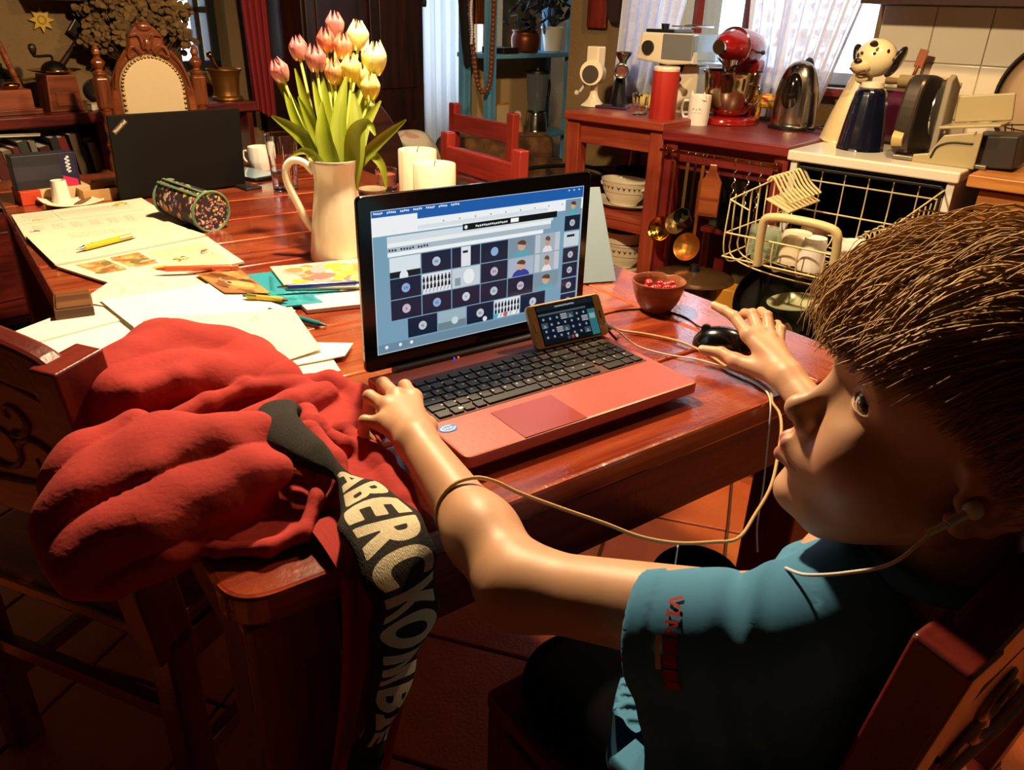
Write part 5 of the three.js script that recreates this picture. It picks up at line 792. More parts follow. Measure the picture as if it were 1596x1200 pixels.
{ const t = KT('serving_plate', 'wide cream serving plate with a leaf rim on the lower shelf', 'plate', -.735, .256, .19); M('plate_body', tf(plateG(.115), [0, 0, 0], [0, 0, 0], [1.25, 1, .9]), MT.cream, t); }
tureen('cream tureen with painted leaves on the lower shelf of the red table', -.73, .268, .19, .09, .10);
{ const t = KT('casserole', 'dark casserole with a wide cream band and glass lid, stacked on the lower tureen', 'casserole', -.72, .371, .19); M('pot_body', lathe([[0, 0], [.075, 0], [.085, .006], [.088, .05], [.086, .052], [.07, .012], [0, .010]], 44), MT.cream, t); M('lid', lathe(smoothProfile([[.088, .05], [.085, .058], [.05, .075], [0, .082]], 5), 44), phys(0x2a2320, .15, { clearcoat: .7 }), t); M('lid_knob', sph(.012, [0, .09, 0]), MT.brass, t); }
{ const t = KT('saucepan', 'black saucepan with a ladle in it, standing at the back of the upper shelf', 'pan', -.80, .517, .36); M('pan_body', lathe([[0, 0], [.085, 0], [.09, .005], [.09, .12], [.094, .122], [.087, .12], [.085, .01], [0, .008]], 40), MT.iron, t); M('handle', box(.13, .012, .02, [-.15, .11, .03], [0, .3, .1], .004), MT.black, t); }
{ const t = KT('ladle', 'thin steel ladle standing in the black saucepan', 'ladle', -.80, .535, .33); M('handle', tube([[-.03, .0, 0], [-.01, .14, 0], [.0, .21, .0], [.02, .235, .0]], .004, 24, 6), MT.steel, t); M('ladle_bowl', sph(.03, [-.03, .01, 0], [1, .6, 1], 18), MT.steel, t); }
// ---- hanging on the rail of the second table
const railB = -.025;
function hanging(name, label, cat, a, build) { const t = KT(name, label, cat, a, .797, railB); M('hook', tube([[0, .008, 0], [.0, .009, .006], [0, .0, .009], [0, -.02, .004], [0, -.028, .0]], .0015, 18, 6), MT.steel, t); build(t); return t; }
const ladleAt = (t, L, r, m, ry = 0) => { M('handle', box(.012, L, .004, [0, -.03 - L / 2, 0], [0, 0, 0], .0015), m, t); M('ladle_bowl', tf(lathe(smoothProfile([[0, 0], [r * .6, .006], [r * .95, r * .45], [r, r * .62], [r * .96, r * .62], [r * .55, .011], [0, .005]], 5), 30), [0, -.03 - L - r * .6, r * .35], [1.2, ry, 0]), m, t); };
hanging('ladle', 'brass ladle hanging at the left end of the rail', 'ladle', -.405, (t) => ladleAt(t, .22, .045, MT.brass));
hanging('ladle', 'old dull ladle hanging second from the left on the rail', 'ladle', -.345, (t) => ladleAt(t, .19, .040, mat(0x8a6f42, .45, { metalness: .8 })));
hanging('skimmer', 'copper skimmer with a large round pan hanging lowest from the rail', 'skimmer', -.285, (t) => ladleAt(t, .26, .050, mat(0xb87a34, .4, { metalness: .8 })));
hanging('measuring_cup', 'grey metal measuring cup hanging with its mouth towards the table', 'cup', -.315, (t) => { M('handle', box(.01, .18, .004, [0, -.12, 0]), MT.darkSteel, t); M('cup_body', tf(lathe([[0, 0], [.026, 0], [.03, .05], [.028, .05], [.024, .004], [0, .004]], 28), [0, -.23, .02], [.9, .4, 0]), MT.darkSteel, t); });
hanging('cutting_board', 'brown wooden board hanging on the rail', 'cutting board', -.245, (t) => M('board', tf(ext([[-.035, -.20], [.035, -.20], [.035, -.08], [.014, -.045], [.012, -.02], [-.012, -.02], [-.014, -.045], [-.035, -.08]], .014, .003), [0, 0, 0], [0, .25, 0]), MT.brownWood, t));
hanging('cutting_board', 'second darker wooden board hanging behind the brown one', 'cutting board', -.272, (t) => M('board', tf(ext([[-.032, -.215], [.032, -.215], [.032, -.09], [.012, -.05], [-.012, -.05], [-.032, -.09]], .012, .003), [0, 0, -.022], [0, .2, 0]), MT.redWood, t));
for (const [a, l] of [[-.165, 'twisted whisk handle hanging third from the right on the rail'], [-.115, 'twisted fork hanging second from the right on the rail'], [-.075, 'short skewer hanging at the right end of the rail']]) hanging('skewer', l, 'skewer', a, (t) => { const P = []; for (let i = 0; i <= 24; i++) P.push([.004 * Math.cos(i * .9), -.03 - i * .005, .004 * Math.sin(i * .9)]); M('twisted_handle', tube(P, .003, 90, 6), MT.steel, t); M('prong', rod([0, -.15, 0], [0, -.22, 0], .002), MT.steel, t); });
{ const t = KT('bowl', 'green enamel bowl on the shelf behind the hanging tools', 'bowl', -.30, .46, .42); M('bowl_body', lathe(smoothProfile([[0, 0], [.06, 0], [.07, .01], [.11, .10], [.114, .11], [.108, .108], [.06, .014], [0, .01]], 5), 44, [0, .10, 0]), phys(0x3a5a2c, .3, { clearcoat: .6 }), t); M('pot_under', lathe([[0, 0], [.10, 0], [.11, .01], [.11, .10], [0, .10]], 40), MT.iron, t, 'black pot below the green bowl'); }
{ const t = KT('glass_jar', 'tall greenish glass jar standing behind the ladles', 'jar', -.41, .46, .42); M('jar_body', lathe([[0, .002], [.045, 0], [.05, .004], [.05, .28], [.042, .31], [.042, .33], [.039, .33], [.038, .31], [.046, .28], [.046, .01], [0, .008]], 40), new THREE.MeshPhysicalMaterial({ color: 0x8a9a6a, roughness: .1, transmission: .8, thickness: 0 }), t); M('lid', cyl(.044, .044, .02, [0, .34, 0]), mat(0xd8ceb0, .5), t); M('contents', cyl(.044, .044, .18, [0, .10, 0]), mat(0x4a5220, .8), t); t.scale.set(.9, .62, .9); }
// ---- on the floor in front
{ const t = KT('stock_pot', 'large dark stock pot with a flat lid on the floor under the hanging tools', 'pot', -.215, 0, -.125); M('pot_body', lathe([[0, 0], [.115, 0], [.122, .008], [.122, .395], [.127, .40], [.12, .40], [0, .396]], 48), phys(0x3a2a20, .3, { clearcoat: .4 }), t); M('lid', lathe(smoothProfile([[0, .428], [.03, .425], [.09, .415], [.128, .408], [.131, .402], [0, .40]], 5), 48), phys(0x6a4c30, .22, { metalness: .5, clearcoat: .5 }), t); M('lid_knob', cyl(.02, .014, .025, [0, .437, 0]), MT.black, t); }
{ const t = KT('carton', 'orange and red cardboard carton standing on the floor before the dishwasher', 'carton', -.055, 0, -.11, .25); M('carton_body', box(.12, .40, .09, [0, .20, 0], [0, 0, 0], .003), mat(0xc98a24, .55), t); M('printed_band', box(.1215, .13, .0915, [0, .24, 0], [0, 0, 0], .003), mat(0xffffff, .5, { map: canvasTex(256, 256, (x) => { x.fillStyle = '#b01616'; x.fillRect(0, 0, 256, 256); x.strokeStyle = '#f0dcc0'; x.lineWidth = 9; for (let i = 0; i < 4; i++) { x.beginPath(); x.moveTo(60 + i * 36, 110); x.quadraticCurveTo(48 + i * 36, 150, 66 + i * 36, 190); x.stroke(); } }, { wrapS: THREE.RepeatWrapping, wrapT: THREE.RepeatWrapping, repeat: new THREE.Vector2(4, 4) }) }), t, 'red printed band'); }

// ================================================================ curtains
function curtainGeo(TL, TR, BR_, BL_, folds, amp, ry, ph = 0, nx = 90, ny = 30) {   // corners [horizontal, y] in a wall frame; folds stand out along the wall's normal
  const pos = [], uv = [], idx = [];
  for (let j = 0; j <= ny; j++) for (let i = 0; i <= nx; i++) {
    const u = i / nx, v = j / ny, x = mixn(mixn(TL[0], TR[0], u), mixn(BL_[0], BR_[0], u), v), y = mixn(mixn(TL[1], TR[1], u), mixn(BL_[1], BR_[1], u), v);
    const w = u * folds + .25 * fbm(u * 5, v * 1.5, ph, 2); pos.push(x + .006 * Math.cos(w * 6.283 * 2), y, amp * (Math.sin(w * 6.283) + .4 * Math.sin(w * 13.1 + 1)) * (.6 + .5 * v)); uv.push(u * Math.abs(TR[0] - TL[0]) * 6, (1 - v) * Math.abs(TL[1] - BL_[1]) * 6);
  }
  for (let j = 0; j < ny; j++) for (let i = 0; i < nx; i++) { const a = j * (nx + 1) + i; idx.push(a, a + nx + 1, a + 1, a + 1, a + nx + 1, a + nx + 2); }
  const g = new THREE.BufferGeometry(); g.setAttribute('position', new THREE.Float32BufferAttribute(pos, 3)); g.setAttribute('uv', new THREE.Float32BufferAttribute(uv, 2)); g.setIndex(idx); g.computeVertexNormals(); return g;
}
const lace = canvasTex(512, 512, (x) => { x.fillStyle = '#cacaca'; x.fillRect(0, 0, 512, 512); x.strokeStyle = '#fff'; for (let i = 0; i < 26; i++) { const X = rr(0, 512), Y = rr(0, 512), r = rr(24, 54); x.lineWidth = 7; x.beginPath(); x.arc(X, Y, r, 0, 7); x.stroke(); x.lineWidth = 4; for (let k = 0; k < 8; k++) { x.beginPath(); x.ellipse(X + Math.cos(k * .785) * r * .55, Y + Math.sin(k * .785) * r * .55, r * .3, r * .12, k * .785, 0, 7); x.stroke(); } } x.lineWidth = 1.5; for (let i = 0; i < 512; i += 8) { x.beginPath(); x.moveTo(i, 0); x.lineTo(i, 512); x.moveTo(0, i); x.lineTo(512, i); x.stroke(); } }, { wrapS: THREE.RepeatWrapping, wrapT: THREE.RepeatWrapping, colorSpace: THREE.NoColorSpace });
const laceM = new THREE.MeshPhysicalMaterial({ color: 0xdadcec, roughness: 1, transmission: .32, thickness: 0, side: THREE.DoubleSide, alphaMap: lace, transparent: true });
const voile = new THREE.MeshPhysicalMaterial({ color: 0xdfe6ee, roughness: 1, transmission: .5, thickness: 0, side: THREE.DoubleSide });
{ // kitchen window: local x = a, local z towards the room; hung from a rod above the frame
  const z = K(0, 0, .595); const mk = (l, g) => { const t = T('lace_curtain', l, 'curtain', z, KR); M('cloth', g, laceM, t); return t; };
  mk('white lace curtain at the left side of the kitchen window behind the coffee machine', curtainGeo([-1.06, 2.10], [-.62, 2.10], [-.86, .90], [-1.10, .90], 6, .016, 0, 1));
  mk('white lace curtain gathered at the right side of the kitchen window behind the kettle', curtainGeo([-.56, 2.10], [.14, 2.10], [-.17, .885], [-.46, .875], 8, .016, 0, 5));
  const r = T('curtain_rod', 'thin rod over the kitchen window carrying both lace curtains', 'curtain rod', K(-.45, 2.115, .575), KR); M('rod', cyl(.009, .009, 1.35, [0, 0, 0], [0, 0, Math.PI / 2], 12), MT.brass, r); for (const s of [-1, 1]) M('finial', sph(.018, [s * .68, 0, 0]), MT.brass, r); for (const s of [-1, 1]) M('bracket', box(.012, .012, .09, [s * .6, 0, -.045]), MT.brass, r);
  const p = T('casement', 'dark red wooden window sash standing open in the kitchen window', 'window sash', K(-.66, 1.0, .70), KR + .9); M('sash_frame', [box(.035, 1.0, .03, [-.11, .5, 0]), box(.035, 1.0, .03, [.11, .5, 0]), box(.24, .035, .03, [0, .02, 0]), box(.24, .035, .03, [0, .98, 0])], MT.redWood, p); M('pane', box(.19, .94, .003, [0, .5, 0], [0, 0, 0], .001), MT.pane, p);
}
function BT(name, label, cat, b, y, a, turn = 0, group) { return T(name, label, cat, K(a, y, b), BR + turn, group); }
{ const t = BT('voile_curtain', 'long white translucent curtain before the garden window at the back', 'curtain', 0, 0, -2.46); M('cloth', curtainGeo([.50, 2.2], [1.06, 2.2], [1.06, .10], [.50, .10], 7, .022, 0, 9, 100, 30), voile, t);
  const r = BT('curtain_rod', 'wooden rod carrying the long white curtain at the back', 'curtain rod', .95, 2.215, -2.46); M('rod', cyl(.012, .012, 1.3, [0, 0, 0], [0, 0, Math.PI / 2], 12), MT.darkWood, r); for (const s of [-1, 1]) M('finial', sph(.022, [s * .66, 0, 0]), MT.darkWood, r); for (const s of [-1, 1]) M('bracket', box(.014, .014, .13, [s * .55, 0, -.07]), MT.darkWood, r); }
{ const t = BT('red_curtain', 'dark red cloth curtain hanging beside the leaded window', 'curtain', 0, 0, -2.40); M('cloth', curtainGeo([-.50, 2.2], [-.325, 2.2], [-.335, .72], [-.44, .78], 4, .02, 0, 13, 60, 30), mat(0x861820, .85, { side: THREE.DoubleSide, bumpMap: weave, bumpScale: .0004 }), t); }
// ================================================================ back wall furniture
{ const t = BT('bookcase', 'low bookcase with a dark red top along the back wall behind the throne chair', 'bookcase', -1.55, 0, -2.42), m = MT.redWood, w = 2.0, d = .34;
  M('top', box(w + .04, .04, d + .03, [0, .815, 0], [0, 0, 0], .006), m, t); for (const x of [-1, -.34, .34, 1]) M('side_panel', box(.025, .795, d, [x * (w / 2 - .013), .3975, 0]), m, t); M('back_panel', box(w - .03, .78, .012, [0, .40, -d / 2 + .13]), mat(0xd4cec8, .8), t); for (const y of [.10, .52]) M('shelf', box(w - .03, .022, d - .03, [0, y, .005]), m, t); for (const [x, q] of [[-.66, .64], [0, .64], [.66, .64]]) { const dr = M('door', box(q, .40, .02, [x, .31, d / 2 - .008], [0, 0, 0], .004), m, t); M('door_panel', box(q - .16, .26, .01, [x, .31, d / 2 + .004], [0, 0, 0], .004), m, dr); M('knob', sph(.012, [x + q / 2 - .04, .34, d / 2 + .012]), MT.brass, dr); } }
{ const cols = [0x5a1a18, 0x7a6a48, 0x6a1c1a, 0x3a3a30, 0x8a8068, 0x4a1614, 0x2c2420, 0x7c2018, 0x5c4c30, 0x381a18, 0x92846a, 0x2a1c1c, 0x642a20, 0x403830];
  const desc = ['dark red', 'tan', 'wine red', 'olive black', 'pale grey', 'brown red', 'black', 'bright red', 'mud brown', 'maroon', 'beige', 'dark plum', 'rust brown', 'charcoal'];
  let b = -1.60; for (let i = 0; i < 14; i++) { const w = rr(.018, .036), h = rr(.19, .235), d = rr(.13, .17), tilt = i < 3 ? .16 : .13 + .05 * (i % 2); b += w + .006; const t = BT('book', desc[i] + ' book ' + ['slanting at the left end', 'leaning near the left end', 'third from the left'][i] + ' of the bookcase shelf', 'book', b, .532, -2.345, 0, 'books in the low bookcase');
    if (i > 2) t.userData.label = desc[i] + ' book leaning in the row on the bookcase shelf behind the black laptop'; t.rotation.set(0, BR, tilt); M('cover', [box(.003, h, d, [-w / 2, h / 2, 0], [0, 0, 0], .001), box(.003, h, d, [w / 2, h / 2, 0], [0, 0, 0], .001), box(w, h, .003, [0, h / 2, d / 2], [0, 0, 0], .001)], mat(cols[i], .6), t); M('pages', box(w - .004, h - .008, d - .006, [0, h / 2, -.002], [0, 0, 0], .001), MT.paper, t); }
  const ml = BT('magazine_stack', 'pale magazine lying flat on top of the leaning books', 'magazine', -1.53, .772, -2.34, .1); M('cover', box(.20, .006, .14, [0, 0, 0], [0, 0, -.06], .002), mat(0xb8a888, .6), ml); M('pages', box(.196, .005, .136, [0, -.005, 0], [0, 0, -.06], .001), MT.paper, ml);
  const fl = BT('folder', 'pale striped stack of paper folders at the left edge below the bookcase top', 'folders', -1.72, .532, -2.30); for (let k = 0; k < 6; k++) M('folder', box(.014, .26, .20, [k * .018, .13, 0], [0, 0, .25], .002), mat([0xc09a68, 0xb58a58][k % 2], .8), fl); }
// ---- on the bookcase top
const LT = .836;
{ const t = BT('wooden_stand', 'reddish wooden box with a tall slanting frame, at the left end of the bookcase top', 'stand', -1.49, LT, -2.36); M('base', box(.15, .085, .12, [0, .0425, 0], [0, 0, 0], .004), MT.orangeWood, t).material = phys(0xffffff, .5, { map: woodTex(0x7a3418, 0x93441f, 0xa5552a) }); M('plinth', box(.19, .018, .15, [0, .009, 0]), MT.brownWood, t); for (const s of [-1, 1]) M('frame_bar', rod([s * .06 + .0, .08, .0], [s * .012 - .02, .36, 0], .011, 8), MT.brownWood, t); M('scoop', sph(.022, [.02, .098, .03], [1.4, .6, 1]), MT.brass, t); }
{ const t = BT('coffee_mill', 'antique box coffee mill with a brass dish and crank on the bookcase top', 'coffee mill', -1.30, LT, -2.36); M('mill_body', ext([[-.062, 0], [.062, 0], [.052, .13], [-.052, .13]], .11, .004), MT.brownWood, t); M('brass_dish', lathe(smoothProfile([[0, .132], [.05, .134], [.085, .142], [.087, .146], [.05, .14], [0, .138]], 4), 36), MT.brass, t); M('dome', tf(new THREE.SphereGeometry(.042, 28, 14, 0, 6.3, 0, 1.57), [0, .138, 0], [0, 0, 0], [1.1, .9, 1.1]), MT.iron, t); M('crank', tube([[0, .175, 0], [0, .19, 0], [-.05, .192, .01], [-.065, .194, .012]], .005, 20, 8), MT.iron, t); M('crank_knob', lathe(smoothProfile([[.004, 0], [.010, .01], [.014, .028], [.009, .04], [0, .042]], 4), 20, [-.065, .194, .012]), MT.darkWood, t); M('drawer', box(.07, .05, .01, [0, .045, .055]), MT.brownWood, t); }
{ const t = BT('paddle', 'long dark wooden paddle with a broad square head leaning on the back wall', 'paddle', -1.24, LT + .13, -2.50); M('handle', rod([0, 0, 0], [.13, .12, -.04], .010, 10), MT.darkWood, t); M('paddle_head', tf(ext([[-.05, -.06], [.05, -.06], [.055, .06], [-.055, .06]], .02, .005), [.165, .155, -.05], [0, 0, -.72]), MT.darkWood, t); M('block', box(.05, .13, .05, [-.01, -.065, 0]), MT.darkWood, t); }
{ const t = BT('glass_ball', 'small round glass ball standing on the bookcase top left of the throne chair', 'ornament', -1.165, LT, -2.36); M('ball', sph(.045, [0, .062, 0], [1, 1, 1], 28), phys(0x2a2824, .06, { clearcoat: 1 }), t); M('foot', cyl(.03, .024, .02, [0, .01, 0]), MT.darkWood, t); }
{ const t = BT('small_box', 'small flat cream box lying on the edge of the bookcase top', 'box', -1.19, LT, -2.29); M('box_body', box(.075, .022, .045, [0, .011, 0], [0, 0, 0], .003), MT.cream, t); M('lid', box(.077, .006, .047, [0, .024, 0], [0, 0, 0], .002), mat(0xcbb58a, .6), t); }
{ const t = BT('pot', 'dark iron pot behind the tall slanting wooden frame', 'pot', -1.44, LT, -2.50); M('pot_body', lathe(smoothProfile([[0, 0], [.05, 0], [.07, .04], [.066, .09], [.058, .11], [.062, .115], [.055, .112], [.06, .04], [0, .01]], 5), 32), MT.iron, t); M('lid', lathe(smoothProfile([[.062, .115], [.04, .135], [.012, .145], [.01, .16], [0, .163]], 4), 32), MT.iron, t); }
{ // dried flowers in a basket, behind the throne
  const t = BT('dried_flowers', 'big bunch of dried brown flowers standing behind the throne chair', 'dried flowers', -.92, LT, -2.43); M('basket', lathe(smoothProfile([[0, 0], [.07, 0], [.08, .01], [.10, .14], [.105, .15], [.095, .148], [0, .12]], 5), 30), mat(0x6a4a28, .8, { bumpMap: weave, bumpScale: .003 }), t);
  const stems = [], heads = []; for (let i = 0; i < 230; i++) { const a = rr(0, 6.283), r = Math.sqrt(rnd()), x = Math.cos(a) * r * .215, z = Math.sin(a) * r * .13, y = .50 - .17 * r * r + rr(-.14, .03); stems.push(rod([x * .2, .12, z * .2], [x, y, z], .0013, 4)); for (let k = 0; k < 9; k++) heads.push(tf(new THREE.IcosahedronGeometry(rr(.006, .015), 1), [x + rr(-.03, .03), y + rr(-.03, .02), z + rr(-.02, .02)], [rr(0, 3), rr(0, 3), 0], [1, rr(.6, 1), 1])); }
  for (const g of heads) { const p = g.attributes.position; const k = .55 + .6 * rnd(); vcol(g, () => [.62 * k, .36 * k, .12 * k]); }
  M('stems', stems, mat(0x6a5024, .9), t).userData.kind = 'stuff'; M('flower_heads', heads, mat(0xffffff, .95, { vertexColors: true, bumpMap: fineBump, bumpScale: .006 }), t).userData.kind = 'stuff'; }
{ const t = BT('mortar', 'brass mortar with a pestle on the bookcase top right of the throne chair', 'mortar', -.60, LT, -2.36); M('mortar_body', lathe(smoothProfile([[0, 0], [.062, 0], [.064, .012], [.055, .025], [.060, .09], [.070, .118], [.076, .125], [.070, .126], [.055, .09], [.04, .04], [0, .03]], 5), 40), mat(0x9a6a30, .4, { metalness: .8 }), t); M('pestle', [rod([.0, .06, 0], [-.055, .175, .0], .009, 10), sph(.014, [-.06, .185, 0])], MT.brass, t); }
{ const t = BT('wall_star', 'pale yellow eight-pointed straw star hanging on the back wall', 'ornament', -1.225, 1.145, A0 + .012); const s = []; for (let i = 0; i < 16; i++) { const a = i * Math.PI / 8, r = i % 2 ? .026 : .048; s.push([Math.cos(a) * r, Math.sin(a) * r]); } M('star_body', ext(s, .008, .002), mat(0xc9a63c, .7), t); M('star_center', tf(new THREE.TorusGeometry(.014, .003, 8, 24), [0, 0, .005]), mat(0xa8862c, .7), t); }
S('trim_4', tf(box(.36, .09, .16, [0, 0, 0]), K(-2.52, 1.26, -1.11), [0, BR, 0]), MT.darkWood);
{ // wardrobe
  const t = BT('wardrobe', 'tall very dark wooden cupboard behind the tulips', 'cupboard', .06, 0, -2.36); const m = MT.darkWood, w = .72; M('cupboard_body', box(w, 2.0, .36, [0, 1.0, 0], [0, 0, 0], .006), m, t); for (const s of [-1, 1]) { const d = M('door', box(w / 2 - .02, 1.86, .022, [s * w / 4, 1.02, .19], [0, 0, 0], .005), m, t); for (const y of [.45, 1.05, 1.6]) M('door_panel', box(w / 2 - .12, .44, .012, [s * w / 4, y + .03, .205], [0, 0, 0], .005), m, d); M('knob', sph(.014, [s * .03, 1.0, .212]), MT.brass, d); } M('cornice', box(w + .08, .05, .42, [0, 2.02, .01], [0, 0, 0], .012), m, t); }
{ // carved throne at the head of the table; local z faces the table
  const t = T('throne_chair', 'carved wooden throne chair with cream studded upholstery at the far head of the table', 'chair', [.575, 0, -2.56], -.02), m = phys(0xffffff, .3, { map: woodTex(0x4a200c, 0x7a3c18, 0x9a5426), clearcoat: .5, clearcoatRoughness: .15 });
  const outer = [[-.145, .46], [-.145, .86], [-.135, .95], [-.10, 1.03], [-.06, 1.085], [-.055, 1.12], [-.025, 1.15], [0, 1.158], [.025, 1.15], [.055, 1.12], [.06, 1.085], [.10, 1.03], [.135, .95], [.145, .86], [.145, .46]], so = new THREE.Shape(splinePts(outer, 90, false).map(([x, y]) => new THREE.Vector2(x, y)));
  const inner = []; for (let i = 0; i <= 24; i++) { const a = Math.PI * i / 24; inner.push([Math.cos(a) * .108, .945 + Math.sin(a) * .112]); } inner.push([-.108, .52], [.108, .52]);
  M('back_frame', ext(so, .045, .008, 12, [inner]), m, t); M('upholstery', tf(ext(inner, .05, .014), [0, 0, .0]), mat(0xd8c098, .7, { bumpMap: weave, bumpScale: .0004 }), t, 'cream padded back');
  const studs = []; const rim = []; for (let i = 0; i <= 26; i++) { const a = Math.PI * i / 26; rim.push([Math.cos(a) * .100, .945 + Math.sin(a) * .104]); } for (let i = 1; i < 26; i++) { rim.push([-.100, .945 - i * .0165], [.100, .945 - i * .0165]); } for (const [x, y] of rim) { const o = M('stud', sph(.0052, [0, 0, 0], [1, 1, .6], 10), MT.brass, t); o.position.set(x, y, .024); }
  for (const s of [-1, 1]) { M('side_post', lathe(smoothProfile([[.0, .44], [.02, .44], [.022, .50], [.014, .53], [.02, .60], [.022, .70], [.015, .74], [.021, .76], [.014, .79], [.019, .82], [.013, .85], [.020, .87], [.022, .885]], 4), 20, [s * .160, 0, 0]), m, t); M('post_block', box(.05, .11, .05, [s * .160, .935, 0], [0, 0, 0], .012), m, t); M('finial', lathe(smoothProfile([[.018, .985], [.024, 1.0], [.012, 1.01], [.020, 1.025], [.022, 1.035], [.010, 1.05], [.014, 1.065], [.006, 1.085], [0, 1.09]], 5), 20, [s * .160, 0, 0]), m, t); M('connector', tf(sweep([[s * .135, .90, 0], [s * .155, .925, .0], [s * .16, .92, 0]], .014, 10, 8)), m, t); }
  const car = []; for (const s of [-1, 1]) { car.push(sweep([[s * .02, 1.06, .026], [s * .05, 1.085, .03], [s * .065, 1.05, .03], [s * .04, 1.06, .03]], (u) => .009 * (1 - .5 * u), 24, 8), sweep([[s * .01, 1.075, .026], [s * .025, 1.12, .03], [s * .05, 1.115, .028]], (u) => .008 * (1 - .6 * u), 20, 8), sweep([[s * .07, 1.07, .026], [s * .105, 1.02, .028], [s * .125, .95, .027]], (u) => .008 * (1 - .6 * u), 20, 8)); } car.push(sph(.02, [0, 1.145, .018], [1.3, .8, .7]), sph(.014, [0, 1.09, .03], [.8, 1.6, .6])); M('carving', car, m, t, 'carved scrolls of the crest');
  M('seat', box(.46, .09, .44, [0, .46, .20], [0, 0, 0], .02), mat(0xcdb48a, .7), t); for (const s of [-1, 1]) { M('armrest', sweep([[s * .2, .66, .0], [s * .215, .68, .15], [s * .22, .66, .30], [s * .22, .63, .33]], .02, 24, 10), m, t); M('arm_post', lathe(smoothProfile([[.022, .42], [.024, .46], [.014, .5], [.022, .56], [.016, .62], [.02, .645]], 4), 18, [s * .215, 0, .31]), m, t); for (const z of [0.01, .38]) M('leg', lathe(smoothProfile([[.02, 0], [.026, .02], [.016, .06], [.028, .16], [.018, .26], [.026, .3], [.026, .43], [0, .43]], 4), 20, [s * .19, 0, z]), m, t); } }
{ const t = T('wooden_chair', 'very dark wooden chair with a rounded back behind the candles', 'chair', [1.17, 0, -2.02], BR - .1), m = MT.darkWood; M('back_panel', tf(ext(splinePts([[-.17, .46], [-.19, .62], [-.13, .74], [-.06, .88], [0, .93], [.06, .88], [.13, .74], [.19, .62], [.17, .46]], 70), .025, .006), [0, 0, 0], [0, 0, 0]), m, t); M('seat', box(.40, .03, .38, [0, .455, -.19], [0, 0, 0], .008), m, t); for (const x of [-.16, .16]) for (const z of [0, -.36]) M('leg', box(.036, .44, .036, [x, .22, z]), m, t); }
// ================================================================ blue shelf with its things
{ const t = BT('shelf_unit', 'blue painted wooden shelf unit between the back window and the kitchen', 'shelf', 0, 0, 0); t.position.set(0, 0, 0); t.rotation.set(0, 0, 0); const m = MT.blueWood; const post = (a, b, h) => M('post', tf(box(.052, h, .045, [0, h / 2, 0]), K(a, 0, b), [0, BR, 0]), m, t); post(-2.15, .70, 2.0); post(-1.95, .685, 2.0); post(-1.97, 1.40, 2.0); post(-2.17, 1.42, 2.0);
  for (const y of [.33, .585, 1.02, 1.45]) M('shelf_board', tf(box(.74, .022, .26, [0, 0, 0]), K(-2.06, y - .011, 1.05), [0, BR, 0]), m, t); M('shelf_back', tf(box(.70, .42, .01), K(-2.19, .80, 1.10), [0, BR, 0]), mat(0xc0a070, .8), t, 'pale wooden back board'); }
{ const t = BT('blender', 'tall jug blender with a steel base on the blue shelf', 'blender', 1.19, .586, -2.04); M('base', lathe(smoothProfile([[0, 0], [.068, 0], [.07, .01], [.06, .09], [.052, .11], [0, .112]], 4), 32), MT.steel, t); M('jug', lathe([[.045, .112], [.05, .115], [.068, .32], [.070, .325], [.066, .32], [.047, .12]], 32), new THREE.MeshPhysicalMaterial({ color: 0xc8ccd0, roughness: .1, transmission: .8, thickness: 0 }), t); M('lid', lathe([[0, .35], [.02, .35], [.022, .338], [.068, .334], [.07, .32], [0, .32]], 32), MT.black, t); M('handle', tube([[.062, .29, 0], [.105, .28, 0], [.10, .18, 0], [.055, .16, 0]], .009, 24, 8), MT.black, t); M('collar', cyl(.056, .05, .02, [0, .112, 0]), MT.black, t); }
{ const t = BT('planter', 'white tapered flower pot with a dark plant on the blue shelf', 'planter', 1.30, 1.021, -2.03); M('pot_body', lathe([[0, 0], [.042, 0], [.046, .003], [.064, .12], [.07, .122], [.07, .132], [.060, .132], [.044, .01], [0, .008]], 36), MT.cream, t); const lv = []; for (let i = 0; i < 40; i++) { const a = rr(0, 6.28), r = rr(.03, .09), y = rr(.16, .30); lv.push(tf(new THREE.SphereGeometry(1, 8, 6), [Math.cos(a) * r, y, Math.sin(a) * r], [rr(0, 3), a, rr(0, 3)], [.03, .003, .015])); lv.push(rod([0, .12, 0], [Math.cos(a) * r, y, Math.sin(a) * r], .0015, 4)); } M('foliage', lv, mat(0x141c10, .7), t).userData.kind = 'stuff'; }
{ const t = BT('copper_pot', 'dark copper pot with a plant, left of the white flower pot on the blue shelf', 'pot', 1.06, 1.021, -2.03); M('pot_body', lathe(smoothProfile([[0, 0], [.06, 0], [.075, .02], [.08, .07], [.07, .10], [.078, .11], [.068, .108], [.07, .04], [0, .01]], 5), 36), mat(0x7a4028, .4, { metalness: .7 }), t); const lv = []; for (let i = 0; i < 44; i++) { const a = rr(0, 6.28), r = rr(.03, .13), y = rr(.12, .28); lv.push(tf(new THREE.SphereGeometry(1, 8, 6), [Math.cos(a) * r, y, Math.sin(a) * r], [rr(0, 3), a, rr(0, 3)], [.035, .003, .016])); } M('foliage', lv, mat(0x12180e, .7), t).userData.kind = 'stuff'; }
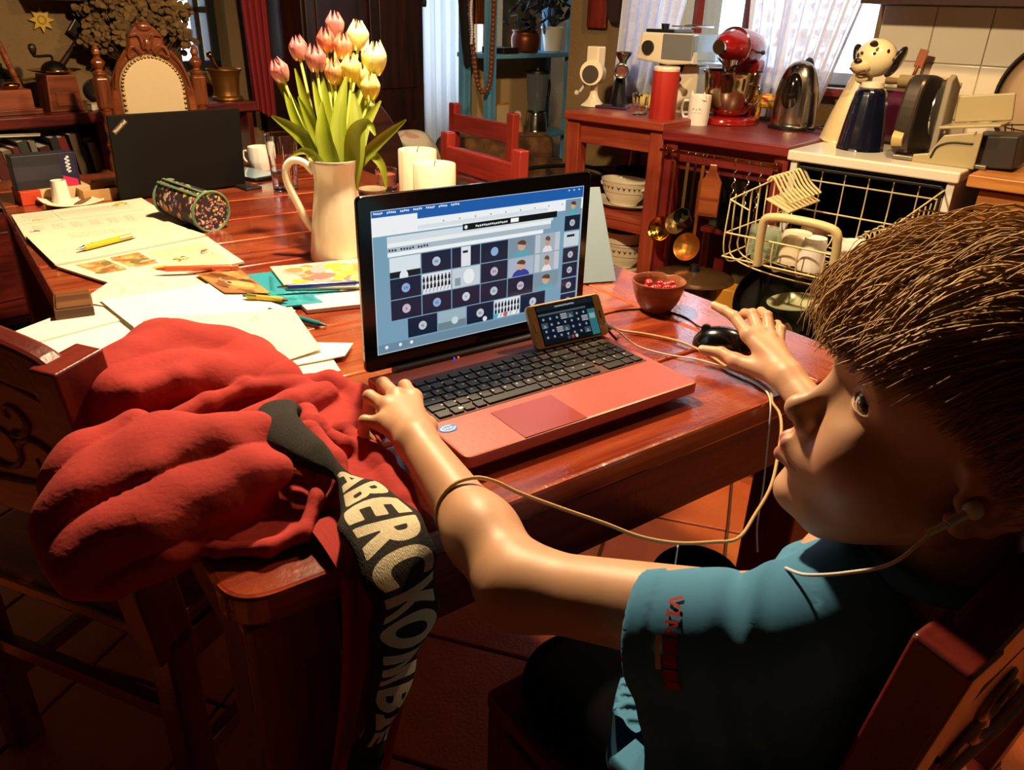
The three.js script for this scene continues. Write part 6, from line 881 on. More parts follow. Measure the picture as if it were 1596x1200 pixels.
for (const [name, label, cat, b, y, a, build] of [
  ['wooden_tray', 'low wooden tray under the copper pot, filling the shelf\'s left end', 'tray', .85, 1.021, -2.03, (t) => M('tray_body', box(.12, .03, .16, [0, .015, 0]), MT.darkWood, t)],
  ['picture_book', 'small picture with a painted figure leaning on the blue shelf', 'picture', .84, .586, -2.0, (t) => { M('frame', box(.13, .18, .014, [0, .09, 0], [-.1, 0, 0], .003), MT.orangeWood, t); M('picture', box(.11, .16, .004, [0, .091, .007], [-.1, 0, 0], .001), mat(0xc9ae84, .6), t); }],
  ['toy', 'small pale toy figure standing on the lower board of the blue shelf', 'toy', 1.0, .586, -2.02, (t) => { M('toy_body', lathe(smoothProfile([[0, 0], [.035, 0], [.04, .03], [.025, .07], [.015, .085], [0, .086]], 4), 24), mat(0xc48a5a, .6), t); M('toy_head', sph(.026, [0, .105, 0]), mat(0xd9b894, .6), t); }],
  ['jar', 'dark jar on the lowest board of the blue shelf', 'jar', 1.18, .331, -2.03, (t) => { M('jar_body', lathe(smoothProfile([[0, 0], [.05, 0], [.06, .03], [.05, .10], [.035, .12], [0, .121]], 4), 26), MT.iron, t); M('lid', cyl(.036, .036, .015, [0, .128, 0]), MT.brass, t); }]]) { const t = BT(name, label, cat, b, y, a); build(t); }
{ // strings of beads hung on the blue posts
  const br = phys(0x7a4020, .35, { clearcoat: .4 }), t = BT('wooden_beads', 'long string of brown wooden beads looped from the blue posts', 'necklace', 0, 0, -1.90); const path = new THREE.CatmullRomCurve3([V(.475, 1.36, 0), V(.485, 1.20, 0), V(.51, 1.02, 0), V(.535, .90, 0), V(.575, .845, 0), V(.615, .865, 0), V(.635, .94, 0), V(.645, 1.1, 0), V(.655, 1.36, 0)]); const n = 50, g = new THREE.SphereGeometry(.0132, 14, 10);
  for (let i = 0; i < n; i++) { const p = path.getPointAt(i / (n - 1)); const o = M('bead', g, br, t); o.position.copy(p); } M('string', new THREE.TubeGeometry(path, 80, .0015, 5), MT.black, t);
  const w = BT('white_beads', 'string of small white beads hanging beside the brown wooden ones', 'necklace', .47, 1.08, -1.88), g2 = new THREE.SphereGeometry(.0075, 12, 8); for (let i = 0; i < 26; i++) { const o = M('bead', g2, phys(0xd8d8dc, .3, { clearcoat: .5 }), w); o.position.set(Math.sin(i * .4) * .004, i * .012, 0); } M('string', rod([0, 0, 0], [0, .34, 0], .001), MT.black, w); }
{ const t = BT('robe', 'dark robe with white edging hanging on the left blue post', 'robe', .64, .95, -2.10); M('cloth', tf(ext(splinePts([[-.03, .5], [.05, .5], [.06, .2], [.045, .02], [.03, 0], [.015, .05], [-.02, .3]], 50), .05, .012), [0, 0, 0]), mat(0x160c10, .9), t); M('edging', sweep([[.02, .5, .03], [.03, .3, .032], [.035, .1, .03]], .006, 20, 6), mat(0xb8b4b0, .8), t); M('hook', sph(.015, [.01, .5, -.02]), MT.iron, t); M('top_block', box(.09, .28, .03, [.10, .35, .02], [0, 0, 0], .004), MT.brownWood, t, 'brown wooden block at the top'); }
{ const t = BT('tassel', 'small black tassel hanging in front of the white curtain', 'tassel', .55, 1.235, -2.30); M('tassel_body', lathe(smoothProfile([[0, 0], [.011, 0], [.013, .03], [.007, .045], [.009, .055], [0, .06]], 4), 16), MT.black, t); M('cord', rod([0, .058, 0], [0, .95, 0], .002), MT.black, t); M('knot', sph(.007, [0, .062, 0]), MT.black, t); }
{ // fabric bag, armchair
  const t = T('cloth_bag', 'pale cloth bag printed with green and yellow leaves on the floor before the white curtain', 'bag', [1.70, 0, -2.74], BR - .1), tx = canvasTex(256, 256, (x, w, h) => { x.fillStyle = '#d6c8b6'; x.fillRect(0, 0, w, h); for (let i = 0; i < 26; i++) { x.fillStyle = ['#7a9a78', '#c9b070', '#8fb0b4', '#c89a88', '#5f7f5a'][i % 5]; x.beginPath(); x.ellipse(rr(0, w), rr(0, h), rr(8, 28), rr(4, 10), rr(0, 3), 0, 7); x.fill(); } });
  const g = new THREE.SphereGeometry(1, 40, 30), p = g.attributes.position; for (let i = 0; i < p.count; i++) { const x = p.getX(i), y = p.getY(i), z = p.getZ(i), k = 1 + .14 * (fbm(x * 3, y * 3 + z * 2, 4, 3) - .5); p.setXYZ(i, Math.sign(x) * Math.pow(Math.abs(x), .7) * .19 * k, (y + 1) * .36, Math.sign(z) * Math.pow(Math.abs(z), .8) * .11 * k); } g.computeVertexNormals(); M('bag_body', g, mat(0xffffff, .85, { map: tx, bumpMap: weave, bumpScale: .0006 }), t); M('handle', tube([[-.06, .66, .06], [-.05, .56, .13], [.05, .56, .13], [.06, .66, .06]], .008, 24, 8), mat(0xbfae98, .85), t);
  const a = T('armchair', 'low brown mottled armchair between the blue shelf and the red kitchen table', 'armchair', [2.15, 0, -2.52], BR - .5), fm = mat(0xffffff, .95, { map: dataTex(128, 128, (u, v) => { const q = fbm(u * 8, v * 8, 7, 4, 8, 8); return lerp3([.26, .15, .08], [.46, .32, .18], clamp(q * 1.6 - .3)); }, true, [3, 3]), bumpMap: fineBump, bumpScale: .003 }); M('seat_cushion', box(.56, .16, .50, [0, .34, .0], [0, 0, 0], .05, 4), fm, a); M('seat_base', box(.56, .22, .52, [0, .15, 0], [0, 0, 0], .03, 3), fm, a); M('backrest', box(.62, .50, .14, [0, .42, -.26], [-.12, 0, 0], .06, 4), fm, a); for (const s of [-1, 1]) M('armrest', box(.12, .30, .54, [s * .31, .40, 0], [0, 0, 0], .05, 4), fm, a); M('metal_frame', tube([[-.2, .02, .30], [-.2, .55, .33], [-.1, .60, .34], [.25, .60, .34], [.34, .55, .33], [.36, .02, .30]], .009, 40, 8), MT.iron, a);
}
{ const t = KT('cutting_board', 'dark wooden board hanging on the plaster left of the lace curtain', 'cutting board', -1.25, 1.17, .635); M('board', box(.105, .32, .018, [0, .16, 0], [0, 0, 0], .004), MT.redWood, t); M('hanging_ring', tf(new THREE.TorusGeometry(.012, .002, 6, 20), [0, .33, .01]), MT.iron, t); }
{ const t = KT('oven_mitt', 'dark quilted oven mitt hanging right of the wooden board', 'oven mitt', -1.13, 1.195, .62); M('mitt_body', ext(splinePts([[-.055, .05], [-.03, .0], [.02, .0], [.05, .04], [.055, .20], [.05, .30], [-.05, .30], [-.06, .18]], 60), .035, .012), mat(0x2a1614, .95, { bumpMap: weave, bumpScale: .002 }), t); M('thumb', sweep([[-.045, .10, 0], [-.08, .13, 0], [-.085, .18, 0]], (u) => .018 * (1 - .3 * u), 14, 10), mat(0x2a1614, .95), t); M('loop', tf(new THREE.TorusGeometry(.02, .003, 6, 20), [0, .315, 0]), MT.black, t); }
// ================================================================ seats of the near side
carvedChair('carved_chair', 'dark red carved chair under the boy in the blue shirt', [.515, 0, .385], 0, .13);
carvedChair('carved_chair', 'dark carved chair at the left side of the table beside the red hoodie', [-.115, 0, -.575], -1.01, .10, .955, .068);

// ================================================================ signed-distance modelling: sparse surface nets
const smin = (a, b, k) => { const h = Math.max(k - Math.abs(a - b), 0) / k; return Math.min(a, b) - h * h * k * .25; };
const smax = (a, b, k) => -smin(-a, -b, k);
function surfaceNets(f, lo, hi, cell, B = 8) {
  const n = [0, 1, 2].map((i) => Math.ceil((hi[i] - lo[i]) / cell / B) * B), NB = n.map((q) => q / B), pos = [], id = new Map(), vals = [], key = (i, j, k) => (k * (n[1] + 2) + j) * (n[0] + 2) + i, M1 = B + 1;
  const half = Math.sqrt(3) * cell * B / 2 * 1.15; const blocks = [];
  for (let bk = 0; bk < NB[2]; bk++) for (let bj = 0; bj < NB[1]; bj++) for (let bi = 0; bi < NB[0]; bi++) {
    const c = f(lo[0] + (bi + .5) * B * cell, lo[1] + (bj + .5) * B * cell, lo[2] + (bk + .5) * B * cell); if (Math.abs(c) > half) continue;
    const v = new Float32Array(M1 * M1 * M1); let mn = 1e9, mx = -1e9, q = 0;
    for (let k = 0; k < M1; k++) for (let j = 0; j < M1; j++) for (let i = 0; i < M1; i++) { const d = f(lo[0] + (bi * B + i) * cell, lo[1] + (bj * B + j) * cell, lo[2] + (bk * B + k) * cell); v[q++] = d; if (d < mn) mn = d; if (d > mx) mx = d; }
    if (mn < 0 && mx >= 0) blocks.push([bi * B, bj * B, bk * B, v]);
  }
  const at = (v, i, j, k) => v[(k * M1 + j) * M1 + i], cor = [[0, 0, 0], [1, 0, 0], [0, 1, 0], [1, 1, 0], [0, 0, 1], [1, 0, 1], [0, 1, 1], [1, 1, 1]], ed = [[0, 1], [2, 3], [4, 5], [6, 7], [0, 2], [1, 3], [4, 6], [5, 7], [0, 4], [1, 5], [2, 6], [3, 7]];
  for (const [I, J, Kk, v] of blocks) for (let k = 0; k < B; k++) for (let j = 0; j < B; j++) for (let i = 0; i < B; i++) {
    const d = cor.map((c) => at(v, i + c[0], j + c[1], k + c[2])); let m = 0; for (let q = 0; q < 8; q++) if (d[q] < 0) m++; if (m === 0 || m === 8) continue;
    let x = 0, y = 0, z = 0, c = 0; for (const [a, b] of ed) if ((d[a] < 0) !== (d[b] < 0)) { const t = d[a] / (d[a] - d[b]); x += cor[a][0] + t * (cor[b][0] - cor[a][0]); y += cor[a][1] + t * (cor[b][1] - cor[a][1]); z += cor[a][2] + t * (cor[b][2] - cor[a][2]); c++; }
    id.set(key(I + i, J + j, Kk + k), pos.length / 3); pos.push(lo[0] + (I + i + x / c) * cell, lo[1] + (J + j + y / c) * cell, lo[2] + (Kk + k + z / c) * cell);
  }
  const idx = []; const quad = (a, b, c, d, flip) => { if (a === undefined || b === undefined || c === undefined || d === undefined) return; if (flip) idx.push(a, c, b, a, d, c); else idx.push(a, b, c, a, c, d); };
  for (const [I, J, Kk, v] of blocks) for (let k = 0; k < B; k++) for (let j = 0; j < B; j++) for (let i = 0; i < B; i++) {
    const s = at(v, i, j, k) < 0, G = (a, b, c) => id.get(key(I + i + a, J + j + b, Kk + k + c));
    if (s !== at(v, i + 1, j, k) < 0) quad(G(0, -1, -1), G(0, 0, -1), G(0, 0, 0), G(0, -1, 0), !s);
    if (s !== at(v, i, j + 1, k) < 0) quad(G(-1, 0, -1), G(-1, 0, 0), G(0, 0, 0), G(0, 0, -1), !s);
    if (s !== at(v, i, j, k + 1) < 0) quad(G(-1, -1, 0), G(0, -1, 0), G(0, 0, 0), G(-1, 0, 0), !s);
  }
  const e = cell * .5, nrm = new Float32Array(pos.length), gr = (x, y, z) => { const a = f(x + e, y, z) - f(x - e, y, z), b = f(x, y + e, z) - f(x, y - e, z), c = f(x, y, z + e) - f(x, y, z - e), l = Math.hypot(a, b, c) || 1; return [a / l, b / l, c / l, l / (2 * e)]; };
  for (let q = 0; q < pos.length; q += 3) { const g = gr(pos[q], pos[q + 1], pos[q + 2]), d = clamp(f(pos[q], pos[q + 1], pos[q + 2]) / Math.max(g[3], .3), -cell * .7, cell * .7); for (let a = 0; a < 3; a++) { pos[q + a] -= g[a] * d; nrm[q + a] = g[a]; } }
  const g = new THREE.BufferGeometry(); g.setAttribute('position', new THREE.Float32BufferAttribute(pos, 3)); g.setAttribute('normal', new THREE.BufferAttribute(nrm, 3)); g.setIndex(idx);
  const uv = new Float32Array(pos.length / 3 * 2); for (let q = 0; q < pos.length / 3; q++) { uv[2 * q] = pos[3 * q] + .37 * pos[3 * q + 1]; uv[2 * q + 1] = pos[3 * q + 2] - .61 * pos[3 * q + 1] + .2 * pos[3 * q]; } g.setAttribute('uv', new THREE.BufferAttribute(uv, 2));
  return g;
}
function cap(px, py, pz, a, b, ra, rb) { const bx = b[0] - a[0], by = b[1] - a[1], bz = b[2] - a[2], x = px - a[0], y = py - a[1], z = pz - a[2], t = clamp((x * bx + y * by + z * bz) / (bx * bx + by * by + bz * bz)); return Math.hypot(x - t * bx, y - t * by, z - t * bz) - (ra + (rb - ra) * t); }
const ell = (x, y, z, c, r) => { const a = (x - c[0]) / r[0], b = (y - c[1]) / r[1], d = (z - c[2]) / r[2], k = Math.hypot(a, b, d), m = Math.hypot(a / r[0], b / r[1], d / r[2]); return m < 1e-6 ? -Math.min(...r) : k * (k - 1) / m; };

// ================================================================ the boy
const HC = [.409, .974, .368], HF = [-.632, .177, -.755], HL = [-.774, -.084, .628], HU = [.047, .981, .19];
const toHead = (x, y, z) => { const a = x - HC[0], b = y - HC[1], c = z - HC[2]; return [a * HF[0] + b * HF[1] + c * HF[2], a * HL[0] + b * HL[1] + c * HL[2], a * HU[0] + b * HU[1] + c * HU[2]]; };
const fromHead = (f, l, u) => [0, 1, 2].map((i) => HC[i] + f * HF[i] + l * HL[i] + u * HU[i]);
const EYE = [.0640, .0318, .026], ER = .0128;
function headSDF(f, l, u) {
  const s = Math.abs(l), A = [f, s, u];
  let d = ell(f, l, u, [-.008, 0, .048], [.092, .072, .080]);
  d = smin(d, ell(f, l, u, [.030, 0, .052], [.058, .062, .052]), .03);
  d = smin(d, ell(f, l, u, [.040, 0, -.022], [.046, .054, .060]), .03);
  d = smin(d, ell(f, l, u, [.050, 0, -.062], [.037, .036, .030]), .025);
  d = smin(d, cap(f, s, u, [.002, .046, -.040], [.058, .022, -.078], .018, .014), .022);
  d = smin(d, ell(f, s, u, [.076, 0, -.080], [.017, .017, .014]), .014);
  d = smin(d, ell(f, s, u, [.056, .033, -.020], [.028, .025, .028]), .02);          // cheeks
  d = smin(d, cap(f, s, u, [.0825, .006, .042], [.066, .042, .041], .0075, .007), .014);
  // eye sockets
  d = smax(d, -(Math.hypot(f - .0915, (s - .036) * .75, (u - .026) * 1.0) - .0160), .014);
  // nose
  d = smin(d, cap(f, l, u, [.0785, 0, .020], [.0985, 0, -.008], .0058, .0084), .011);
  d = smin(d, Math.hypot(f - .1015, l, u + .0100) - .0088, .006);
  d = smin(d, Math.hypot(f - .0945, s - .0105, u + .0155) - .0072, .006);
  d = smin(d, cap(f, l, u, [.098, 0, -.018], [.090, 0, -.024], .0045, .005), .006);
  d = smax(d, -(Math.hypot((f - .0985) * .8, s - .0058, u + .0215) - .0028), .003);  // nostrils
  // muzzle and lips
  d = smin(d, ell(f, l, u, [.074, 0, -.040], [.022, .028, .022]), .014);
  d = smax(d, -cap(f, l, u, [.1005, 0, -.024], [.1005, 0, -.034], .0022, .0025), .005); // philtrum
  const ml = -.0445 - .06 * s;
  d = smin(d, cap(f, s, u, [.0970, .0035, -.0392], [.0840, .0205, -.0455], .0064, .0030), .006);
  d = smin(d, cap(f, s, u, [.0960, 0, -.0512], [.0840, .0185, -.0475], .0076, .0032), .005);
  d = smax(d, -cap(f, s, u, [.106, 0, -.0448], [.090, .0235, -.0470], .0018, .0010), .003);
  d = smax(d, -(Math.hypot((f - .098), l * .5, u + .0655) - .006), .010);               // hollow above the chin
  // eyelids: a thin shell round each eyeball with an almond opening
  const ef0 = f - EYE[0], el0 = s - EYE[1], eu = u - EYE[2], er = Math.hypot(ef0, el0, eu), ef = .906 * ef0 + .423 * el0, el = .906 * el0 - .423 * ef0;
  let lid = Math.max(Math.abs(er - (ER + .0010)) - .0014, -ef - .001);
  const tilt = eu + .08 * el - .0004, op = Math.hypot(el / .0136, tilt > 0 ? tilt / .0060 : tilt / .0052) - 1;
  lid = smax(lid, -op * .0048, .0012);
  d = smin(d, lid, .0022);
  d = smax(d, -Math.max(er - (ER + .0002), op * .0046), .0010);
  // ear
  const F2 = f + .010, ear = [];
  let e = 1e9; const H = [[.006, .066, .008], [.010, .070, .022], [.000, .075, .033], [-.014, .079, .032], [-.024, .082, .018], [-.024, .081, .0], [-.016, .076, -.014], [-.006, .070, -.022], [.002, .066, -.020]];
  if (Math.abs(f + .008) < .05 && Math.abs(u - .005) < .05 && s > .045) {
    for (let i = 0; i < H.length - 1; i++) e = smin(e, cap(f, s, u, H[i], H[i + 1], .0042, .0042), .004);
    const pl = ell(f, s, u, [-.009, .0725, .006], [.017, .0045, .026]); e = smin(e, pl, .006);
    e = smin(e, cap(f, s, u, [-.004, .0735, .016], [-.018, .0775, .010], .003, .003), .004);
    e = smin(e, Math.hypot(f - .004, s - .0705, u + .002) - .005, .004); e = smin(e, Math.hypot(f + .003, s - .0705, u + .021) - .0065, .006);
    e = smax(e, -(Math.hypot(f + .004, s - .0785, u - .0) - .0085), .004);
    d = smin(d, e, .006);
  }
  return d;
}
const J = { ls: [.308, .826, .335], le: [.212, .777, .142], lw: [.240, .803, -.085], rs: [.555, .848, .340], re: [.715, .70, .235], rw: [.784, .778, .005], nb: [.428, .840, .392] };
const nk = fromHead(-.022, 0, -.03);
const LH = { palm: [[.250, .806, -.12], [.262, .808, -.150]], f: [
  [[.282, .811, -.170], [.289, .812, -.203], [.297, .796, -.214], [.299, .783, -.205]], [[.263, .815, -.176], [.266, .816, -.216], [.270, .797, -.224], [.272, .783, -.212]],
  [[.244, .812, -.165], [.238, .814, -.197], [.240, .794, -.204], [.246, .780, -.192]], [[.229, .805, -.144], [.212, .806, -.158], [.212, .789, -.164], [.219, .778, -.155]]], t: [[.258, .798, -.105], [.278, .791, -.130], [.288, .786, -.160], [.290, .784, -.178]] };
const sc = (q) => q.map((v, i) => [-.1199, 1.2349, .5679][i] + (v - [-.1199, 1.2349, .5679][i]) * 1.06);
const RH = { f: [[[.747, .835, -.048], [.757, .849, -.084], [.758, .852, -.104], [.759, .853, -.122]], [[.760, .836, -.039], [.779, .853, -.070], [.794, .843, -.094], [.794, .832, -.102]], [[.767, .832, -.025], [.791, .853, -.054], [.810, .848, -.078], [.810, .835, -.084]], [[.764, .823, -.007], [.790, .842, -.027], [.804, .841, -.044], [.806, .829, -.049]]].map((a) => a.map(sc)), t: [[.727, .803, -.010], [.724, .802, -.045], [.726, .804, -.073], [.718, .801, -.098]].map(sc) };
function handSDF(x, y, z, W, Hd, elbow) {
  let d = 1e9; const rad = [.0080, .0082, .0078, .0068];
  let p = 1e9; Hd.f.forEach((f, i) => { p = smin(p, cap(x, y, z, [mixn(W[0], f[0][0], .18), mixn(W[1], f[0][1], .18), mixn(W[2], f[0][2], .18)], f[0], .0150, .0108), .012); });
  p = smin(p, cap(x, y, z, W, Hd.t[1], .0155, .0115), .014);
  Hd.f.forEach((f, i) => { let q = cap(x, y, z, f[0], f[1], rad[i] * 1.12, rad[i] * 1.02); q = smin(q, cap(x, y, z, f[1], f[2], rad[i] * 1.02, rad[i] * .92), .003); q = smin(q, cap(x, y, z, f[2], f[3], rad[i] * .92, rad[i] * .80), .003); q = smin(q, Math.hypot(x - f[0][0], y - f[0][1] - .0015, z - f[0][2]) - rad[i] * 1.15, .004); d = Math.min(d, q); });
  let th = cap(x, y, z, Hd.t[1], Hd.t[2], .0105, .0088); th = smin(th, cap(x, y, z, Hd.t[2], Hd.t[3], .0088, .0072), .004);
  d = smin(d, p, .007); return smin(d, th, .008);
}
function armTaper(x, y, z, s, e, w, k = 1) {
  let d = cap(x, y, z, s, e, .040 * k, .0325 * k); const m = [mixn(e[0], w[0], .32), mixn(e[1], w[1], .32), mixn(e[2], w[2], .32)];
  d = smin(d, cap(x, y, z, e, m, .0325 * k, .0305 * k), .03); d = smin(d, cap(x, y, z, m, w, .0305 * k, .0225 * k), .03); return d;
}
function bodySDF(x, y, z) {
  const hd = Math.hypot(x - HC[0], y - HC[1], z - HC[2]); let d;
  if (hd < .19) { const q = toHead(x, y, z); d = headSDF(q[0], q[1], q[2]); } else d = hd - .13;
  d = smin(d, cap(x, y, z, nk, J.nb, .043, .046), .02);
  let t = cap(x, y, z, [.428, .80, .345], [.43, .62, .325], .066, .072); t = smin(t, cap(x, y, z, J.ls, J.rs, .036, .036), .05); d = smin(d, t, .03);
  const la = armTaper(x, y, z, J.ls, J.le, J.lw), ra = armTaper(x, y, z, J.rs, J.re, J.rw);
  d = smin(d, la, .02); d = smin(d, ra, .02);
  if (Math.hypot(x - .258, y - .80, z + .15) < .14) d = smin(d, handSDF(x, y, z, J.lw, LH), .014);
  if (Math.hypot(x - .80, y - .80, z + .06) < .16) d = smin(d, handSDF(x, y, z, J.rw, RH), .014);
  return d;
}
const boy = T('person', 'blond boy in a blue shirt with an earphone, sitting at the red laptop', 'person');
{
  const g = mg([surfaceNets(bodySDF, [.16, .52, -.27], [.90, .868, .50], .0027), surfaceNets(bodySDF, [.26, .862, .20], [.58, 1.125, .52], .0016)]);
  vcol(g, (x, y, z, nx, ny, nz) => {
    const n = fbm(x * 60, y * 60, z * 60, 2) - .5; let c = [.57 + n * .05, .305 + n * .05, .175 + n * .04];
    if (Math.hypot(x - HC[0], y - HC[1], z - HC[2]) < .16) {
      const [f, l, u] = toHead(x, y, z), s = Math.abs(l);
      const lip = Math.min(cap(f, s, u, [.0985, .0035, -.0398], [.0850, .0195, -.0455], .0058, .0020), cap(f, s, u, [.0975, 0, -.0514], [.0850, .0175, -.0475], .0070, .0022));
      c = lerp3(c, [.50, .17, .14], 1 - sst(-.0006, .0016, lip)); if (f > .08 && cap(f, s, u, [.096, 0, -.0450], [.085, .020, -.0465], .0018, .001) < 0) c = [.16, .045, .04];
      c = lerp3(c, [.58, .27, .18], .5 * (1 - sst(.010, .03, Math.hypot(f - .07, s - .042, u + .018))));
      if (s > .055 && f < .012) c = lerp3(c, [.58, .27, .17], .5);
    }
    return c;
  });
  M('body', g, phys(0xffffff, .48, { vertexColors: true, sheen: .25, sheenRoughness: .5, sheenColor: C(0xffb090), bumpMap: fineBump, bumpScale: .00008 }), boy, 'bare arms, neck and face');
  for (const s of [1, -1]) { // eyes
    const c = fromHead(EYE[0], s * EYE[1], EYE[2]), gz = V(...[0, 1, 2].map((i) => .80 * HF[i] + .56 * HL[i] + .06 * HU[i])).normalize(), eg = new THREE.SphereGeometry(ER, 64, 48);
    vcol(eg, (x, y, z) => { const a = Math.acos(clamp((x * gz.x + y * gz.y + z * gz.z) / ER, -1, 1)); return a < .17 ? [.004, .004, .004] : a < .46 ? lerp3([.055, .040, .020], [.028, .022, .014], sst(.3, .46, a)) : a < .50 ? [.012, .010, .010] : [.72, .66, .60]; });
    const e = M('eyeball', eg, phys(0xffffff, .12, { vertexColors: true, clearcoat: 1, clearcoatRoughness: .03 }), boy); e.position.set(...c);
  }
  // nails
  const nail = (a, b, r, up) => { const A = V(...a), B = V(...b), d = B.clone().sub(A).normalize(), u = V(...up).addScaledVector(d, -V(...up).dot(d)).normalize(), sd = new THREE.Vector3().crossVectors(u, d); const g = tf(new THREE.SphereGeometry(1, 14, 8, 0, 6.3, 0, 1.4), [0, 0, 0], [0, 0, 0], [r * .72, r * .25, r * .95]); g.applyMatrix4(new THREE.Matrix4().makeBasis(sd, u, d)); const p = B.clone().addScaledVector(u, r * .72).addScaledVector(d, r * .1); g.translate(p.x, p.y, p.z); return g; };
  const nm = phys(0xd9a88c, .3, { clearcoat: .4 });
  RH.f.forEach((f, i) => M('nail', nail(f[2], f[3], .0062, [-.2, .6, -.5]), nm, boy)); M('nail', nail(RH.t[2], RH.t[3], .007, [-.4, .8, .2]), nm, boy);
  LH.f.slice(2).forEach((f) => M('nail', nail(f[2], f[3], .0058, [-.9, -.1, -.2]), nm, boy));
  // earbud
  const eb = fromHead(-.001, .0775, -.002); const bud = M('earbud', [sph(.0062, eb, [1, 1, 1], 18), rod(eb, fromHead(.012, .086, -.012), .0032, 10), rod(fromHead(.012, .086, -.012), fromHead(.020, .088, -.022), .0024, 8)], MT.white, boy);
  M('earphone_wire', tube([fromHead(.018, .088, -.020), [.314, .926, .395], [.306, .906, .372], [.306, .886, .345], [.320, .870, .322], [.345, .850, .318], [.36, .83, .325]], .0013, 60, 6), MT.white, bud);
}
// ---- shirt
const hemC = [.250, .794, .254], armD = (() => { const v = [J.le[0] - J.ls[0], J.le[1] - J.ls[1], J.le[2] - J.ls[2]], l = Math.hypot(...v); return v.map((q) => q / l); })();
function shirtBase(x, y, z) {
  let d = smin(cap(x, y, z, [.390, .782, .340], [.470, .786, .342], .076, .076), cap(x, y, z, [.318, .65, .292], [.475, .64, .312], .094, .094), .07);
  d = smin(d, cap(x, y, z, [.34, .50, .295], [.48, .50, .31], .104, .104), .06);
  d = smin(d, cap(x, y, z, [.360, .848, .356], [.505, .856, .362], .036, .036), .05);
  d = smin(d, cap(x, y, z, J.ls, hemC, .0455, .0465), .03);
  d = smin(d, cap(x, y, z, [J.ls[0] + .012, J.ls[1] - .045, J.ls[2] + .018], [hemC[0] + .004, hemC[1] - .056, hemC[2] + .028], .034, .026), .035);
  const rh = [mixn(J.rs[0], J.re[0], .62), mixn(J.rs[1], J.re[1], .62), mixn(J.rs[2], J.re[2], .62)]; d = smin(d, cap(x, y, z, J.rs, rh, .046, .05), .035);
  return d;
}
function shirtSDF(x, y, z) {
  let d = shirtBase(x, y, z);
  // folds: long soft ridges round the sleeve and down the front
  const sA = (x - J.ls[0]) * armD[0] + (y - J.ls[1]) * armD[1] + (z - J.ls[2]) * armD[2];
  const cx = x * 9 + z * 14, w1 = fbm(cx * .7 + y * 4, y * 4 - z * 5, 3, 1) - .5, ang = Math.atan2(z - .37, x - .43);
  d -= .006 * w1;
  const low = sst(.80, .68, y); d -= low * .0050 * Math.sin(x * 95 + z * 55 + y * 7 + 5 * w1);
  if (sA > -.06 && sA < .12) { d -= .0020 * Math.exp(-Math.pow((sA - .012 - .03 * (y - .85)) / .006, 2)); d += .0035 * Math.exp(-Math.pow((sA - .028 - .04 * (y - .85)) / .009, 2)); }
  // hem of the sleeve, opened round the arm
  const hs = (x - hemC[0]) * armD[0] + (y - hemC[1]) * armD[1] + (z - hemC[2]) * armD[2];
  const nearArm = Math.hypot(x - hemC[0], y - hemC[1], z - hemC[2]) < .14; if (nearArm) { d -= .0014 * (sst(-.020, -.017, hs) - .5); d = smax(d, hs, .004); const inn = shirtBase(x, y, z) + .0085; d = smax(d, -Math.max(inn, -hs - .05), .002); }
  // neck hole and lower end
  const nq = cap(x, y, z, [.428, .848, .388], [.416, .98, .372], .056, .064); d = smax(d, -nq, .008);
  return smax(d, .50 - y, .01);
}
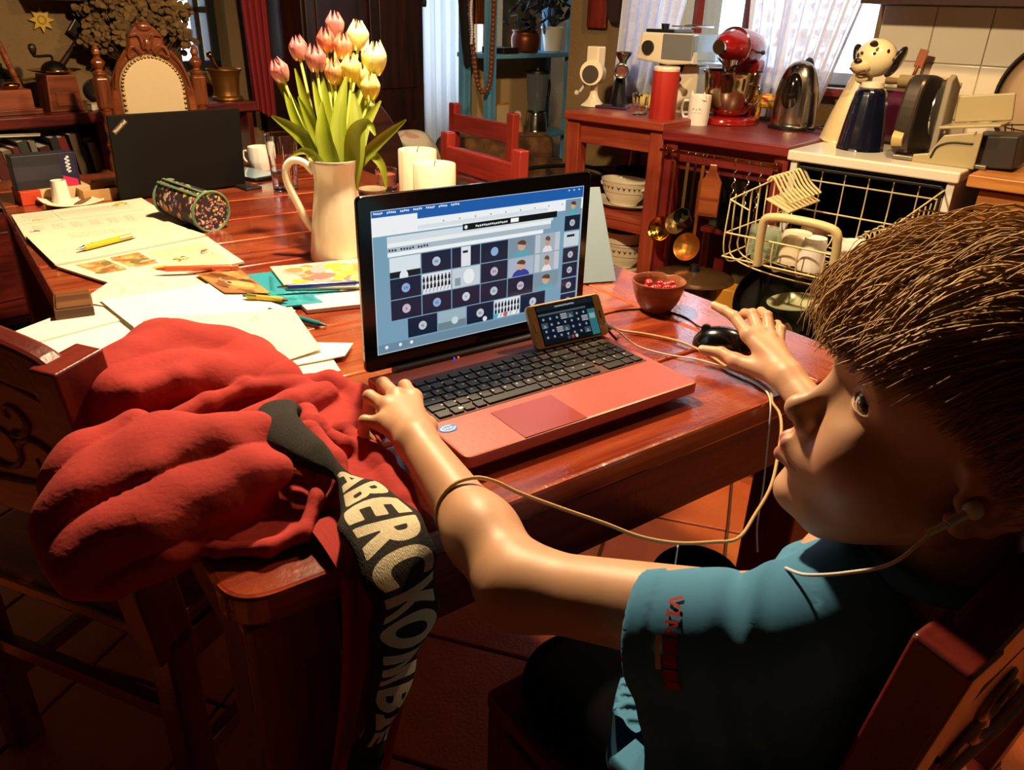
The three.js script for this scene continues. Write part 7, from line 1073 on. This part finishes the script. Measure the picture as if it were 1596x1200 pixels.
{
  const fabric = mat(0x427fa8, .92, { bumpMap: fineBump, bumpScale: .00008 });
  const shirt = M('shirt', surfaceNets(shirtSDF, [.14, .48, .12], [.74, .93, .54], .0040), fabric, boy, 'blue short-sleeved shirt');
  // collar band standing round the neck
  const ring = []; const C0 = [.424, .872, .384]; for (let i = 0; i < 30; i++) { const a = i / 30 * Math.PI * 2, fx = Math.cos(a) * .060, lz = Math.sin(a) * .061; ring.push([C0[0] + fx, C0[1] + .012 - .10 * (-fx * .5 - lz * .8) , C0[2] + lz]); }
  M('collar', sweep([...ring, ring[0]], .0085, 90, 10), fabric, shirt);
  // print on the sleeve, following the cloth
  const nu = 10, nv = 44, pos = [], uv = [], idx = []; const up = [0, 1, 0], sd = [armD[1] * 0 - armD[2] * 1, 0, armD[0]]; const sl = Math.hypot(sd[0], sd[2]); const S1 = [-sd[0] / sl, 0, -sd[2] / sl]; const U1 = [S1[1] * armD[2] - S1[2] * armD[1], S1[2] * armD[0] - S1[0] * armD[2], S1[0] * armD[1] - S1[1] * armD[0]];
  for (let j = 0; j <= nv; j++) for (let i = 0; i <= nu; i++) {
    const a = mixn(1.35, -.35, j / nv), off = mixn(-.044, -.026, i / nu), su = U1[1] > 0 ? 1 : -1; const dir = [0, 1, 2].map((q) => Math.cos(a) * S1[q] + su * Math.sin(a) * U1[q]); let r = .10; const P = () => [0, 1, 2].map((q) => hemC[q] + armD[q] * off + dir[q] * r);
    for (let k = 0; k < 60; k++) { const d = shirtSDF(...P()); if (d < .0002) break; r -= d * .6; } r += .0016; pos.push(...P()); uv.push(j / nv, 1 - i / nu);
  }
  for (let j = 0; j < nv; j++) for (let i = 0; i < nu; i++) { const a = j * (nu + 1) + i; idx.push(a, a + nu + 1, a + 1, a + 1, a + nu + 1, a + nu + 2); }
  const pg = new THREE.BufferGeometry(); pg.setAttribute('position', new THREE.Float32BufferAttribute(pos, 3)); pg.setAttribute('uv', new THREE.Float32BufferAttribute(uv, 2)); pg.setIndex(idx); pg.computeVertexNormals();
  M('sleeve_print', pg, mat(0xffffff, .8, { side: THREE.DoubleSide, transparent: true, alphaTest: .4, map: canvasTex(512, 96, (x) => { x.clearRect(0, 0, 512, 96); x.fillStyle = '#a3302c'; x.font = 'bold 74px sans-serif'; x.save(); x.scale(1.5, 1); x.fillText('VIN', 4, 62); x.restore(); x.fillRect(206, 8, 74, 56); x.fillRect(288, 8, 66, 56); x.fillRect(366, 8, 70, 56); x.fillRect(444, 8, 60, 56); x.fillStyle = '#d9c9a8'; x.fillRect(200, 70, 170, 22); }) }), shirt, 'red and cream lettering on the sleeve');
  // trousers with both legs under the table, and socks
  const hipL = [.385, .53, .30], hipR = [.49, .53, .30], kL = [.36, .50, .07], kR = [.60, .52, .04], aL = [.37, .09, .10], aR = [.60, .09, .09];
  const tro = (x, y, z) => { let d = smin(cap(x, y, z, hipL, hipR, .095, .095), cap(x, y, z, hipL, kL, .078, .058), .05); d = smin(d, cap(x, y, z, hipR, kR, .078, .058), .05); d = smin(d, cap(x, y, z, kL, aL, .056, .040), .03); d = smin(d, cap(x, y, z, kR, aR, .056, .040), .03); d -= .004 * (fbm(x * 22, y * 22, z * 22, 2) - .5); return smax(d, y - .56, .02); };
  M('trousers', surfaceNets(tro, [.22, .03, -.05], [.72, .62, .54], .009), phys(0x08070a, .95, { specularIntensity: .1 }), boy);
  const foot = (a) => (x, y, z) => smin(cap(x, y, z, [a[0], .045, a[2] + .01], [a[0], .028, a[2] - .13], .038, .027), cap(x, y, z, [a[0], .10, a[2]], [a[0], .045, a[2] + .01], .036, .036), .03);
  for (const a of [aL, aR]) M('sock', surfaceNets((x, y, z) => smax(foot(a)(x, y, z), .0 - y + .002, .004), [a[0] - .06, -.01, a[2] - .18], [a[0] + .06, .15, a[2] + .07], .006), mat(0x2a2a30, .9), boy);
}
// ---- hair: a thick cap and many tapered locks combed forward from the crown
{
  const capSDF = (f, l, u) => { let d = ell(f, l, u, [-.008, 0, .052], [.099, .078, .085]); d = smin(d, ell(f, l, u, [.030, 0, .060], [.062, .066, .050]), .03); return d; };
  const line = (f, l, u) => { const s = Math.abs(l); return u - (f > .0 ? .040 + .032 * sst(.02, .075, f) : mixn(.040, -.045, sst(.0, -.05, f))); };
  const hcap = surfaceNets((x, y, z) => { const q = toHead(x, y, z); let d = capSDF(...q) - .0035 - .005 * (fbm(q[0] * 45, q[1] * 70, q[2] * 45, 2) - .5); return smax(d, -line(...q) * .8, .012); }, [.24, .90, .20], [.58, 1.14, .52], .0045);
  const strandC = (k) => lerp3([.29, .15, .058], [.70, .44, .19], k);
  vcol(hcap, (x, y, z) => strandC(.35 + .75 * fbm(x * 90, y * 90, z * 90, 3)));
  const locks = []; const crown = [-.055, -.008, .118];
  const clump = (f, l, u) => [fbm(f * 26, l * 26, u * 26 + 3, 2) - .5, fbm(f * 26 + 9, l * 26, u * 26, 2) - .5, fbm(f * 26, l * 26 + 7, u * 26, 2) - .5];
  let made = 0, tries = 0;
  const pos = [], nor = [], col = [], idx = [];
  while (made < 14000 && tries < 110000) {
    tries++;
    const a = rr(0, 6.283), cz = rr(-.25, 1), sr = Math.sqrt(1 - cz * cz); let f = -.008 + .101 * sr * Math.cos(a), l = .081 * sr * Math.sin(a), u = .052 + .087 * cz;
    { const d = capSDF(f, l, u); const e = .001, g = [capSDF(f + e, l, u) - d, capSDF(f, l + e, u) - d, capSDF(f, l, u + e) - d], n = Math.hypot(...g); f -= g[0] / n * (d + .004); l -= g[1] / n * (d + .004); u -= g[2] / n * (d + .004); }
    if (line(f, l, u) < .002) continue;
    const cl = clump(f, l, u), ct = .5 * (fbm(f * 22, l * 22, u * 22 + 40, 2) - .5), L = rr(.055, .09), segs = 6, step = L / segs, lift = rr(.0035, .009) + (rnd() < .10 ? rr(.003, .014) : 0), P = [];
    let dir = null, p = [f, l, u], cc = rnd();
    for (let s = 0; s <= segs; s++) {
      { const sd_ = Math.abs(p[1]), q = p[0], fl = q > .02 ? mixn(.040, .054, sst(.02, .055, q)) : q > -.02 ? mixn(-.004, .040, (q + .02) / .04) : mixn(-.004, -.06, sst(-.02, -.06, q)); if (s > 1 && p[2] < fl + cc * .018 - .006) break; } P.push([...p]); const t = s / segs;
      const e = .001, d0 = capSDF(...p), g = [capSDF(p[0] + e, p[1], p[2]) - d0, capSDF(p[0], p[1] + e, p[2]) - d0, capSDF(p[0], p[1], p[2] + e) - d0], n = Math.hypot(...g) || 1, N = g.map((q) => q / n);
      let w = [p[0] - crown[0] + .035, (p[1] - crown[1]) * .8 + .010, (p[2] - crown[2]) * .75 - .03 * t]; const wl = Math.hypot(...w) || 1; w = w.map((q, i) => q / wl + cl[i] * 1.7 + (i === 1 ? .30 * (p[0] > .02 ? 1 : 0) : 0));
      const dn = w[0] * N[0] + w[1] * N[1] + w[2] * N[2]; w = w.map((q, i) => q - dn * N[i]); const l2 = Math.hypot(...w) || 1; w = w.map((q) => q / l2);
      dir = dir ? dir.map((q, i) => mixn(q, w[i], .55)) : w; const dl = Math.hypot(...dir); dir = dir.map((q) => q / dl);
      const want = lift * (.35 + 1.0 * Math.sin(Math.PI * Math.min(t * .8 + .1, 1))), corr = (want - d0) * .7; p = p.map((q, i) => q + dir[i] * step + N[i] * corr);
    }
    if (P.length < 4) continue; const segN = P.length - 1;
    // tapered three-sided lock in world axes
    const W = P.map((q) => fromHead(...q)), r0 = rr(.00032, .00085), tone = clamp(.12 + ct + .55 * fbm(f * 40, l * 40, u * 40 + 9, 2) + rr(-.18, .22)), base = pos.length / 3;
    for (let s = 0; s <= segN; s++) { const A = V(...W[Math.max(s - 1, 0)]), B = V(...W[Math.min(s + 1, segN)]), t = B.sub(A).normalize(), q = V(...W[s]), up = V(q.x - HC[0], q.y - HC[1], q.z - HC[2]).normalize(), sd = new THREE.Vector3().crossVectors(t, up).normalize(), nn = new THREE.Vector3().crossVectors(sd, t); const r = r0 * (1 - .85 * Math.pow(s / segN, 1.6)) + .00006;
      for (let k = 0; k < 3; k++) { const an = k * 2.094 + .5, x = sd.clone().multiplyScalar(Math.cos(an)).addScaledVector(nn, Math.sin(an)); pos.push(q.x + x.x * r * 1.6, q.y + x.y * r * 1.6, q.z + x.z * r * 1.6); nor.push(x.x, x.y, x.z); const c = strandC(clamp(tone + .15 * s / segN)); col.push(...c); } }
    for (let s = 0; s < segN; s++) for (let k = 0; k < 3; k++) { const a0 = base + s * 3 + k, b0 = base + s * 3 + (k + 1) % 3; idx.push(a0, a0 + 3, b0, b0, a0 + 3, b0 + 3); }
    made++;
  }
  const hg = new THREE.BufferGeometry(); hg.setAttribute('position', new THREE.Float32BufferAttribute(pos, 3)); hg.setAttribute('normal', new THREE.Float32BufferAttribute(nor, 3)); hg.setAttribute('uv', new THREE.Float32BufferAttribute(new Float32Array(pos.length / 3 * 2), 2)); hg.setAttribute('color', new THREE.Float32BufferAttribute(col, 3)); hg.setIndex(idx);
  const hm = phys(0xffffff, .55, { vertexColors: true, specularIntensity: .25, transmission: .25, thickness: 0, side: THREE.DoubleSide });
  const hair = M('hair', [hcap, hg], hm, boy, 'tousled blond hair'); hair.userData.kind = 'stuff';
  const br = []; for (const s of [1, -1]) for (let i = 0; i < 60; i++) { const t = rnd(), a = fromHead(.0865 - .020 * t * t - .006 * t, s * (.012 + .034 * t), .0415 + .006 * Math.sin(t * 2.6) + rr(-.0022, .0022)), b = fromHead(.0855 - .020 * t * t - .008 * t + .001, s * (.019 + .034 * t), .0425 + .006 * Math.sin(t * 2.6 + .3) + rr(-.001, .0015)); br.push(rod(a, b, .00035, 4)); }
  M('eyebrows', br, mat(0x5a3a20, .7), boy).userData.kind = 'stuff';
  const la = []; for (const s of [1, -1]) for (let i = 0; i < 16; i++) { const t = i / 15 * 1.3 - .35, el = t * .0112, eu = .0046 * Math.sqrt(1 - t * t * .95) - .08 * Math.abs(el) * 0; const ff = Math.sqrt(Math.max(ER * ER * 1.25 - el * el - eu * eu, 0)); const R2 = (a, b) => [EYE[0] + .906 * a - .423 * b, EYE[1] + .906 * b + .423 * a], q0 = R2(ff, el), q1 = R2(ff + .0030, el * 1.2); la.push(rod(fromHead(q0[0], s * q0[1], EYE[2] + eu), fromHead(q1[0], s * q1[1], EYE[2] + eu + .0016), .00018, 4)); }
  M('eyelashes', la, mat(0x22140c, .7), boy).userData.kind = 'stuff';
}

// ================================================================ red hoodie dropped on the near left corner of the table
{
  const t = T('hoodie', 'crumpled red hoodie with a black lettered sleeve on the near table corner', 'hoodie');
  const rolls = (x, y, z, pts, r, k = .02) => { let d = 1e9; for (let i = 0; i < pts.length - 1; i++) d = smin(d, cap(x, y, z, pts[i], pts[i + 1], r, r), k * .5); return d; };
  const slab = (x, y, z, pts, r, y0, th) => { let d = 1e9; for (let i = 0; i < pts.length - 1; i++) d = smin(d, cap(x, 0, z, [pts[i][0], 0, pts[i][1]], [pts[i + 1][0], 0, pts[i + 1][1]], r, r), .03); return smax(d, Math.abs(y - y0) - th, .008); };
  const f = (x, y, z) => {
    let d = rolls(x, y, z, [[-.005, .792, -.42], [.075, .797, -.48], [.160, .780, -.43]], .050, .04);
    d = smin(d, rolls(x, y, z, [[.0, .792, -.365], [.08, .792, -.375], [.165, .775, -.350]], .046, .04), .04);
    d = smin(d, rolls(x, y, z, [[-.012, .820, -.365], [.03, .832, -.41], [.085, .835, -.445], [.14, .815, -.425], [.185, .795, -.36]], .017), .034);
    d = smin(d, rolls(x, y, z, [[.01, .822, -.33], [.06, .824, -.335], [.105, .818, -.365]], .015), .016);
    d = smin(d, rolls(x, y, z, [[.025, .795, -.290], [.08, .803, -.305], [.13, .805, -.318], [.20, .790, -.315]], .0115), .006);
    d = smin(d, rolls(x, y, z, [[.10, .785, -.26], [.17, .787, -.275], [.225, .778, -.30]], .017), .012);
    // front left mass: long folds running from the hanging edge up to the neck
    let b = rolls(x, y, z, [[-.058, .785, -.195], [.0, .792, -.180], [.05, .793, -.158]], .055, .04);
    b = smin(b, rolls(x, y, z, [[-.078, .766, -.145], [-.03, .774, -.118], [.025, .780, -.128]], .043, .04), .035);
    b = smin(b, rolls(x, y, z, [[-.098, .785, -.185], [-.060, .818, -.225], [-.010, .832, -.235], [.022, .826, -.190], [.035, .815, -.160]], .0145), .034);
    b = smin(b, rolls(x, y, z, [[-.108, .772, -.140], [-.070, .806, -.160], [-.020, .826, -.185], [.010, .830, -.200]], .0125), .028);
    b = smin(b, rolls(x, y, z, [[-.100, .756, -.108], [-.062, .790, -.118], [-.010, .818, -.130], [.045, .834, -.152], [.092, .828, -.165]], .0155), .026);
    b = smin(b, rolls(x, y, z, [[-.075, .752, -.092], [-.030, .776, -.088], [.020, .798, -.100], [.062, .812, -.118], [.092, .806, -.110]], .0135), .026);
    b = smin(b, rolls(x, y, z, [[.030, .820, -.165], [.055, .826, -.135], [.070, .812, -.108]], .011), .018);
    d = smin(d, b, .012);
    // flat part towards the laptop and over the front edge
    let c = slab(x, y, z, [[.225, -.325], [.235, -.25], [.19, -.17], [.180, -.08], [.176, -.042]], .036, .760, .0095);
    c = smin(c, slab(x, y, z, [[.065, -.095], [.10, -.12], [.10, -.17]], .042, .757, .006), .02);
    c = smin(c, rolls(x, y, z, [[.17, .762, -.22], [.205, .775, -.20], [.215, .768, -.12], [.195, .765, -.04], [.185, .762, .0]], .012), .012);
    c = smin(c, rolls(x, y, z, [[.14, .775, -.255], [.17, .792, -.235], [.165, .795, -.195], [.185, .780, -.165]], .0125), .010);
    c = smin(c, rolls(x, y, z, [[.205, .768, -.36], [.25, .770, -.345], [.272, .765, -.30], [.262, .765, -.26]], .014), .012);
    c = smin(c, rolls(x, y, z, [[.125, .80, -.185], [.15, .805, -.165], [.155, .79, -.12], [.150, .772, -.075]], .012), .014);
    d = smin(d, c, .010);
    // hem band curling open at the table edge
    let h = rolls(x, y, z, [[-.02, .764, -.100], [.015, .7615, -.075], [.055, .761, -.052], [.092, .764, -.052], [.118, .780, -.080], [.126, .800, -.115], [.108, .806, -.140], [.080, .806, -.145]], .0062);
    d = smin(d, h, .004); 
    const q = (z * .85 - y * .55 + x * .22) * 42 + 3.4 * fbm(x * 8, y * 8, z * 8, 2), w = fbm(x * 11 + z * 7, y * 12, z * 11 - x * 5, 2) - .5, amp = sst(-.30, -.22, z) * (1 - sst(.05, .10, x)) * sst(.745, .785, y);
    d -= .005 * w + .010 * (.35 + .65 * amp) * (Math.pow(Math.abs(Math.sin(q)), .8) - .62) * sst(.755, .775, y);
    d = smax(d, (x > 0 && z < 0.002 ? .7515 - y : -1), .003);
    return d;
  };
  const red = mat(0xa32a26, .92, { bumpMap: fineBump, bumpScale: .0005, side: THREE.DoubleSide });
  M('body', surfaceNets(f, [-.18, .69, -.56], [.34, .89, .08], .0036), red, t);
  // red cloth hanging over the front edge of the table
  { const n = 40, m = 46, pos = [], uv = [], idx = []; for (let j = 0; j <= m; j++) for (let i = 0; i <= n; i++) { const v = j / m, u = i / n, fold = Math.sin(u * 9 + 1.2 * v) * .012 * sst(0, .3, v) + .006 * Math.sin(u * 21 + 3 * v); const top = v < .06 ? v / .06 : 1; const x0 = mixn(.098, .012, sst(.05, 1, v)), x1 = mixn(.185, .10, sst(.05, .9, v)); pos.push(mixn(x0, x1, u), .768 - (v < .06 ? .012 * (1 - Math.cos(top * 1.57)) : .012 + (v - .06) * .56), v < .06 ? -.06 + .074 * Math.sin(top * 1.57) : .014 + fold + .02 * (v - .06)); uv.push(u * .15, v * .5); }
    for (let j = 0; j < m; j++) for (let i = 0; i < n; i++) { const a = j * (n + 1) + i; idx.push(a, a + n + 1, a + 1, a + 1, a + n + 1, a + n + 2); } const g = new THREE.BufferGeometry(); g.setAttribute('position', new THREE.Float32BufferAttribute(pos, 3)); g.setAttribute('uv', new THREE.Float32BufferAttribute(uv, 2)); g.setIndex(idx); g.computeVertexNormals(); M('hanging_front', g, red, t); }
  // black sleeve with white lettering
  const path = new THREE.CatmullRomCurve3([[.150, .800, -.225], [.128, .826, -.198], [.114, .826, -.165], [.122, .818, -.130], [.136, .806, -.102], [.148, .796, -.072], [.150, .790, -.030], [.148, .786, .005], [.147, .778, .028], [.147, .757, .046], [.145, .72, .054], [.136, .685, .057], [.124, .645, .058], [.110, .605, .06], [.094, .565, .06]].map((q) => V(...q)), false, 'centripetal');
  const n = 150, rs = 24, pos = [], uv = [], idx = [];
  const wid = (s) => s < .20 ? mixn(.016, .026, sst(0, .2, s)) : s < .33 ? mixn(.026, .010, sst(.2, .33, s)) : s < .52 ? mixn(.010, .041, sst(.33, .52, s)) : s < .68 ? .041 : mixn(.041, .017, sst(.68, .97, s));
  for (let i = 0; i <= n; i++) { const s = i / n, P = path.getPointAt(s), tg = path.getTangentAt(s); let side = V(1, 0, -.25); side.addScaledVector(tg, -side.dot(tg)).normalize(); const nn = new THREE.Vector3().crossVectors(tg, side).normalize(); if (nn.y < 0 && nn.z < 0) nn.negate(); const w = wid(s), th = Math.min(.013, w * .7) * (s > .9 ? mixn(1, .8, (s - .9) * 10) : 1);
    for (let j = 0; j <= rs; j++) { const a = j / rs * Math.PI * 2, wr = 1 + .05 * Math.sin(s * 60 + Math.cos(a) * 3) * (s > .33 ? 1 : .3), q = P.clone().addScaledVector(side, Math.cos(a) * w * wr).addScaledVector(nn, Math.sin(a) * th * wr + .003 * Math.sin(s * 44 + Math.cos(a) * 2)); pos.push(q.x, q.y, q.z); uv.push((s - .345) / .635, .5 + .5 * Math.cos(a) * .93); } }
  for (let i = 0; i < n; i++) for (let j = 0; j < rs; j++) { const a = i * (rs + 1) + j; idx.push(a, a + 1, a + rs + 1, a + 1, a + rs + 2, a + rs + 1); }
  const sg = new THREE.BufferGeometry(); sg.setAttribute('position', new THREE.Float32BufferAttribute(pos, 3)); sg.setAttribute('uv', new THREE.Float32BufferAttribute(uv, 2)); sg.setIndex(idx); sg.computeVertexNormals();
  M('sleeve', sg, mat(0xffffff, .88, { side: THREE.DoubleSide, bumpMap: fineBump, bumpScale: .0008, map: canvasTex(2048, 512, (x, w, h) => { x.fillStyle = '#1d1713'; x.fillRect(0, 0, w, h); x.fillStyle = '#ddd2b4'; x.font = 'bold 500px sans-serif'; x.save(); const s = 'ABERCKOMBIE', tw = x.measureText(s).width; x.scale((w - 30) / tw, 1.0); x.fillText(s, 4, 438); x.strokeStyle = '#ddd2b4'; x.lineWidth = 22; x.lineJoin = 'round'; x.strokeText(s, 4, 438); x.restore(); x.fillStyle = '#1d1713'; x.fillRect(0, 0, 10, h); x.fillRect(w - 10, 0, 10, h); }) }), t, 'black sleeve with large cream letters');
  M('cuff', tf(sweep([[.094, .565, .06], [.088, .545, .06], [.083, .525, .061]], .017, 12, 16), [0, 0, 0]), mat(0x17120f, .9), t);
}

scene.traverse((o) => { if (o.isMesh) { o.castShadow = true; o.receiveShadow = true; } if (o.isLight && o.shadow) o.castShadow = true; });
renderer.render(scene, camera);
